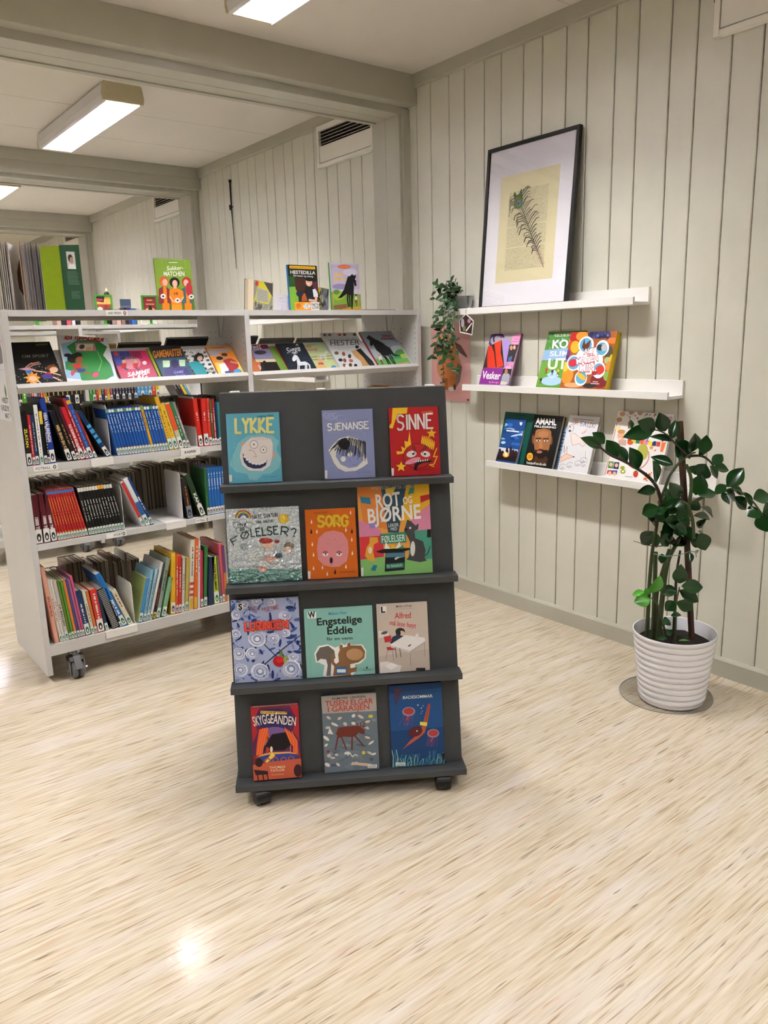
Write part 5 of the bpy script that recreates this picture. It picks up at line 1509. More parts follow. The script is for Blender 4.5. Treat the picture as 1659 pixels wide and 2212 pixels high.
def t1(p):      # three football girls on green
    p.poly([(1005, 470), (1240, 440), (1253, 560), (1018, 560)], '#567a2c')
    p.line([(1045, 262), (1045, 232), (1195, 232), (1195, 290)], 2, '#9cba5c'); p.rect(1082, 243, 1152, 258, '#6f9a3c'); p.line([(1090, 251), (1144, 250)], 5, '#dfe6c8')
    p.text(1075, 302, 1180, 294, 26, 'Sukker-', '#f4f3ee', .012, .15); p.text(1055, 337, 1188, 334, 28, 'MATCHEN', '#f4f3ee', .02)
    O, S = '#e8861c', '#e6b49a'
    for cx, hair, jack, hx in ((1055, '#d8642c', '#8c2c38', 1050), (1200, '#b8303c', '#4a6a70', 1195)):
        p.ell(cx, 372, 30, 32, hair); p.ell(cx + (-4 if cx > 1100 else 6), 378, 17, 22, S)
        p.poly([(cx - 35, 420), (cx - 12, 405), (cx + 15, 405), (cx + 38, 425), (cx + 38, 515), (cx - 38, 515)], jack); p.poly([(cx - 8, 405), (cx + 14, 405), (cx + 18, 510), (cx - 4, 510)], O)
        p.rect(cx - 16, 510, cx + 30, 558, O)
    p.ell(1215, 420, 22, 45, '#b8303c')
    p.ell(1122, 376, 33, 32, '#1d1816'); p.ell(1124, 384, 17, 23, S); p.rect(1114, 402, 1134, 420, S)
    p.poly([(1088, 425), (1112, 414), (1138, 414), (1175, 430), (1180, 470), (1165, 480), (1162, 525), (1098, 525), (1096, 480), (1085, 470)], O)
    p.rect(1098, 520, 1166, 560, '#ee9a2c'); p.text(1118, 457, 1142, 456, 17, '10', '#1c1410', .02)
    p.line([(1090, 470), (1105, 495), (1130, 502)], 10, S); p.line([(1175, 472), (1160, 495), (1140, 502)], 10, S)
    for x, y in ((1138, 492), (1046, 466), (1228, 468)):
        p.ell(x, y, 17, 16, '#efeeec'); p.ell(x, y, 7, 6, '#1c1c1e')

def t2(p):      # rider with a brown horse
    p.poly([(925, 640), (1100, 640), (1110, 1165), (945, 1165)], '#7cb03c'); p.poly([(915, 440), (1060, 440), (1060, 660), (925, 670)], '#2f5a2a')
    p.poly([(945, 212), (1472, 222), (1474, 280), (950, 272)], '#f0b41c'); p.line([(980, 244), (1440, 252)], 14, '#a87c18')
    p.text(960, 385, 1470, 392, 72, 'HESTEDILLA', '#f5f4f2', .02); p.text(1015, 440, 1418, 455, 34, 'Om hester og ridning', '#f5f4f2', .015)
    p.poly([(1040, 470), (1260, 470), (1275, 640), (1230, 760), (1280, 960), (1170, 980), (1100, 800), (1050, 700)], '#4a2c24'); p.poly([(1180, 820), (1240, 800), (1285, 960), (1165, 970)], '#b0562c')
    p.poly([(1400, 580), (1500, 520), (1520, 700), (1500, 1000), (1420, 1000)], '#5c2c38')
    p.ell(1330, 560, 68, 95, '#e9b9a0'); p.ell(1345, 500, 90, 45, '#1a1a1c'); p.ell(1318, 595, 26, 12, '#f5f0ee')
    p.poly([(1260, 720), (1330, 670), (1420, 690), (1450, 960), (1300, 930), (1270, 800)], '#20222c'); p.poly([(1395, 720), (1450, 700), (1495, 790), (1500, 875), (1410, 880)], '#e6e8f2')
    p.line([(1460, 880), (1450, 960), (1320, 945)], 50, '#e9b9a0'); p.ell(1130, 810, 70, 70, '#2c3040')
    p.poly([(1020, 985), (1345, 985), (1348, 1165), (1025, 1165)], '#ee9c1c'); p.poly([(1345, 985), (1510, 985), (1512, 1165), (1348, 1165)], '#f0efec')
    p.ell(1262, 1072, 72, 58, '#f4f2ee'); p.text(1205, 1060, 1315, 1062, 30, 'BLI MED', '#6a6a70', .01); p.text(1210, 1110, 1310, 1112, 34, 'VITE!', '#6a6a70', .01)
    p.text(1362, 1065, 1500, 1065, 55, 'FAKTA', '#1c1c1e', .02); p.text(1370, 1130, 1500, 1130, 55, 'LOVE', '#1c1c1e', .02)
    p.ell(1095, 1070, 48, 62, '#d8802c')

def t3(p):      # black horse, lilac sky
    p.poly([(275, 160), (800, 150), (810, 600), (280, 640)], '#b9b3ce'); p.ell(450, 560, 150, 50, '#8f84ac'); p.ell(640, 300, 140, 60, '#cfcadc')
    p.poly([(285, 650), (815, 700), (828, 990), (300, 990)], '#7fa23c'); p.ell(420, 720, 110, 90, '#9cb83c'); p.ell(380, 660, 60, 45, '#5c8a34'); p.poly([(320, 900), (560, 870), (560, 960), (330, 970)], '#8a5c40'); p.poly([(480, 960), (820, 910), (826, 990), (480, 990)], '#c09840')
    p.line([(302, 195), (325, 900)], 8, '#d88a8c'); p.line([(302, 195), (760, 200), (780, 900)], 8, '#d88a8c')
    p.ell(530, 203, 116, 36, '#e0642c'); p.line([(450, 203), (615, 206)], 12, '#ee9a60')
    p.text(365, 375, 525, 370, 66, 'Black', '#f2c32c', .02); p.text(345, 455, 550, 452, 66, 'Beauty', '#f2c32c', .02)
    K = '#17161a'
    p.poly([(675, 330), (690, 355), (720, 355), (740, 335), (735, 400), (748, 545), (715, 552), (690, 480), (700, 560), (690, 680), (640, 720), (560, 690), (470, 760), (400, 770), (460, 700), (520, 600), (560, 470), (620, 380)], K)
    for a in ((580, 680, 575, 800, 590, 920), (610, 690, 615, 800, 620, 920), (650, 690, 650, 800, 655, 955), (680, 680, 665, 780, 660, 900)):
        p.line([a[:2], a[2:4], a[4:]], 24, K)
    p.poly([(560, 480), (590, 380), (660, 365), (640, 420)], K); p.ell(730, 425, 8, 16, '#e9e6ea')
    p.ell(733, 710, 18, 16, '#5a2c1c'); p.poly([(712, 740), (752, 740), (752, 800), (712, 800)], '#e4e0dc'); p.poly([(712, 800), (752, 800), (750, 910), (735, 910), (730, 840), (710, 870)], '#8c3a28')

up_book(1.369, 3.33, 'green book with three girls in orange football shirts', .167, .218, .012, '#7f9f34', t1, [(995, 228), (1228, 230), (1253, 560), (1018, 560)])
up_book(2.03, 3.33, 'horse and rider fact book with a blue spine', .166, .214, .018, '#20261c', t2, [(905, 190), (1505, 200), (1520, 1165), (945, 1165)], spine='#1f72b8')
up_book(2.272, 3.33, 'tall book with a black horse and green spine', .18, .232, .016, '#c9c6d6', t3, [(262, 130), (795, 148), (828, 995), (300, 995)], spine='#4f9a48')

# large picture book standing wide open, pages fanned
ob = thing('open_picture_book', 'large picture book standing wide open with fanned pages and a lime endpaper', 'book', (.9, 3.4, ZT))
def panel(pts, h0, h1, th, m, name, color=None):
    (x0, y0), (x1, y1) = pts
    l = math.hypot(x1 - x0, y1 - y0); nx, ny = -(y1 - y0) / l * th, (x1 - x0) / l * th
    V = [(x0, y0, 0), (x1, y1, 0), (x1 + nx, y1 + ny, 0), (x0 + nx, y0 + ny, 0)]
    V += [(a, b, h) for (a, b, _), h in zip(V, (h0, h1, h1, h0))]
    return add(name, mesh(name, V, [(0, 3, 2, 1), (4, 5, 6, 7), (0, 1, 5, 4), (1, 2, 6, 5), (2, 3, 7, 6), (3, 0, 4, 7)]), m, ob, color=color)
panel([(.012, -.045), (.085, -.066)], .247, .25, .002, COVER, 'endpaper', '#8fa81c')
panel([(.082, -.067), (.157, -.07)], .253, .257, .002, COVER, 'cover_flap', '#1f4a2c')
p = Print(.073, .255)
p.rect(.3, .64, .75, .9, '#c9c6c2'); p.ell(.5, .8, .13, .06, '#3a2c26'); p.ell(.55, .77, .1, .05, '#b08a70'); p.poly([(.34, .64), (.74, .64), (.7, .71), (.4, .71)], '#e8e8e6')
add('flap_photo', p.mesh('flap_photo'), PRINT, ob, loc=(.083, -.0675, 0), rot=(0, 0, math.atan2(-.003, .075)))
p = Print(.073, .255)
for k in range(11):
    p.line([(.24, .6 - k * .019), (.24 + RND.uniform(.5, .62), .6 - k * .019)], .006, '#6c8a72')
for k in range(6):
    p.line([(.35, .3 - k * .02), (.35 + RND.uniform(.35, .5), .3 - k * .02)], .006, '#6c8a72')
tag(add('flap_lettering', p.mesh('flap_lettering'), PRINT, ob, loc=(.083, -.0675, 0), rot=(0, 0, math.atan2(-.003, .075))), kind='stuff')
SHEETC = ['#e4d8a8', '#c86a5a', '#e2e0e0', '#e6e4e2', '#d2ced0', '#8a808c', '#dcdad8', '#8a8690', '#e2dfda', '#24242c', '#cfcccb', '#a09c9c', '#d6d4d6', '#30303a', '#e0dddb', '#c4c0c0']
for k in range(16):
    x = -.068 + k * .0052
    panel([(x, -.062 + k * .0008), (x + .05, .15)], .262 - RND.uniform(0, .006), .25, .0012, COVER, 'page', SHEETC[k])
for k in range(8):
    x = -.165 + k * .0075
    panel([(x, -.06), (x + .045, .15)], .258 - RND.uniform(0, .004), .25, .0016, COVER, 'page', SHEETC[(k * 3) % 16])
V, Fc = [], []
for i in range(9):
    f0 = i / 8
    x, y = -.105 + .04 * f0 + .012 * math.sin(f0 * PI), -.05 + .1 * (1 - (2 * f0 - 1) ** 2) * .5 + f0 * .01
    V += [(x, y, 0), (x, y, .257 - .006 * f0)]
    if i:
        k = 2 * (i - 1); Fc.append((k, k + 2, k + 3, k + 1))
sp_ = Print(1, 1)
sv, sf = [], []
for i in range(5, 9):
    f0 = i / 8
    x, y = -.105 + .04 * f0 + .012 * math.sin(f0 * PI), -.05 + .1 * (1 - (2 * f0 - 1) ** 2) * .5 + f0 * .01
    sv += [(x - .0004, y - .0008, .06 + .03 * (8 - i) / 3), (x - .0004, y - .0008, .2 - .05 * (8 - i) / 3)]
    if i > 5:
        k = 2 * (i - 6); sf.append((k, k + 2, k + 3, k + 1))
add('page_picture', mesh('page_picture', sv, sf, True), mat('brown_picture', '#6a3c22', 0.6, noise=.5, nscale=40), ob)
cp = add('curved_page', mesh('curved_page', V, Fc, True), mat('curled_page', '#ded9d6', 0.6, noise=.12, nscale=9), ob)
sm = cp.modifiers.new('thick', 'SOLIDIFY'); sm.thickness = .001

# thick paperback with a taped cover, leaning
lb = thing('worn_paperback', 'thick taped paperback leaning on top of the case beside the divider', 'book', matrix=frame_matrix(Vector((1.80, 3.335, ZT + .004)), Vector((math.cos(.0), 0, 0)), Vector((.30, .12, .947)).normalized()))
add('pages', boxmesh('worn_pages', .002, .002, 0, .128, .036, .148), PAGES, lb, color='#e4d3b4')
add('back_cover', boxmesh('worn_back', 0, .036, 0, .13, .038, .152), COVER, lb, color='#1e1c1a')
add('cover', MB().box(.03, 0, 0, .131, .002, .145).box(.129, 0, 0, .131, .038, .15).mesh('worn_front'), COVER, lb, color='#8f8c80')
p = Print(.1, .145).full('#8e8b7e')
p.poly([(0, .3), (.25, 1), (.55, 1), (.95, .62), (.8, .3)], '#c8bc34'); p.poly([(.5, 1), (1, 1), (1, .55)], '#4a4846'); p.poly([(.05, .85), (.12, 1), (.24, .94), (.22, .82)], '#c02c34')
p.poly([(.1, .35), (.2, .78), (.75, .74), (.8, .36)], '#a9a79c')
for k in range(6):
    p.line([(.18, .7 - k * .06), (.7, .68 - k * .06)], .012, '#6a685e')
for k in range(16):
    p.ell(RND.uniform(.05, .95), RND.uniform(.03, .28), .1, .035, RND.choice(['#5a5852', '#a09d92', '#3c3a38']), rot=RND.uniform(0, 90), n=7, nl=(k == 0))
add('cover_print', p.mesh('cover_print'), PRINT, lb, loc=(.031, 0, 0))

def card(x, y, w_, h_, lx, label, draw, base, cat='booklet', name='booklet', t_=.003):
    m_ = frame_matrix(Vector((x, y, ZT + .002)), Vector((1, 0, 0)), Vector((lx, .12, 1)).normalized())
    t = thing(name, label, cat, matrix=m_)
    add('sheet', boxmesh('booklet_sheet', 0, 0, 0, w_, t_, h_), COVER, t, color=base)
    p = Print(w_, h_).full(base); draw(p)
    add('print', p.mesh('booklet_print'), PRINT, t)
    return t
def k1(p):
    p.line([(.15, .4), (.9, .42)], .012, '#c8c4c8'); p.line([(.25, .75), (.45, .8)], .03, '#d88a98'); p.line([(.2, .6), (.8, .62)], .05, '#cfcacf'); p.line([(.4, .1), (.45, .3)], .02, '#9c98a0')
card(1.955, 3.36, .1, .085, .35, 'small white booklet leaning between the paperback and the horse fact book', k1, '#dcd8dc')
def k2(p):
    for k in range(8):
        p.line([(RND.uniform(.1, .8), RND.uniform(.1, .95)), (RND.uniform(.2, .9), RND.uniform(.1, .95))], .06, '#2a2824')
card(2.19, 3.37, .06, .118, .12, 'yellow comic booklet leaning beside the black horse book', k2, '#d8c838')
def k3(p):
    for k in range(9):
        p.ell(RND.uniform(.1, .9), RND.uniform(.1, .9), .2, .1, RND.choice(['#2c2c2e', '#9a989c', '#5a585c']), rot=RND.uniform(0, 180), n=7)
card(2.222, 3.36, .045, .115, .32, 'grey comic booklet leaning against the green spine', k3, '#77757a')
fm = thing('magazine', 'thin magazine lying flat near the wall end of the case', 'magazine', (2.47, 3.33, ZT), .05)
add('sheets', boxmesh('magazine_sheets', 0, 0, 0, .24, .17, .005), COVER, fm, color='#c9b8b0')
add('cover', boxmesh('magazine_cover', 0, -.0005, .005, .241, .171, .0066), COVER, fm, color='#4a2a24')
add('price_sticker', MB().lathe([(.0, .012), (.012, .0105), (.017, .006), (.017, .0)], 14, (.235, .01, .0)).mesh('magazine_clip', True), mat('clear_clip', '#cfccd0', 0.15), fm)

# ------------------------------------------------------------------ green display frames and small books on the second case
GREEN = mat('green_plastic', '#3f8f32', 0.35)
def green_frame(x, y, z, w_, h_, label, draw, base, rz=0.0, leg=.05):
    t = thing('tabletop_card_stand', label, 'card stand', (x, y, z), rz)
    add('base', MB().lathe([(0, .008), (.02, .008), (.032, .004), (.045, 0), (0, 0)], 18).mesh('frame_base', True), GREEN, t)
    add('stem', MB().box(-.008, -.004, .006, .008, .004, leg + .01).mesh('frame_stem'), GREEN, t)
    f = MB()
    b = .012
    f.box(-w_ / 2, -.006, leg, -w_ / 2 + b, .006, leg + h_); f.box(w_ / 2 - b, -.006, leg, w_ / 2, .006, leg + h_)
    f.box(-w_ / 2 + b, -.006, leg, w_ / 2 - b, .006, leg + b); f.box(-w_ / 2 + b, -.006, leg + h_ - b, w_ / 2 - b, .006, leg + h_)
    add('frame', f.mesh('green_rim'), GREEN, t, bevel=.002)
    add('card', boxmesh('frame_card', -w_ / 2 + b, -.001, leg + b, w_ / 2 - b, .003, leg + h_ - b), COVER, t, color=base)
    p = Print(w_ - 2 * b, h_ - 2 * b).full(base); draw(p)
    add('card_print', p.mesh('card_print'), PRINT, t, loc=(-w_ / 2 + b, -.0012, leg + b))
    return t
def g1(p):
    p.poly([(0, .6), (1, .6), (1, 1), (0, 1)], '#e0b060'); p.poly([(0, .75), (.5, .7), (.6, 1), (0, 1)], '#2c2424'); p.rect(0, .78, .45, .9, '#b83c50'); p.poly([(0, 0), (1, 0), (1, .4), (0, .3)], '#2f6a38'); p.ell(.65, .4, .15, .2, '#8a3a34'); p.ell(.2, .35, .2, .12, '#e4e4e0')
def g2(p):
    p.ell(.5, .1, .5, .35, '#d8b04a'); p.ell(.52, .3, .16, .25, '#1c1a1e'); p.line([(.3, .83), (.7, .83)], .05, '#d8b07a'); p.line([(.2, .62), (.85, .62)], .05, '#d8b07a')
green_frame(1.855, 5.45, ZT, .118, .15, 'green display frame with a farm comic card', g1, '#a84a3c', leg=.05)
green_frame(2.175, 5.45, ZT, .116, .15, 'green display frame with a red card and dark figure', g2, '#8f2f34', leg=.05)
green_frame(1.43, 5.5, ZT, .11, .13, 'green display frame at the left end of the second case', g1, '#d8d4cc', leg=.03)
t = thing('carved_ornament', 'small dark pointed ornament behind the farm comic frame', 'ornament', (1.94, 5.62, ZT))
add('body', MB().lathe([(0, 0), (.03, 0), (.03, .17), (.022, .21), (.012, .23), (0, .25)], 10).mesh('ornament'), BLACKP, t)
add('tip', MB().lathe([(0, .225), (.014, .222), (.008, .24), (0, .262)], 8).mesh('ornament_tip'), mat('gold_tip', '#c8b070', 0.4), t)
for i, (x, y, t_, h_, c, l) in enumerate([(1.95, 5.5, .03, .11, '#c9a89c', 'pale pink book behind the farm comic frame'), (1.985, 5.5, .026, .105, '#8a6a5a', 'brown book behind the farm comic frame'), (2.015, 5.52, .02, .12, '#2c2a30', 'dark book in the box between the green frames'), (2.04, 5.52, .022, .12, '#3c3a6a', 'indigo book in the box between the green frames'),
                                            (2.065, 5.52, .034, .115, '#2f6ab0', 'bright blue book in the box between the green frames'), (2.103, 5.52, .024, .115, '#c8c0b0', 'cream book in the box between the green frames'), (1.55, 5.5, .03, .12, '#b89a8c', 'tan book at the left end of the second case'), (1.585, 5.5, .026, .12, '#24222a', 'black book at the left end of the second case'), (1.615, 5.5, .03, .12, '#b84a58', 'rose book near the left green frame'), (1.65, 5.5, .02, .12, '#dcdcdc', 'white book near the left green frame'), (1.675, 5.5, .03, .12, '#1c1c20', 'plain black book near the farm comic frame')]):
    spine_book(x, y, ZT, t_, h_, .1, 0, c, l, 'small books on top of the second case', title=('~', .3, .8, .4))
def sunset(p):
    p.rect(0, 0, 1, .35, '#4a3c48'); p.rect(0, .35, 1, .5, '#d8785a'); p.rect(0, .5, 1, .75, '#7a7a90')
cover_book('small book with a sunset cover between the green frames', .075, .185, .012, '#4a5a70', frame_matrix(Vector((2.045, 5.66, ZT)), Vector((1, 0, 0)), Vector((0, 0, 1))), sunset, None)

# spine rows on the second case
def spines2(x, z, y, seq, label, group):
    for i, (t_, h_, c, tc) in enumerate(seq):
        spine_book(x, y, z, t_, h_, .15, 0, c, label(i, c), group, title=('~', .25, .8, .45), tcol=tc, stick=WS if i % 2 else None)
        x += t_ + .001
    return x
NAMES = {'#c8a894': 'tan', '#b08a78': 'light brown', '#1c1a1a': 'black', '#5a4a78': 'violet', '#5aa02c': 'bright green', '#7a8288': 'grey', '#c83a48': 'red', '#dcdcdc': 'white', '#c02a2c': 'crimson', '#e0b83a': 'yellow', '#17161a': 'black',
         '#3f8f3a': 'green', '#b8342c': 'brick red', '#2a3560': 'navy', '#9c2c58': 'magenta', '#4a9ad0': 'sky blue', '#cc4a2c': 'orange-red', '#e2cf2c': 'lemon', '#221f2e': 'midnight', '#b8c878': 'pale green', '#e0708c': 'pink', '#2c6a9c': 'blue', '#2c3034': 'charcoal'}
seqA = [(.022, .2, '#c8a894', '#7a5a4a'), (.02, .2, '#b08a78', '#7a5a4a'), (.03, .18, '#1c1a1a', '#888'), (.03, .17, '#1c1a1a', '#888'), (.025, .24, '#5a4a78', '#d8c8e0'), (.022, .2, '#1c1a1a', '#888'), (.03, .235, '#5aa02c', '#eef2e0'), (.022, .2, '#7a8288', '#333'), (.018, .21, '#c83a48', '#f0e0e0'), (.014, .23, '#dcdcdc', '#444'), (.018, .23, '#7a8288', '#222'), (.022, .23, '#c02a2c', '#f0d8d0'), (.018, .23, '#e0b83a', '#5a3a10')]
seqA += [(.028, .23, '#17161a', '#c8a85a')] * 8
spines2(1.09, 1.0, 5.35, seqA, lambda i, c: (NAMES[c] + ' book in the row on the second case, seen under the tilted shelf') if i < 13 else 'black volume with gold lettering on the second case', 'row on the second case left of its divider')
seqB = [(.02, .25, '#3f8f3a', '#e0f0d0'), (.022, .25, '#3f8f3a', '#e0f0d0'), (.016, .22, '#b8342c', '#f0d8c0'), (.018, .22, '#e0b83a', '#6a3a10'), (.02, .22, '#2a3560', '#d8d8e0'), (.016, .22, '#b8342c', '#f0d8c0'), (.018, .22, '#e0b83a', '#6a3a10'), (.018, .22, '#9c2c58', '#f0d8e0')]
seqB += [(.02, .215, '#221f2e', '#d8d4e0')] * 8 + [(.026, .22, '#4a9ad0', '#e8f0f8')] * 4 + [(.028, .22, '#cc4a2c', '#f8e8d8'), (.026, .225, '#e2cf2c', '#2c2a10')]
xe = spines2(1.665, 1.0, 5.35, seqB, lambda i, c: NAMES[c] + ' book in the row right of the divider on the second case', 'row on the second case right of its divider')
for i, (lx, c, l) in enumerate([(xe + .14, '#4a3a3c', 'leaning dark brown'), (xe + .165, '#2a2438', 'leaning plum'), (xe + .19, '#e0c040', 'leaning yellow'), (xe + .215, '#6aa8c0', 'leaning pale blue')]):
    spine_book(lx, 5.35, 1.0, .02, .22, .15, 26, c, l + ' book on the second case', 'leaning books on the second case', title=('~', .3, .7, .4))
bookend(xe + .31, 1.0, .19, 'white bookend on the second case behind the leaning books', y=5.335, front=False)
xe2 = spines2(xe + .315, 1.0, 5.37, [(.026, .2, '#2c3034', '#555')] * 5, lambda i, c: 'charcoal volume on the second case', 'row at the wall end of the second case')
spines2(xe2 + .006, 1.0, 5.35, [(.075, .21, '#b8c878', '#6a7a4a'), (.02, .21, '#1c1a1a', '#dcdcdc'), (.016, .21, '#dcdcdc', '#888'), (.022, .21, '#e0708c', '#fff'), (.024, .21, '#2c6a9c', '#fff')], lambda i, c: ('thick ' if i == 0 else '') + NAMES[c] + ' book at the wall end of the second case', 'row at the wall end of the second case')

# ------------------------------------------------------------------ picture ledges on the wall
def ledge(y0, zb, ln, label):
    t = thing('picture_ledge', label, 'shelf', (W, y0, zb), group='white picture ledges')
    add('back_plate', boxmesh('ledge_back', -.012, 0, 0, 0, ln, .07), WHITE, t, bevel=.001)
    add('shelf_board', boxmesh('ledge_floor', -.104, 0, 0, -.012, ln, .012), WHITE, t)
    add('front_lip', boxmesh('ledge_lip', -.116, 0, 0, -.104, ln, .030), WHITE, t, bevel=.001)
    return t
ledge(1.905, 1.468, 1.15, 'white picture ledge holding the framed feather print')
ledge(1.733, 1.100, 1.152, 'white picture ledge holding three cookery and craft books')
ledge(1.568, .733, 1.15, 'white picture ledge behind the tall potted plant')
ledge(3.93, 1.487, 1.15, 'white picture ledge on the wall behind the horse shelf, upper')
ledge(4.24, 1.105, 1.15, 'white picture ledge on the wall behind the horse shelf, lower')
ledge(6.97, 1.497, 1.15, 'white picture ledge far back on the panelled wall')

def ledge_book(yl, zb, label, w_, h_, t_, color, art, quad, off=.1, hide=.018, **kw):
    h_ += 0.0
    s = (off - t_ * .96) / h_
    a = math.asin(min(.6, max(.05, s)))
    u, v = Vector((0, -1, 0)), Vector((math.sin(a), 0, math.cos(a)))
    o = Vector((W - off, yl, zb + .0125 + t_ * math.sin(a)))
    return cover_book(label, w_, h_, t_, color, frame_matrix(o, u, v), art, quad, vb=hide / h_ if quad else 0, group='books on the picture ledges', **kw)
def l1(p):      # handbags
    p.poly([(250, 262), (890, 232), (850, 470), (600, 560), (540, 960), (105, 950)], '#a9a0a8')
    p.poly([(205, 520), (480, 380), (560, 950), (105, 955)], '#3a2420'); p.poly([(205, 520), (270, 500), (330, 640), (380, 955), (205, 955), (190, 700)], '#d8341c'); p.poly([(330, 450), (470, 380), (470, 640), (545, 920), (400, 955), (360, 650)], '#dc3c20')
    p.arc(370, 400, 150, 130, 140, 320, 50, '#5c3a8c'); p.arc(420, 360, 110, 110, 150, 340, 34, '#3c2050')
    p.poly([(500, 400), (600, 345), (655, 470), (620, 720), (560, 880), (530, 620)], '#a98fd4')
    p.poly([(700, 290), (890, 232), (845, 468), (680, 468)], '#e890c0'); p.ell(765, 400, 70, 75, '#f0a0c8'); p.line([(740, 355), (825, 355)], 12, '#b84a80'); p.line([(710, 410), (830, 405)], 12, '#b84a80')
    p.poly([(650, 475), (840, 470), (750, 825), (600, 825)], '#2c2222'); p.ell(690, 540, 30, 50, '#d8a080'); p.ell(755, 530, 28, 45, '#e0b090'); p.poly([(640, 740), (720, 700), (700, 825), (630, 825)], '#4a6a9c')
    p.poly([(590, 830), (750, 830), (720, 970), (545, 965)], '#c080c0'); p.ell(700, 870, 60, 40, '#f090b0'); p.ell(650, 950, 60, 40, '#f0a8c8')
    p.poly([(105, 955), (540, 960), (480, 1300), (45, 1290)], '#8c2f90'); p.poly([(540, 970), (722, 975), (672, 1305), (485, 1300)], '#2a2224'); p.poly([(520, 1120), (560, 1060), (660, 1070), (690, 1120), (660, 1290), (500, 1300)], '#a8a8b4'); p.ell(605, 1030, 32, 55, '#b87a5c'); p.poly([(500, 1230), (640, 1250), (610, 1305), (490, 1300)], '#d8d4c8')
    p.text(95, 1175, 480, 1195, 150, 'Vesker', '#f4f2f4', .025, .1); p.text(250, 1265, 455, 1275, 40, 'lag dine egne', '#f0b0d0', .01)
def l2(p):      # green outdoors
    for k in range(60):
        p.ell(RND.uniform(150, 640), RND.uniform(180, 720), RND.uniform(15, 40), RND.uniform(8, 20), RND.choice(['#3f7a34', '#5f9a44', '#2f6a3c', '#c8643c', '#7cb05c', '#8cb8d8']), rot=RND.uniform(0, 180), n=8, nl=(k % 8 == 0))
    p.poly([(190, 470), (700, 430), (650, 620), (180, 640)], '#8fb4d8'); p.poly([(140, 660), (640, 640), (560, 1090), (110, 1080)], '#6aa03c'); p.ell(400, 990, 190, 80, '#a8c8e4'); p.poly([(300, 880), (440, 800), (520, 900), (400, 960)], '#b8d4ec')
    p.text(365, 255, 700, 250, 44, 'CECILIE SKOG', '#f2ead0', .01); p.text(340, 440, 760, 435, 130, 'KOM', '#f6f4ec', .03); p.text(315, 570, 740, 565, 80, 'SLIME', '#f0eee8', .02); p.text(305, 785, 700, 780, 170, 'UT!', '#f6f2da', .03)
    for x, y, c in ((290, 800, '#c83a34'), (400, 830, '#2c3c6a'), (500, 820, '#e0b040'), (210, 970, '#3a2c24')):
        p.ell(x, y, 22, 30, c); p.line([(x, y + 20), (x - 20, y + 70)], 9, '#3a2820'); p.line([(x, y + 20), (x + 18, y + 65)], 9, '#3a2820')
def l3(p):      # fruit and vegetables
    for x, y, rx, ry, c in ((740, 290, 120, 90, '#b81c14'), (850, 290, 110, 80, '#e89024'), (650, 430, 60, 70, '#d8402c'), (740, 460, 80, 100, '#eeb020'), (620, 560, 50, 50, '#6a3a78'), (610, 640, 45, 50, '#46306a'), (590, 690, 50, 40, '#8a5a90'), (640, 900, 110, 170, '#d8922c'), (590, 780, 60, 80, '#f0c83c'), (1140, 260, 200, 70, '#2a2c58'), (1380, 360, 90, 50, '#e07a34'), (1340, 560, 70, 120, '#4a4a3c'), (1330, 680, 60, 60, '#a8b878'), (1360, 770, 60, 80, '#d88a34'), (1220, 1000, 160, 130, '#7a1c1c'), (1340, 930, 60, 80, '#8ab04a'), (760, 1080, 160, 40, '#e0a878'), (1050, 1090, 120, 40, '#2a2018'), (1390, 640, 30, 60, '#e8b820')):
        p.ell(x, y, rx, ry, c)
    for k in range(26):
        p.ell(RND.uniform(960, 1330), RND.uniform(215, 320), 24, 24, RND.choice(['#3c4078', '#6a70a8', '#23254a']), n=9, nl=(k == 0))
    Wt = '#f4f2f4'
    for x, y, rx, ry in ((930, 430, 135, 140), (1220, 480, 115, 130), (740, 720, 120, 130), (1190, 830, 115, 140), (890, 970, 110, 125), (1000, 680, 250, 230)):
        p.ell(x, y, rx, ry, Wt)
    for x, y, r in ((925, 430, 105), (1210, 490, 95), (740, 720, 100), (1190, 820, 90), (895, 960, 95)):
        p.ell(x, y, r, r * 1.08, '#5aa8cc')
    p.poly([(860, 470), (890, 320), (915, 420), (1010, 340), (990, 460), (920, 520)], '#5c2c1c'); p.ell(1180, 470, 60, 50, '#2c2c30'); p.ell(1250, 470, 50, 60, '#b8babc'); p.ell(725, 720, 75, 65, '#c82838'); p.ell(1215, 830, 75, 75, '#d03424'); p.ell(1120, 880, 50, 40, '#a82030'); p.ell(900, 940, 95, 40, '#eeb434', rot=35)
    R = '#b01c38'
    for a in ((905, 575, 1085, 560, 80, 'ALT'), (795, 745, 1165, 680, 95, 'MATEN'), (860, 860, 1150, 850, 120, 'MIN.')):
        p.text(a[0] - 8, a[1] + 8, a[2] + 8, a[3] + 8, a[4] + 14, a[5], R, .06); p.text(*a, '#f6f2f2', .02)
    p.text(860, 645, 965, 635, 45, 'OM', '#f6f2f2', .03); p.line([(1110, 1025), (1195, 1030)], 12, '#e8e0dc'); p.line([(1075, 1055), (1220, 1060)], 12, '#e8e0dc')
def l4(p):
    p.line([(340, 150), (480, 160)], 10, '#0f3f36')
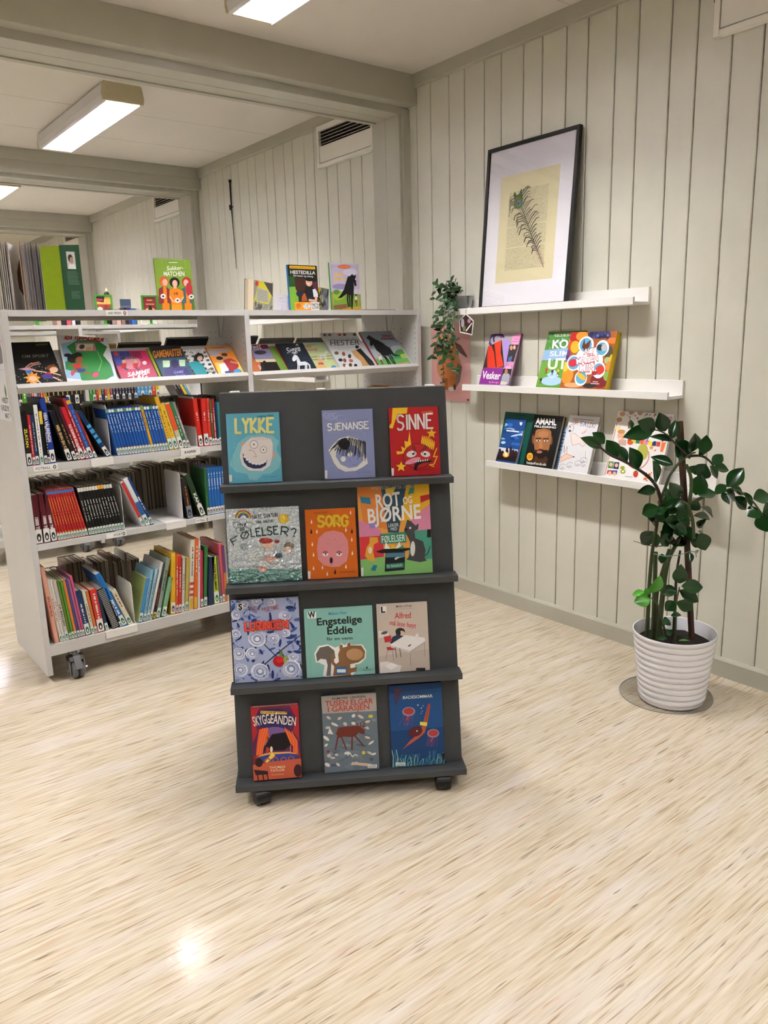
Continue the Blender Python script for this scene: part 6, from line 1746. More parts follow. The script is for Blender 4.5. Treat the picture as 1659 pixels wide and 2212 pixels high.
def l5(p):      # campfire under blue clouds
    for k in range(26):
        p.ell(RND.uniform(170, 510), RND.uniform(210, 540), RND.uniform(30, 70), RND.uniform(10, 26), RND.choice(['#2f6ab8', '#8fb8e4', '#1c4a96', '#c8dcf0', '#163a7c']), rot=RND.uniform(-15, 15), n=9, nl=(k % 5 == 0))
    p.poly([(165, 545), (425, 580), (400, 640), (150, 610)], '#dfe6ea'); p.poly([(140, 640), (420, 660), (385, 745), (120, 705)], '#1c1210')
    for x, h in ((175, 60), (210, 40), (270, 70), (320, 80), (355, 50), (390, 40)):
        p.ell(x, 640 - h / 3, 20, h, '#2c1a24')
    p.ell(255, 645, 44, 34, '#f0a83c'); p.ell(255, 638, 22, 30, '#f8e8b0')
    p.poly([(430, 235), (470, 238), (462, 265), (448, 278), (434, 262)], '#e4e6ea'); p.line([(265, 338), (420, 352)], 16, '#e8eef4')
def l6(p):      # portrait on black
    S, S2 = '#a0683f', '#7c4a2a'
    p.poly([(600, 760), (640, 660), (780, 680), (800, 720), (760, 800)], '#4c2c1c')
    p.ell(608, 460, 16, 60, S2); p.ell(842, 480, 14, 60, S2)
    p.poly([(640, 350), (700, 315), (800, 320), (840, 370), (838, 480), (810, 600), (740, 690), (680, 690), (630, 610), (615, 480)], S)
    p.poly([(650, 330), (700, 300), (810, 305), (845, 360), (830, 350), (750, 325), (680, 335)], '#17120f'); p.ell(740, 400, 70, 40, '#b07a4e')
    p.poly([(632, 590), (660, 600), (700, 585), (750, 600), (800, 600), (775, 660), (735, 708), (680, 705), (640, 650)], '#1c120d'); p.ell(690, 622, 36, 18, '#b06a5c'); p.poly([(690, 470), (720, 470), (735, 560), (705, 585), (680, 565)], '#b47c50')
    for x, y in ((675, 478), (772, 485)):
        p.ell(x, y, 26, 11, '#efe8e2'); p.ell(x, y, 10, 11, '#1a120e'); p.line([(x - 34, y - 28), (x + 34, y - 24)], 13, '#1c130e')
    p.text(635, 265, 905, 290, 78, 'AMAHL', '#f4f3f1', .035); p.text(622, 305, 902, 332, 24, 'PELLEGRINO', '#f4f3f1', .03)
    p.ell(570, 678, 40, 50, '#eaa02c'); p.line([(548, 668), (592, 668)], 8, '#7a4a10'); p.line([(545, 688), (594, 688)], 8, '#7a4a10'); p.text(528, 765, 775, 795, 30, 'Fotballproff mot alle odds', '#f0efec', .015)
def l7(p):
    p.poly([(.05, .04), (.95, .04), (.95, .95), (.05, .95)], '#a9c4e4')
    for k in range(6):
        p.line([(.1, .84 - k * .075), (.9, .84 - k * .075)], .02, '#4a6a9c')
    for k in range(5):
        p.line([(.1, .3 - k * .05), (RND.uniform(.6, .9), .3 - k * .05)], .012, '#4a6a9c')
def l8(p):      # sketchy animals on white
    for k, (ch, x, c) in enumerate((('G', 1155, '#b84a3c'), ('R', 1190, '#c87a5c'), ('I', 1232, '#4a5a7a'), ('S', 1262, '#5a6a8a'), ('A', 1305, '#4a5a8a'), ('L', 1360, '#5a5a6a'), ('D', 1395, '#7a5a5a'), ('O', 1435, '#6a6a7a'))):
        p.pen(x, 265 + k * 7, x + 32, 268 + k * 7, 60, ch, 6, c)
    p.line([(1140, 190), (1440, 215)], 8, '#8a8a90'); p.arc(1138, 320, 42, 48, 0, 360, 4, '#3a3a3c', 14); p.ell(1132, 352, 14, 12, '#2c2c2e'); p.ell(1125, 300, 10, 9, '#2c2c2e')
    p.poly([(1150, 400), (1200, 385), (1260, 430), (1320, 450), (1380, 520), (1360, 560), (1290, 520), (1200, 540), (1170, 480)], '#ecdcd6'); p.line([(1150, 400), (1200, 385), (1260, 430), (1320, 450), (1380, 520), (1340, 565), (1290, 520), (1200, 545), (1170, 480), (1150, 400)], 4, '#a87a70')
    p.poly([(1290, 390), (1370, 325), (1350, 380), (1310, 400)], '#e0b4aa')
    p.line([(1085, 650), (1090, 540), (1105, 640), (1130, 560), (1140, 650)], 4, '#7a5a4a'); p.poly([(1065, 700), (1130, 650), (1245, 695), (1150, 720), (1065, 760)], '#e8c8b4'); p.line([(1065, 700), (1130, 650), (1245, 695), (1150, 720), (1065, 765)], 5, '#b86a4a'); p.ell(1242, 695, 10, 8, '#1c1c1e')
    for x, y in ((1205, 800), (1310, 780), (1400, 790), (1110, 820), (1380, 740)):
        p.arc(x, y, 40, 35, RND.uniform(0, 90), 330, 3.5, '#55555a', 9); p.line([(x - 20, y + 30), (x, y + 5), (x + 25, y + 28)], 4, '#55555a')
    p.line([(1390, 620), (1400, 700), (1440, 740)], 5, '#a8b884')
def l9(p):      # children's cookbook
    p.line([(365, 300), (175, 1365)], 10, '#c02c28'); p.line([(1360, 255), (1425, 255), (1350, 700)], 10, '#a82c34')
    for x, y in ((450, 195), (395, 300), (630, 165), (800, 175), (380, 460)):
        p.ell(x, y, 55, 45, '#c89068' if y < 400 else '#e8d098')
    for k in range(26):
        p.ell(RND.uniform(530, 1150), RND.uniform(180, 310), RND.uniform(14, 30), 12, RND.choice(['#d8d4d8', '#8a6a78', '#b0a8ac', '#e8e4e6']), rot=RND.uniform(0, 180), n=7, nl=(k == 0))
    for i, c in enumerate(('#c0302c', '#e8d020', '#2c7a5a', '#e0582c', '#e87a9c', '#e8d82c', '#1c2c5a', '#d84a3c')):
        x = 590 + i * 82
        p.poly([(x, 640 + i * 12), (x + 76, 648 + i * 12), (x + 68, 740 + i * 12), (x - 8, 730 + i * 12)], c)
    p.text(960, 730, 1010, 735, 80, 'K', '#2c6ab0', .03); p.text(1040, 720, 1100, 725, 70, 'L', '#eee', .03); p.text(730, 690, 775, 693, 60, 'U', '#2c3c8a', .03)
    p.rect(575, 345, 660, 470, '#a8443c'); p.rect(590, 365, 640, 450, '#4a8a4c')
    p.ell(455, 610, 75, 100, '#e8b090'); p.ell(450, 530, 75, 40, '#c8904c'); p.ell(430, 665, 26, 14, '#f4ece8'); p.poly([(400, 700), (560, 690), (560, 800), (420, 790)], '#c8a898')
    p.ell(640, 745, 60, 40, '#dc5a24'); p.ell(900, 920, 110, 160, '#b0b04c'); p.arc(800, 1000, 230, 250, -20, 140, 12, '#d8502c', 14); p.star(1065, 840, 58, '#eaa048'); p.poly([(1110, 920), (1165, 860), (1160, 900)], '#d8502c')
    p.poly([(1265, 740), (1350, 745), (1300, 925), (1245, 920)], '#ec7434'); p.poly([(1225, 660), (1290, 610), (1330, 665)], '#e8924c'); p.ell(1280, 700, 28, 26, '#8a2c3c')
    for i, (x, y, c) in enumerate(((240, 1100, '#3f8f4c'), (350, 1115, '#2c2c5a'), (225, 1270, '#b8443c'), (320, 1275, '#4a4aa0'))):
        p.poly([(x, y), (x + 100, y + 6), (x + 88, y + 140 if i < 2 else y + 80), (x - 15, y + 130 if i < 2 else y + 75)], c); p.ell(x + 45, y + 65, 34, 40, '#e8b494')
    p.ell(520, 1225, 45, 30, '#8f9a2c'); p.ell(530, 1300, 48, 44, '#8f9a2c'); p.ell(530, 1300, 24, 20, '#d8dc9c'); p.ell(790, 1350, 50, 68, '#c83c28'); p.poly([(740, 1310), (790, 1280), (840, 1310)], '#4a8a3c')
    for k in range(30):
        p.ell(RND.uniform(950, 1120), RND.uniform(1330, 1490), 16, 14, RND.choice(['#d84a2c', '#e89a3c', '#8a2c1c']), n=6, nl=(k == 0))
    p.line([(585, 1395), (730, 1410)], 12, '#9a98a4')
qV = lambda L: L
ledge_book(2.785, 1.100, 'pink and purple craft book with red handbags', .2, .27, .012, '#b89ac0', l1, [(250, 262), (890, 232), (672, 1305), (45, 1290)], spine='#7a2f6a')
ledge_book(2.418, 1.100, 'green outdoors book partly behind the fruit cookery book', .211, .272, .012, '#4f8a3c', l2, [(250, 170), (890, 172), (800, 1100), (130, 1080)], spine='#1c1c1a')
ledge_book(2.276, 1.100, 'food book with fruit photographs and a yellow edge', .241, .258, .03, '#a85a24', l3, [(650, 225), (1450, 205), (1335, 1118), (530, 1095)], spine='#d0b018', pages='#d8b81c', off=.103)
ledge_book(2.69, .733, 'large teal book behind the campfire book', .195, .256, .006, '#15564a', l4, [(212, 105), (612, 135), (470, 760), (90, 705)], off=.07)
ledge_book(2.668, .733, 'blue book with people round a campfire', .128, .228, .02, '#1c4a8c', l5, [(265, 192), (518, 205), (385, 745), (120, 705)], off=.101)
ledge_book(2.488, .733, 'black biography with a bearded man on the cover', .172, .256, .02, '#0d0c0c', l6, [(625, 138), (1000, 178), (848, 815), (490, 758)], off=.1)
ledge_book(2.345, .733, 'light blue printed sheet between the black biography and the sketchy white book', .1, .215, .002, '#d6dce6', l7, None, name='information_sheet', off=.06)
ledge_book(2.281, .733, 'white book with sketched pigs and animals', .164, .265, .018, '#e2e0e2', l8, [(1098, 143), (1520, 172), (1460, 898), (1050, 840)], off=.1)
ledge_book(2.027, .733, 'white cookbook with bright letters behind the plant', .262, .298, .014, '#ece8e4', l9, [(365, 135), (1460, 205), (1260, 1525), (165, 1370)], off=.1)
for r in ((4.27, 1.105), ):
    ledge_book(4.40, 1.105, 'brown book on the lower ledge behind the horse shelf', .12, .16, .02, '#8a4a34', None, None)

# ------------------------------------------------------------------ framed feather print
FH, FW_ = .73, .533
a = math.asin((.085 - .02) / FH)
u, v = Vector((0, -1, 0)), Vector((math.sin(a), 0, math.cos(a)))
FR = thing('framed_print', 'black framed print of a peacock feather on a book page', 'picture', matrix=frame_matrix(Vector((W - .1, 2.784, 1.481 + .004)), u, v))
fw = .016
f = MB()
for x0, z0, x1, z1 in ((0, 0, fw, FH), (FW_ - fw, 0, FW_, FH), (fw, 0, FW_ - fw, fw), (fw, FH - fw, FW_ - fw, FH)):
    f.box(x0, 0, z0, x1, .02, z1)
add('frame', f.mesh('frame'), BLACKF, FR, bevel=.001)
add('backing', boxmesh('frame_backing', fw, .012, fw, FW_ - fw, .016, FH - fw), BLACKF, FR)
add('passepartout', boxmesh('passepartout', fw, .008, fw, FW_ - fw, .012, FH - fw), mat('mount_board', '#ebe7ec', 0.8), FR)
PW, PH = .345, .475
p = Print(PW, PH).full('#ddd2ac')
p.layer = 1
qd = [(348, 683), (1088, 503), (958, 1815), (245, 1885)]
p.H = Print(PW, PH, qd).H
rr = random.Random(3)
L0, R0 = [(443, 845), (365, 1735)], [(935, 742), (848, 1672)]
nl_ = 62
for i in range(nl_):
    f0 = i / (nl_ - 1)
    ax, ay = L0[0][0] + (L0[1][0] - L0[0][0]) * f0, L0[0][1] + (L0[1][1] - L0[0][1]) * f0
    bx_, by_ = R0[0][0] + (R0[1][0] - R0[0][0]) * f0, R0[0][1] + (R0[1][1] - R0[0][1]) * f0
    if i in (28, 44):
        continue
    s0 = 0.0
    while s0 < 1:
        l = rr.uniform(.04, .13)
        e0 = min(1, s0 + l)
        if i == 0 and (s0 < .35):
            s0 = e0 + .018; continue
        p.line([(ax + (bx_ - ax) * s0, ay + (by_ - ay) * s0), (ax + (bx_ - ax) * e0, ay + (by_ - ay) * e0)], 5.6, '#6c6653', nl=False)
        s0 = e0 + .018
p.layer += 1
Q = [(550, 900), (600, 1050), (660, 1200), (720, 1370), (790, 1530), (850, 1690)]
p.line(Q, 9, '#7a6858')
for i in range(46):
    f0 = i / 45 * .78
    k = min(4, int(f0 * 5)); g = f0 * 5 - k
    x, y = Q[k][0] + (Q[k + 1][0] - Q[k][0]) * g, Q[k][1] + (Q[k + 1][1] - Q[k][1]) * g
    ln = rr.uniform(80, 190) * (1.0 if f0 < .5 else 1.3 - f0)
    if i % 2:
        p.line([(x, y), (x - ln * .45, y - ln * .25), (x - ln * .85, y - ln * .12), (x - ln, y + ln * .3)], rr.uniform(5, 12), rr.choice(['#2c2722', '#443b33', '#1e1b18']), nl=(i % 6 == 1))
    else:
        p.line([(x, y), (x + ln * .25, y - ln * .5), (x + ln * .6, y - ln * .95), (x + ln * .8, y - ln * 1.02)], rr.uniform(5, 11), rr.choice(['#2c2722', '#443b33', '#1e1b18']), nl=(i % 6 == 0))
for i in range(26):
    y = 1430 + i * 9
    x = 745 + (y - 1430) * .42
    p.line([(x - 30, y - 8), (x, y), (x + 26, y - 14)], 3, rr.choice(['#b08a78', '#c8a898', '#8a6a58']), nl=(i == 0))
p.poly([(510, 840), (530, 880), (560, 862), (590, 800), (600, 850), (605, 930), (598, 1000), (560, 1030), (515, 1030), (495, 980), (500, 920), (490, 870)], '#3f5a2c'); p.ell(548, 960, 46, 62, '#5f7a34'); p.ell(550, 955, 30, 42, '#8a4a2c'); p.ell(556, 966, 22, 30, '#3c8ac0'); p.ell(552, 970, 10, 15, '#1c2c5a')
for i in range(8):
    p.line([(500, 960 + i * 6), (460, 930 + i * 9), (436, 960 + i * 12)], 3, '#5a5248', nl=(i == 0))
for i in range(7):
    p.line([(600, 1000), (620 + i * 8, 940 - i * 10), (640 + i * 14, 890 + i * 2)], 2.6, '#5a5248', nl=(i == 0))
p.line([(660, 775), (690, 770)], 10, '#8a826c')
add('art_print', p.mesh('art_print'), PRINT, FR, loc=(.094, .0078, .118))
gm = bpy.data.materials.new('picture_glass'); gm.use_nodes = True
nt = gm.node_tree; nt.nodes.clear()
tr, gl, mx, fr, ou = (nt.nodes.new(k) for k in ('ShaderNodeBsdfTransparent', 'ShaderNodeBsdfGlossy', 'ShaderNodeMixShader', 'ShaderNodeFresnel', 'ShaderNodeOutputMaterial'))
gl.inputs['Roughness'].default_value = .02; fr.inputs[0].default_value = 1.3
nt.links.new(fr.outputs[0], mx.inputs[0]); nt.links.new(tr.outputs[0], mx.inputs[1]); nt.links.new(gl.outputs[0], mx.inputs[2]); nt.links.new(mx.outputs[0], ou.inputs[0])
add('glass_pane', boxmesh('glass_pane', fw, .004, fw, FW_ - fw, .0055, FH - fw), gm, FR)

# ------------------------------------------------------------------ pink poster
PO = thing('animal_poster', 'pink poster of an orange rabbit-eared animal pinned to the wall', 'poster', matrix=frame_matrix(Vector((W - .004, 3.24, 1.03)), Vector((0, -1, 0)), Vector((0, 0, 1))))
add('sheet', boxmesh('poster_sheet', 0, 0, 0, .297, .0012, .405), mat('poster_paper', '#d9a29c', 0.6), PO)
p = Print(.297, .405, [(238, 855), (860, 850), (850, 2145), (228, 2130)]).full('#dba39d')
p.poly([(330, 1100), (450, 1010), (560, 1090), (640, 1190), (700, 1450), (735, 1580), (690, 1800), (640, 1900), (520, 1960), (440, 1950), (400, 1800), (330, 1660), (320, 1560), (350, 1400), (300, 1250)], '#c98a5c')
p.poly([(430, 1200), (560, 1200), (640, 1400), (650, 1600), (600, 1800), (450, 1800), (400, 1600)], '#d8824a')
p.poly([(620, 1160), (720, 1220), (815, 1390), (808, 1420), (690, 1330), (640, 1260)], '#6a4a44'); p.poly([(300, 1250), (380, 1100), (400, 1250), (330, 1420)], '#7a4a40')
p.poly([(660, 1500), (735, 1560), (700, 1800), (640, 1900), (610, 1850)], '#8a6a60')
p.poly([(440, 1750), (500, 1760), (500, 1950), (455, 1940)], '#b0602c'); p.poly([(520, 1720), (620, 1730), (600, 1960), (520, 1960)], '#c8783c'); p.ell(552, 1935, 50, 38, '#e4d8d0'); p.ell(480, 1230, 26, 30, '#2c1c18'); p.ell(610, 1900, 22, 50, '#4a2c28')
add('poster_print', p.mesh('poster_print'), PRINT, PO)
add('pin', MB().lathe([(0, -.006), (.005, -.005), (.006, 0), (0, 0)], 8, ax=1).mesh('pin'), mat('red_pin', '#7a2420', .4), PO, loc=(.285, 0, .012))

# ------------------------------------------------------------------ house ornament on the ledge
HO = thing('house_ornament', 'small white house-shaped hanging ornament with a dark photo', 'ornament', matrix=frame_matrix(Vector((W - .122, 2.895, 1.365)), Vector((0, -1, 0)), Vector((0, 0, 1))))
pent = [(.002, .075), (.048, .106), (.1, .07), (.09, .006), (.008, .02)]
fo = MB()
for i in range(5):
    (x0, z0), (x1, z1) = pent[i], pent[(i + 1) % 5]
    fo.tube([(x0, 0, z0), (x1, 0, z1)], .0028, 6)
add('wire_frame', fo.mesh('house_frame'), WHITE, HO)
p = Print(.1, .106)
p.poly([(.04, .7), (.48, .97), (.98, .66), (.88, .08), (.1, .2)], '#3c2626'); p.ell(.25, .6, .12, .2, '#b0a8b0'); p.ell(.7, .68, .12, .1, '#a87a80'); p.ell(.35, .35, .1, .14, '#6a7a48'); p.poly([(.45, .25), (.88, .6), (.92, .55), (.5, .2)], '#dcd8d8')
add('photo', p.mesh('house_photo'), PRINT, HO)
add('photo_board', MB().prism([(a * .96 + .001, b * .96 + .002) for a, b in pent], 1, .0003, .001).mesh('house_board'), BLACKF, HO)
add('hanging_loop', MB().tube([(.048, 0, .106), (.05, .0, .125), (.052, .002, .134), (.052, .012, .1375), (.052, .022, .134)], .0016, 6).mesh('loop'), mat('grey_string', '#9a9a94', .8), HO)
# ------------------------------------------------------------------ tall potted plant
def leaf_mat(name, c1, c2, rough=.28):
    m, nt, b = new_mat(name)
    N, L = nt.nodes, nt.links
    tc = N.new('ShaderNodeTexCoord'); oi = N.new('ShaderNodeObjectInfo')
    nz = N.new('ShaderNodeTexNoise'); nz.inputs['Scale'].default_value = 2.5
    L.new(tc.outputs['Object'], nz.inputs['Vector'])
    ad = N.new('ShaderNodeMath'); ad.operation = 'MULTIPLY_ADD'; ad.inputs[1].default_value = .5
    L.new(oi.outputs['Random'], ad.inputs[0]); 
    m2 = N.new('ShaderNodeMath'); m2.operation = 'MULTIPLY'; m2.inputs[1].default_value = .5
    L.new(nz.outputs['Fac'], m2.inputs[0]); L.new(m2.outputs[0], ad.inputs[2])
    mx = N.new('ShaderNodeMixRGB'); mx.inputs[1].default_value = lin(c1); mx.inputs[2].default_value = lin(c2)
    L.new(ad.outputs[0], mx.inputs[0]); L.new(mx.outputs[0], b.inputs['Base Color'])
    b.inputs['Roughness'].default_value = rough
    return m
LEAFD = leaf_mat('glossy_leaf', '#0b2c13', '#1d4a1c', .17)
LEAFL = leaf_mat('young_leaf', '#3f8f24', '#5aa838', .3)
STEMM = mat('plant_stem', '#3d4a24', 0.5, noise=.3, nscale=30)
STEMB = mat('brown_twig', '#3a2a1e', 0.6, noise=.3, nscale=30)
STICK = mat('dark_wood_stick', '#4a3020', 0.6, noise=.5, nscale=25, bump=.3, bscale=60)
SOIL = mat('potting_soil', '#241a14', 0.95, noise=.6, nscale=70, bump=1.0, bscale=90)
POTW = mat('white_glazed_pot', '#eceaee', 0.22, noise=.02)
CLEAR = bpy.data.materials.new('clear_plastic'); CLEAR.use_nodes = True
nt = CLEAR.node_tree; nt.nodes.clear()
tr, gl, mx, fr, ou = (nt.nodes.new(k) for k in ('ShaderNodeBsdfTransparent', 'ShaderNodeBsdfGlossy', 'ShaderNodeMixShader', 'ShaderNodeFresnel', 'ShaderNodeOutputMaterial'))
tr.inputs[0].default_value = (.98, .98, .975, 1); gl.inputs['Roughness'].default_value = .08; fr.inputs[0].default_value = 1.4
nt.links.new(fr.outputs[0], mx.inputs[0]); nt.links.new(tr.outputs[0], mx.inputs[1]); nt.links.new(gl.outputs[0], mx.inputs[2]); nt.links.new(mx.outputs[0], ou.inputs[0])

PC = Vector((2.516, 1.515, 0))
t = thing('floor_mat', 'round clear plastic mat under the white plant pot', 'mat', (2.531, 1.548, 0))
add('disc', MB().lathe([(0, .0), (.168, 0), (.1705, .0012), (.168, .0022), (0, .0022)], 64).mesh('mat_disc', True), CLEAR, t)
add('rim', MB().lathe([(.168, .0004), (.1712, .0006), (.1712, .0026), (.168, .0024), (.168, .0004)], 64).mesh('mat_rim', True), mat('mat_edge', '#7a7a78', .3), t)

t = thing('ribbed_flowerpot', 'white ribbed glazed flowerpot with soil on the clear mat', 'pot', (PC.x, PC.y, .0022))
prof = [(0, 0), (.112, 0), (.1165, .004)]
nr = 10
for k in range(nr):
    z0 = .014 + k * .0238
    r0 = .1165 + (z0 / .272) * .031
    prof += [(r0 - .001, z0), (r0 + .0035, z0 + .005), (r0 + .0042, z0 + .012), (r0 + .0035, z0 + .019), (r0 + .0005, z0 + .0232)]
prof += [(.149, .258), (.151, .268), (.149, .272), (.1455, .271), (.143, .262), (.136, .225), (.133, .2)]
add('pot_body', MB().lathe(prof, 64).mesh('pot_body', True), POTW, t)
V, Fc = [], []
rr = random.Random(5)
nn = 22
for j in range(nn):
    for i in range(nn):
        a, r = 2 * PI * i / nn, .1385 * j / (nn - 1)
        V.append((r * math.cos(a), r * math.sin(a), .222 + rr.uniform(-.005, .006) + (.006 if j < 10 else 0)))
for j in range(nn - 1):
    for i in range(nn):
        i2 = (i + 1) % nn
        Fc.append((j * nn + i, (j + 1) * nn + i, (j + 1) * nn + i2, j * nn + i2))
add('soil', mesh('soil', V, Fc, True), SOIL, t)

RH = Vector((math.cos(YAW), -math.sin(YAW), 0)); FWH = Vector((math.sin(YAW), math.cos(YAW), 0))
def pp(x, y, d=0.0):
    """plant picture point at depth d behind the plane through the pot's axis"""
    u_, v_ = 1240 + x / 3.16, 860 + y / 3.16
    dd = ray(u_, v_); P0 = PC + FWH * d
    k = (Vector(P0) - Vector(CAM)).dot(FWH) / Vector(dd).dot(FWH)
    return Vector(CAM) + Vector(dd) * k
PLANT = thing('potted_plant', 'tall plant with dark glossy leaves tied to a wooden stick', 'plant', (PC.x, PC.y, .22))
PO_ = Vector((PC.x, PC.y, .22))
def stem(pts, d0, d1, r0, r1, m=STEMM, name='stem'):
    n_ = len(pts)
    P = []
    for i, (x, y) in enumerate(pts):
        d = d0 + (d1 - d0) * i / (n_ - 1)
        P.append(pp(x, y, d) - PO_)
    # smooth
    Q_ = []
    for i in range(n_ - 1):
        p0, p1, p2, p3 = P[max(0, i - 1)], P[i], P[i + 1], P[min(n_ - 1, i + 2)]
        for s in range(4):
            f0 = s / 4
            Q_.append(.5 * ((2 * p1) + (p2 - p0) * f0 + (2 * p0 - 5 * p1 + 4 * p2 - p3) * f0 ** 2 + (3 * p1 - p0 - 3 * p2 + p3) * f0 ** 3))
    Q_.append(P[-1])
    R_ = [r0 + (r1 - r0) * i / (len(Q_) - 1) for i in range(len(Q_))]
    return add(name, MB().tube([tuple(q_) for q_ in Q_], R_, 7).mesh(name, True), m, PLANT)
stem([(495, 1640), (505, 1450), (515, 1250), (535, 1040), (560, 900), (585, 720)], 0, -.02, .0085, .005)
stem([(540, 1645), (545, 1500), (550, 1300), (556, 1050)], .02, .03, .0105, .008)
stem([(575, 1645), (590, 1480), (610, 1300), (640, 1120), (690, 1010), (720, 960)], -.02, .0, .011, .006)
stem([(600, 1640), (560, 1500), (560, 1350), (600, 1200), (650, 1030)], .04, .05, .012, .006)
stem([(680, 1640), (690, 1400), (700, 1200), (725, 1040)], .03, .04, .007, .004, STEMB)
stem([(690, 1650), (695, 1500), (695, 1420), (720, 1290)], -.05, -.06, .004, .0025)
stem([(625, 1620), (600, 1500), (570, 1410), (530, 1365)], -.06, -.07, .004, .003)
stem([(600, 720), (560, 600), (480, 515), (350, 435), (250, 390), (190, 345), (150, 320)], -.02, -.08, .007, .003, STEMB)
stem([(580, 720), (620, 620), (655, 525), (720, 440), (790, 385), (830, 370)], .0, -.03, .0065, .003)
stem([(815, 960), (812, 860), (800, 790), (770, 725), (735, 706)], -.06, -.08, .007, .004)
stem([(790, 720), (850, 690), (930, 655), (1010, 640), (1080, 622), (1160, 655), (1220, 705), (1290, 800)], .0, -.06, .0075, .003)
stem([(790, 410), (690, 310), (640, 255), (580, 222), (520, 215)], -.02, -.05, .004, .002, STEMB)
stem([(790, 395), (870, 395), (925, 430), (955, 470), (965, 490)], .0, -.05, .005, .0025, STEMB)
stem([(765, 455), (795, 530), (800, 620), (785, 730), (775, 850)], -.03, -.03, .006, .007)
stem([(730, 950), (640, 1000), (540, 1010), (405, 975)], -.03, -.06, .003, .001, STEMB)
# the stick
a_, b_ = pp(720, 158, .015) - PO_, pp(803, 1640, .02) - PO_
sh = MB(); sh.tube([tuple(b_), tuple((a_ + b_) / 2 + RH * .003), tuple(a_)], [.0115, .0115, .0125], 5)
add('wooden_stick', sh.mesh('wooden_stick'), STICK, PLANT)
add('tie', MB().tube([tuple(pp(540, 1062, -.05) - PO_), tuple(pp(620, 1080, -.07) - PO_), tuple(pp(720, 1072, -.06) - PO_), tuple(pp(790, 1045, -.03) - PO_), tuple(pp(830, 1050, .02) - PO_), tuple(pp(835, 1085, .02) - PO_)], .0016, 5).mesh('tie'), mat('green_twine', '#7aa090', .7), PLANT)

def leaf_mesh(pointy=1.0):
    V, Fc = [], []
    n_ = 9
    for i in range(n_ + 1):
        f0 = i / n_
        wd = math.sin(min(1, f0 ** .9 * .985 + .015) * PI) ** .95 * .5
        if i == n_: wd = 0.0
        z = -.16 * (f0 - .35) ** 2
        for s, lift in ((-1, .13), (-.5, .03), (0, -.02), (.5, .03), (1, .13)):
            V.append((wd * s, f0, z + lift * wd * 1.2))
    for i in range(n_):
        for j in range(4):
            k = i * 5 + j
            Fc.append((k, k + 1, k + 6, k + 5))
    return mesh('leaf', V, Fc, True)
LEAF = leaf_mesh()
LEAF.materials.append(LEAFD)
LEAFY = LEAF.copy(); LEAFY.materials.clear(); LEAFY.materials.append(LEAFL)
LEAFR = random.Random(11)
def leaf(parent, org, base, tip, wd, me, roll=None, facing=None):
    L_ = tip - base
    ln = L_.length
    y = L_.normalized()
    n_ = facing or Vector((-FWH.x, -FWH.y, .55))
    n_ = (n_ + Vector((LEAFR.uniform(-.5, .5), LEAFR.uniform(-.5, .5), LEAFR.uniform(-.3, .3)))).normalized()
    x = y.cross(n_)
    if x.length < .1:
        x = y.cross(Vector((0, 0, 1)))
    x.normalize(); z = x.cross(y)
    o = bpy.data.objects.new('leaf', me); COL.objects.link(o)
    o.parent = parent
    m = Matrix.Identity(4)
    for i in range(3):
        m[i][0], m[i][1], m[i][2], m[i][3] = x[i] * wd, y[i] * ln, z[i] * ln, (base - org)[i]
    o.matrix_local = m
    return o
LV = [(190, 335, 48, 268, 66), (210, 310, 128, 232, 72), (300, 400, 222, 285, 84), (365, 435, 262, 312, 90), (440, 488, 385, 335, 104),
      (540, 225, 338, 262, 96), (556, 215, 440, 158, 96), (622, 228, 583, 100, 86), (664, 278, 697, 148, 64), (680, 290, 520, 258, 46), (392, 205, 388, 143, 32),
      (562, 582, 548, 425, 100), (676, 452, 525, 398, 62), (760, 402, 700, 283, 112), (800, 372, 832, 240, 112), (880, 382, 908, 252, 80), (850, 392, 932, 318, 52), (792, 402, 748, 365, 56),
      (945, 457, 1016, 378, 62), (955, 467, 1062, 492, 68), (930, 462, 985, 550, 62), (850, 545, 905, 448, 112), (825, 522, 850, 455, 92),
      (830, 662, 872, 518, 104), (850, 662, 972, 640, 94), (1045, 606, 1162, 473, 94), (960, 642, 1045, 590, 54), (1070, 602, 1162, 662, 54), (1010, 642, 1062, 724, 44), (1040, 632, 1112, 702, 74), (1100, 672, 1182, 764, 74),
      (1225, 687, 1336, 655, 94), (1268, 762, 1183, 805, 94), (1272, 782, 1322, 915, 114), (1165, 642, 1220, 742, 44), (1290, 780, 1360, 740, 90),
      (560, 622, 435, 642, 64), (630, 702, 640, 608, 56), (722, 682, 655, 578, 84), (592, 762, 742, 690, 114), (575, 742, 458, 794, 84), (560, 862, 500, 798, 74),
      (600, 822, 642, 756, 104), (660, 822, 792, 852, 124), (700, 782, 762, 856, 94), (800, 762, 852, 698, 74), (820, 802, 942, 822, 54), (870, 742, 962, 812, 44), (840, 882, 897, 828, 44),
      (540, 912, 453, 1002, 84), (545, 912, 562, 1024, 64), (600, 902, 652, 1014, 114), (702, 902, 638, 955, 114), (762, 962, 680, 1002, 64), (800, 892, 758, 955, 94), (860, 922, 902, 1044, 94), (850, 912, 897, 932, 34),
      (600, 1062, 600, 1132, 48), (790, 1052, 800, 1124, 38), (830, 1042, 850, 1062, 28), (640, 880, 760, 905, 90), (690, 850, 610, 900, 90), (770, 820, 700, 770, 80), (740, 930, 820, 890, 80), (620, 960, 720, 1010, 70),
      (720, 1267, 730, 1138, 88), (735, 1282, 888, 1292, 84), (720, 1312, 858, 1392, 78), (705, 1322, 578, 1310, 74), (700, 1392, 818, 1442, 74), (690, 1387, 623, 1452, 74), (660, 1482, 732, 1480, 48), (650, 1512, 613, 1542, 58), (640, 1582, 662, 1624, 44), (565, 1640, 640, 1635, 30)]
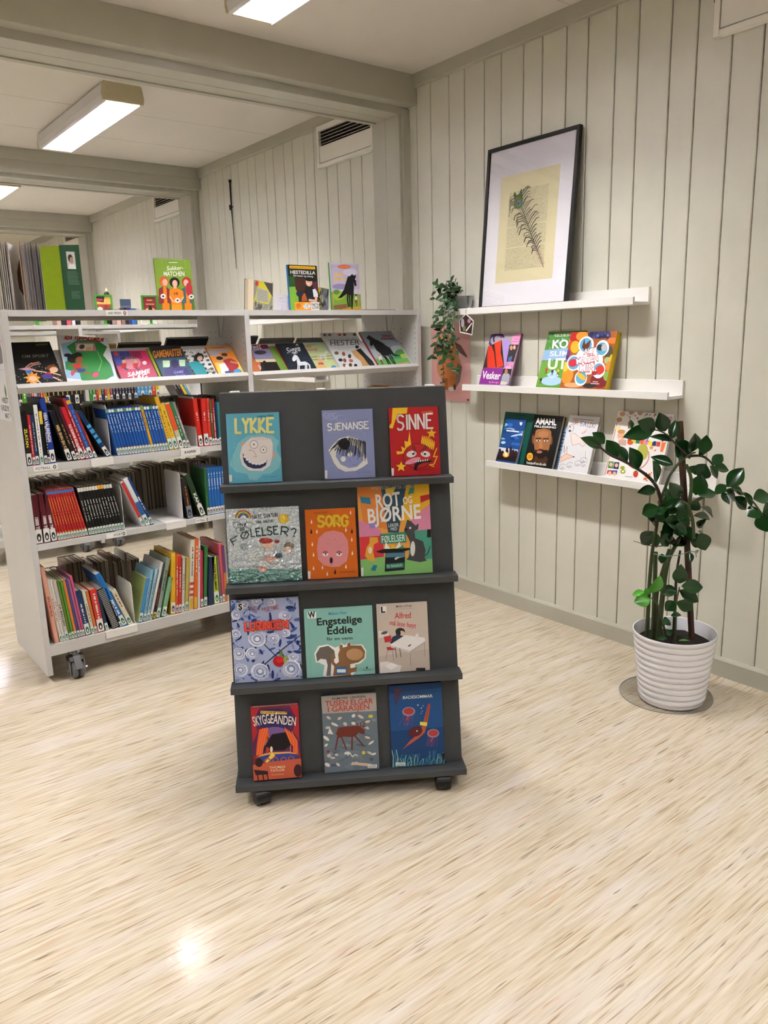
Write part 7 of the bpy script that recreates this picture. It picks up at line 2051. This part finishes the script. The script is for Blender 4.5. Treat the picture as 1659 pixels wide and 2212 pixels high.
LV += [(640 + LEAFR.uniform(-60, 150), 820 + LEAFR.uniform(-90, 130), 0, 0, 90) for _ in range(16)]
LV = [(a, b, a + LEAFR.uniform(-95, 95), b + LEAFR.uniform(-70, 90), w) if c == 0 else (a, b, c, d, w) for a, b, c, d, w in LV]
LY = [(530, 1332, 592, 1213, 84), (520, 1372, 408, 1392, 84), (480, 1322, 393, 1342, 44), (510, 1342, 490, 1298, 54)]
for x0, y0, x1, y1, wd in LV + LY:
    young = (x0, y0, x1, y1, wd) in LY
    low = y0 > 1100
    d0 = LEAFR.uniform(-.09, -.03) if low else LEAFR.uniform(-.07, .03)
    d1 = d0 + LEAFR.uniform(-.035, .03)
    if 690 < y0 < 1050 and 480 < x0 < 900:
        d0 = LEAFR.uniform(-.1, .04)
    b0, t0 = pp(x0, y0, d0), pp(x1, y1, d1)
    leaf(PLANT, PO_, b0, t0, wd / 3.16 / 1683 * 3.0 * 1.1, LEAFY if young else LEAF)
t = add('fallen_leaf', LEAFY, None, PLANT); t.scale = (.022, .042, .04); t.location = (pp(790, 1665, -.05) - PO_) + Vector((0, 0, .004)); t.rotation_euler = (.1, .1, .9)
t['label'] = 'yellow-green fallen leaf on the soil'

# ------------------------------------------------------------------ trailing plant in a zinc pot on the upper ledge
ZC_ = Vector((W - .058, 2.925, 1.48))
t = thing('zinc_pot', 'small zinc pot at the end of the upper picture ledge', 'pot', tuple(ZC_))
add('pot_body', MB().lathe([(0, 0), (.031, 0), (.033, .003), (.0445, .076), (.0455, .08), (.0435, .08), (.0315, .006), (0, .006)], 32).mesh('zinc_body', True), ZINC, t)
VN = thing('trailing_vine', 'trailing green vine hanging from the zinc pot over the ledge', 'plant', tuple(ZC_ + Vector((0, 0, .07))))
VO = ZC_ + Vector((0, 0, .07))
def vp(x, y, xo):
    """picture point of the vine crop on the plane x = W - xo"""
    return Vector(at(900 + x / 7.372, 580 + y / 7.372, 0, W - xo))
VST = mat('vine_stem', '#4a4a30', .7)
VLEAF = LEAF.copy(); VLEAF.materials.clear(); VLEAF.materials.append(leaf_mat('vine_leaf', '#14381a', '#2f5a2a', .4))
strands = [
 ([(660, 400), (560, 300), (480, 250), (400, 280), (330, 330), (290, 400)], .08),
 ([(650, 400), (580, 260), (530, 200)], .06), ([(670, 400), (640, 290), (600, 230)], .05), ([(690, 395), (680, 320), (640, 280)], .08),
 ([(620, 420), (520, 340), (420, 300), (345, 265), (310, 225)], .1), ([(640, 400), (560, 360), (460, 370), (380, 450), (280, 490)], .11),
 ([(620, 410), (520, 420), (460, 520), (440, 640), (420, 780), (430, 900), (450, 1050), (430, 1200)], .125),
 ([(620, 410), (500, 430), (430, 560), (370, 680), (310, 780), (330, 900), (260, 950)], .13),
 ([(640, 420), (540, 460), (520, 600), (500, 760), (480, 900), (500, 1060), (540, 1180), (600, 1250), (640, 1330)], .135),
 ([(640, 430), (560, 500), (590, 620), (610, 720), (580, 850), (540, 960), (560, 1060), (640, 1150)], .14),
 ([(430, 900), (380, 1000), (350, 1120), (310, 1200), (270, 1300), (270, 1400), (230, 1430)], .14),
 ([(430, 1100), (400, 1250), (420, 1400), (440, 1480), (500, 1530)], .13),
 ([(450, 1150), (500, 1300), (560, 1420), (590, 1530), (630, 1610), (650, 1640)], .135),
 ([(430, 1200), (430, 1400), (420, 1550), (425, 1680), (415, 1790), (400, 1850)], .125),
 ([(600, 430), (600, 540), (620, 640), (660, 670)], .15)]
for k, (pts, xo) in enumerate(strands):
    P = [vp(x, y, .06 + (xo - .06) * min(1, i / 2.0)) - VO for i, (x, y) in enumerate(pts)]
    add('stem', MB().tube([tuple(p_) for p_ in P], .0016, 5).mesh('vine_stem'), VST, VN)
    tiny = k == 13
    for i in range(len(P) - 1):
        seg = (P[i + 1] - P[i]); n_ = max(2, int(seg.length / .0125))
        for j in range(n_):
            if tiny and i < 2: continue
            b0 = P[i] + seg * ((j + LEAFR.uniform(0, .6)) / n_)
            side = 1 if (j + i) % 2 else -1
            ln = LEAFR.uniform(.03, .044) * (.55 if tiny else 1)
            dr = (seg.normalized() * .5 + Vector((LEAFR.uniform(-.5, .1), side * LEAFR.uniform(.5, 1), LEAFR.uniform(-.35, .5)))).normalized()
            leaf(VN, Vector((0, 0, 0)), b0, b0 + dr * ln, ln * LEAFR.uniform(.45, .6), VLEAF, facing=Vector((-.8, -.3, .5)))
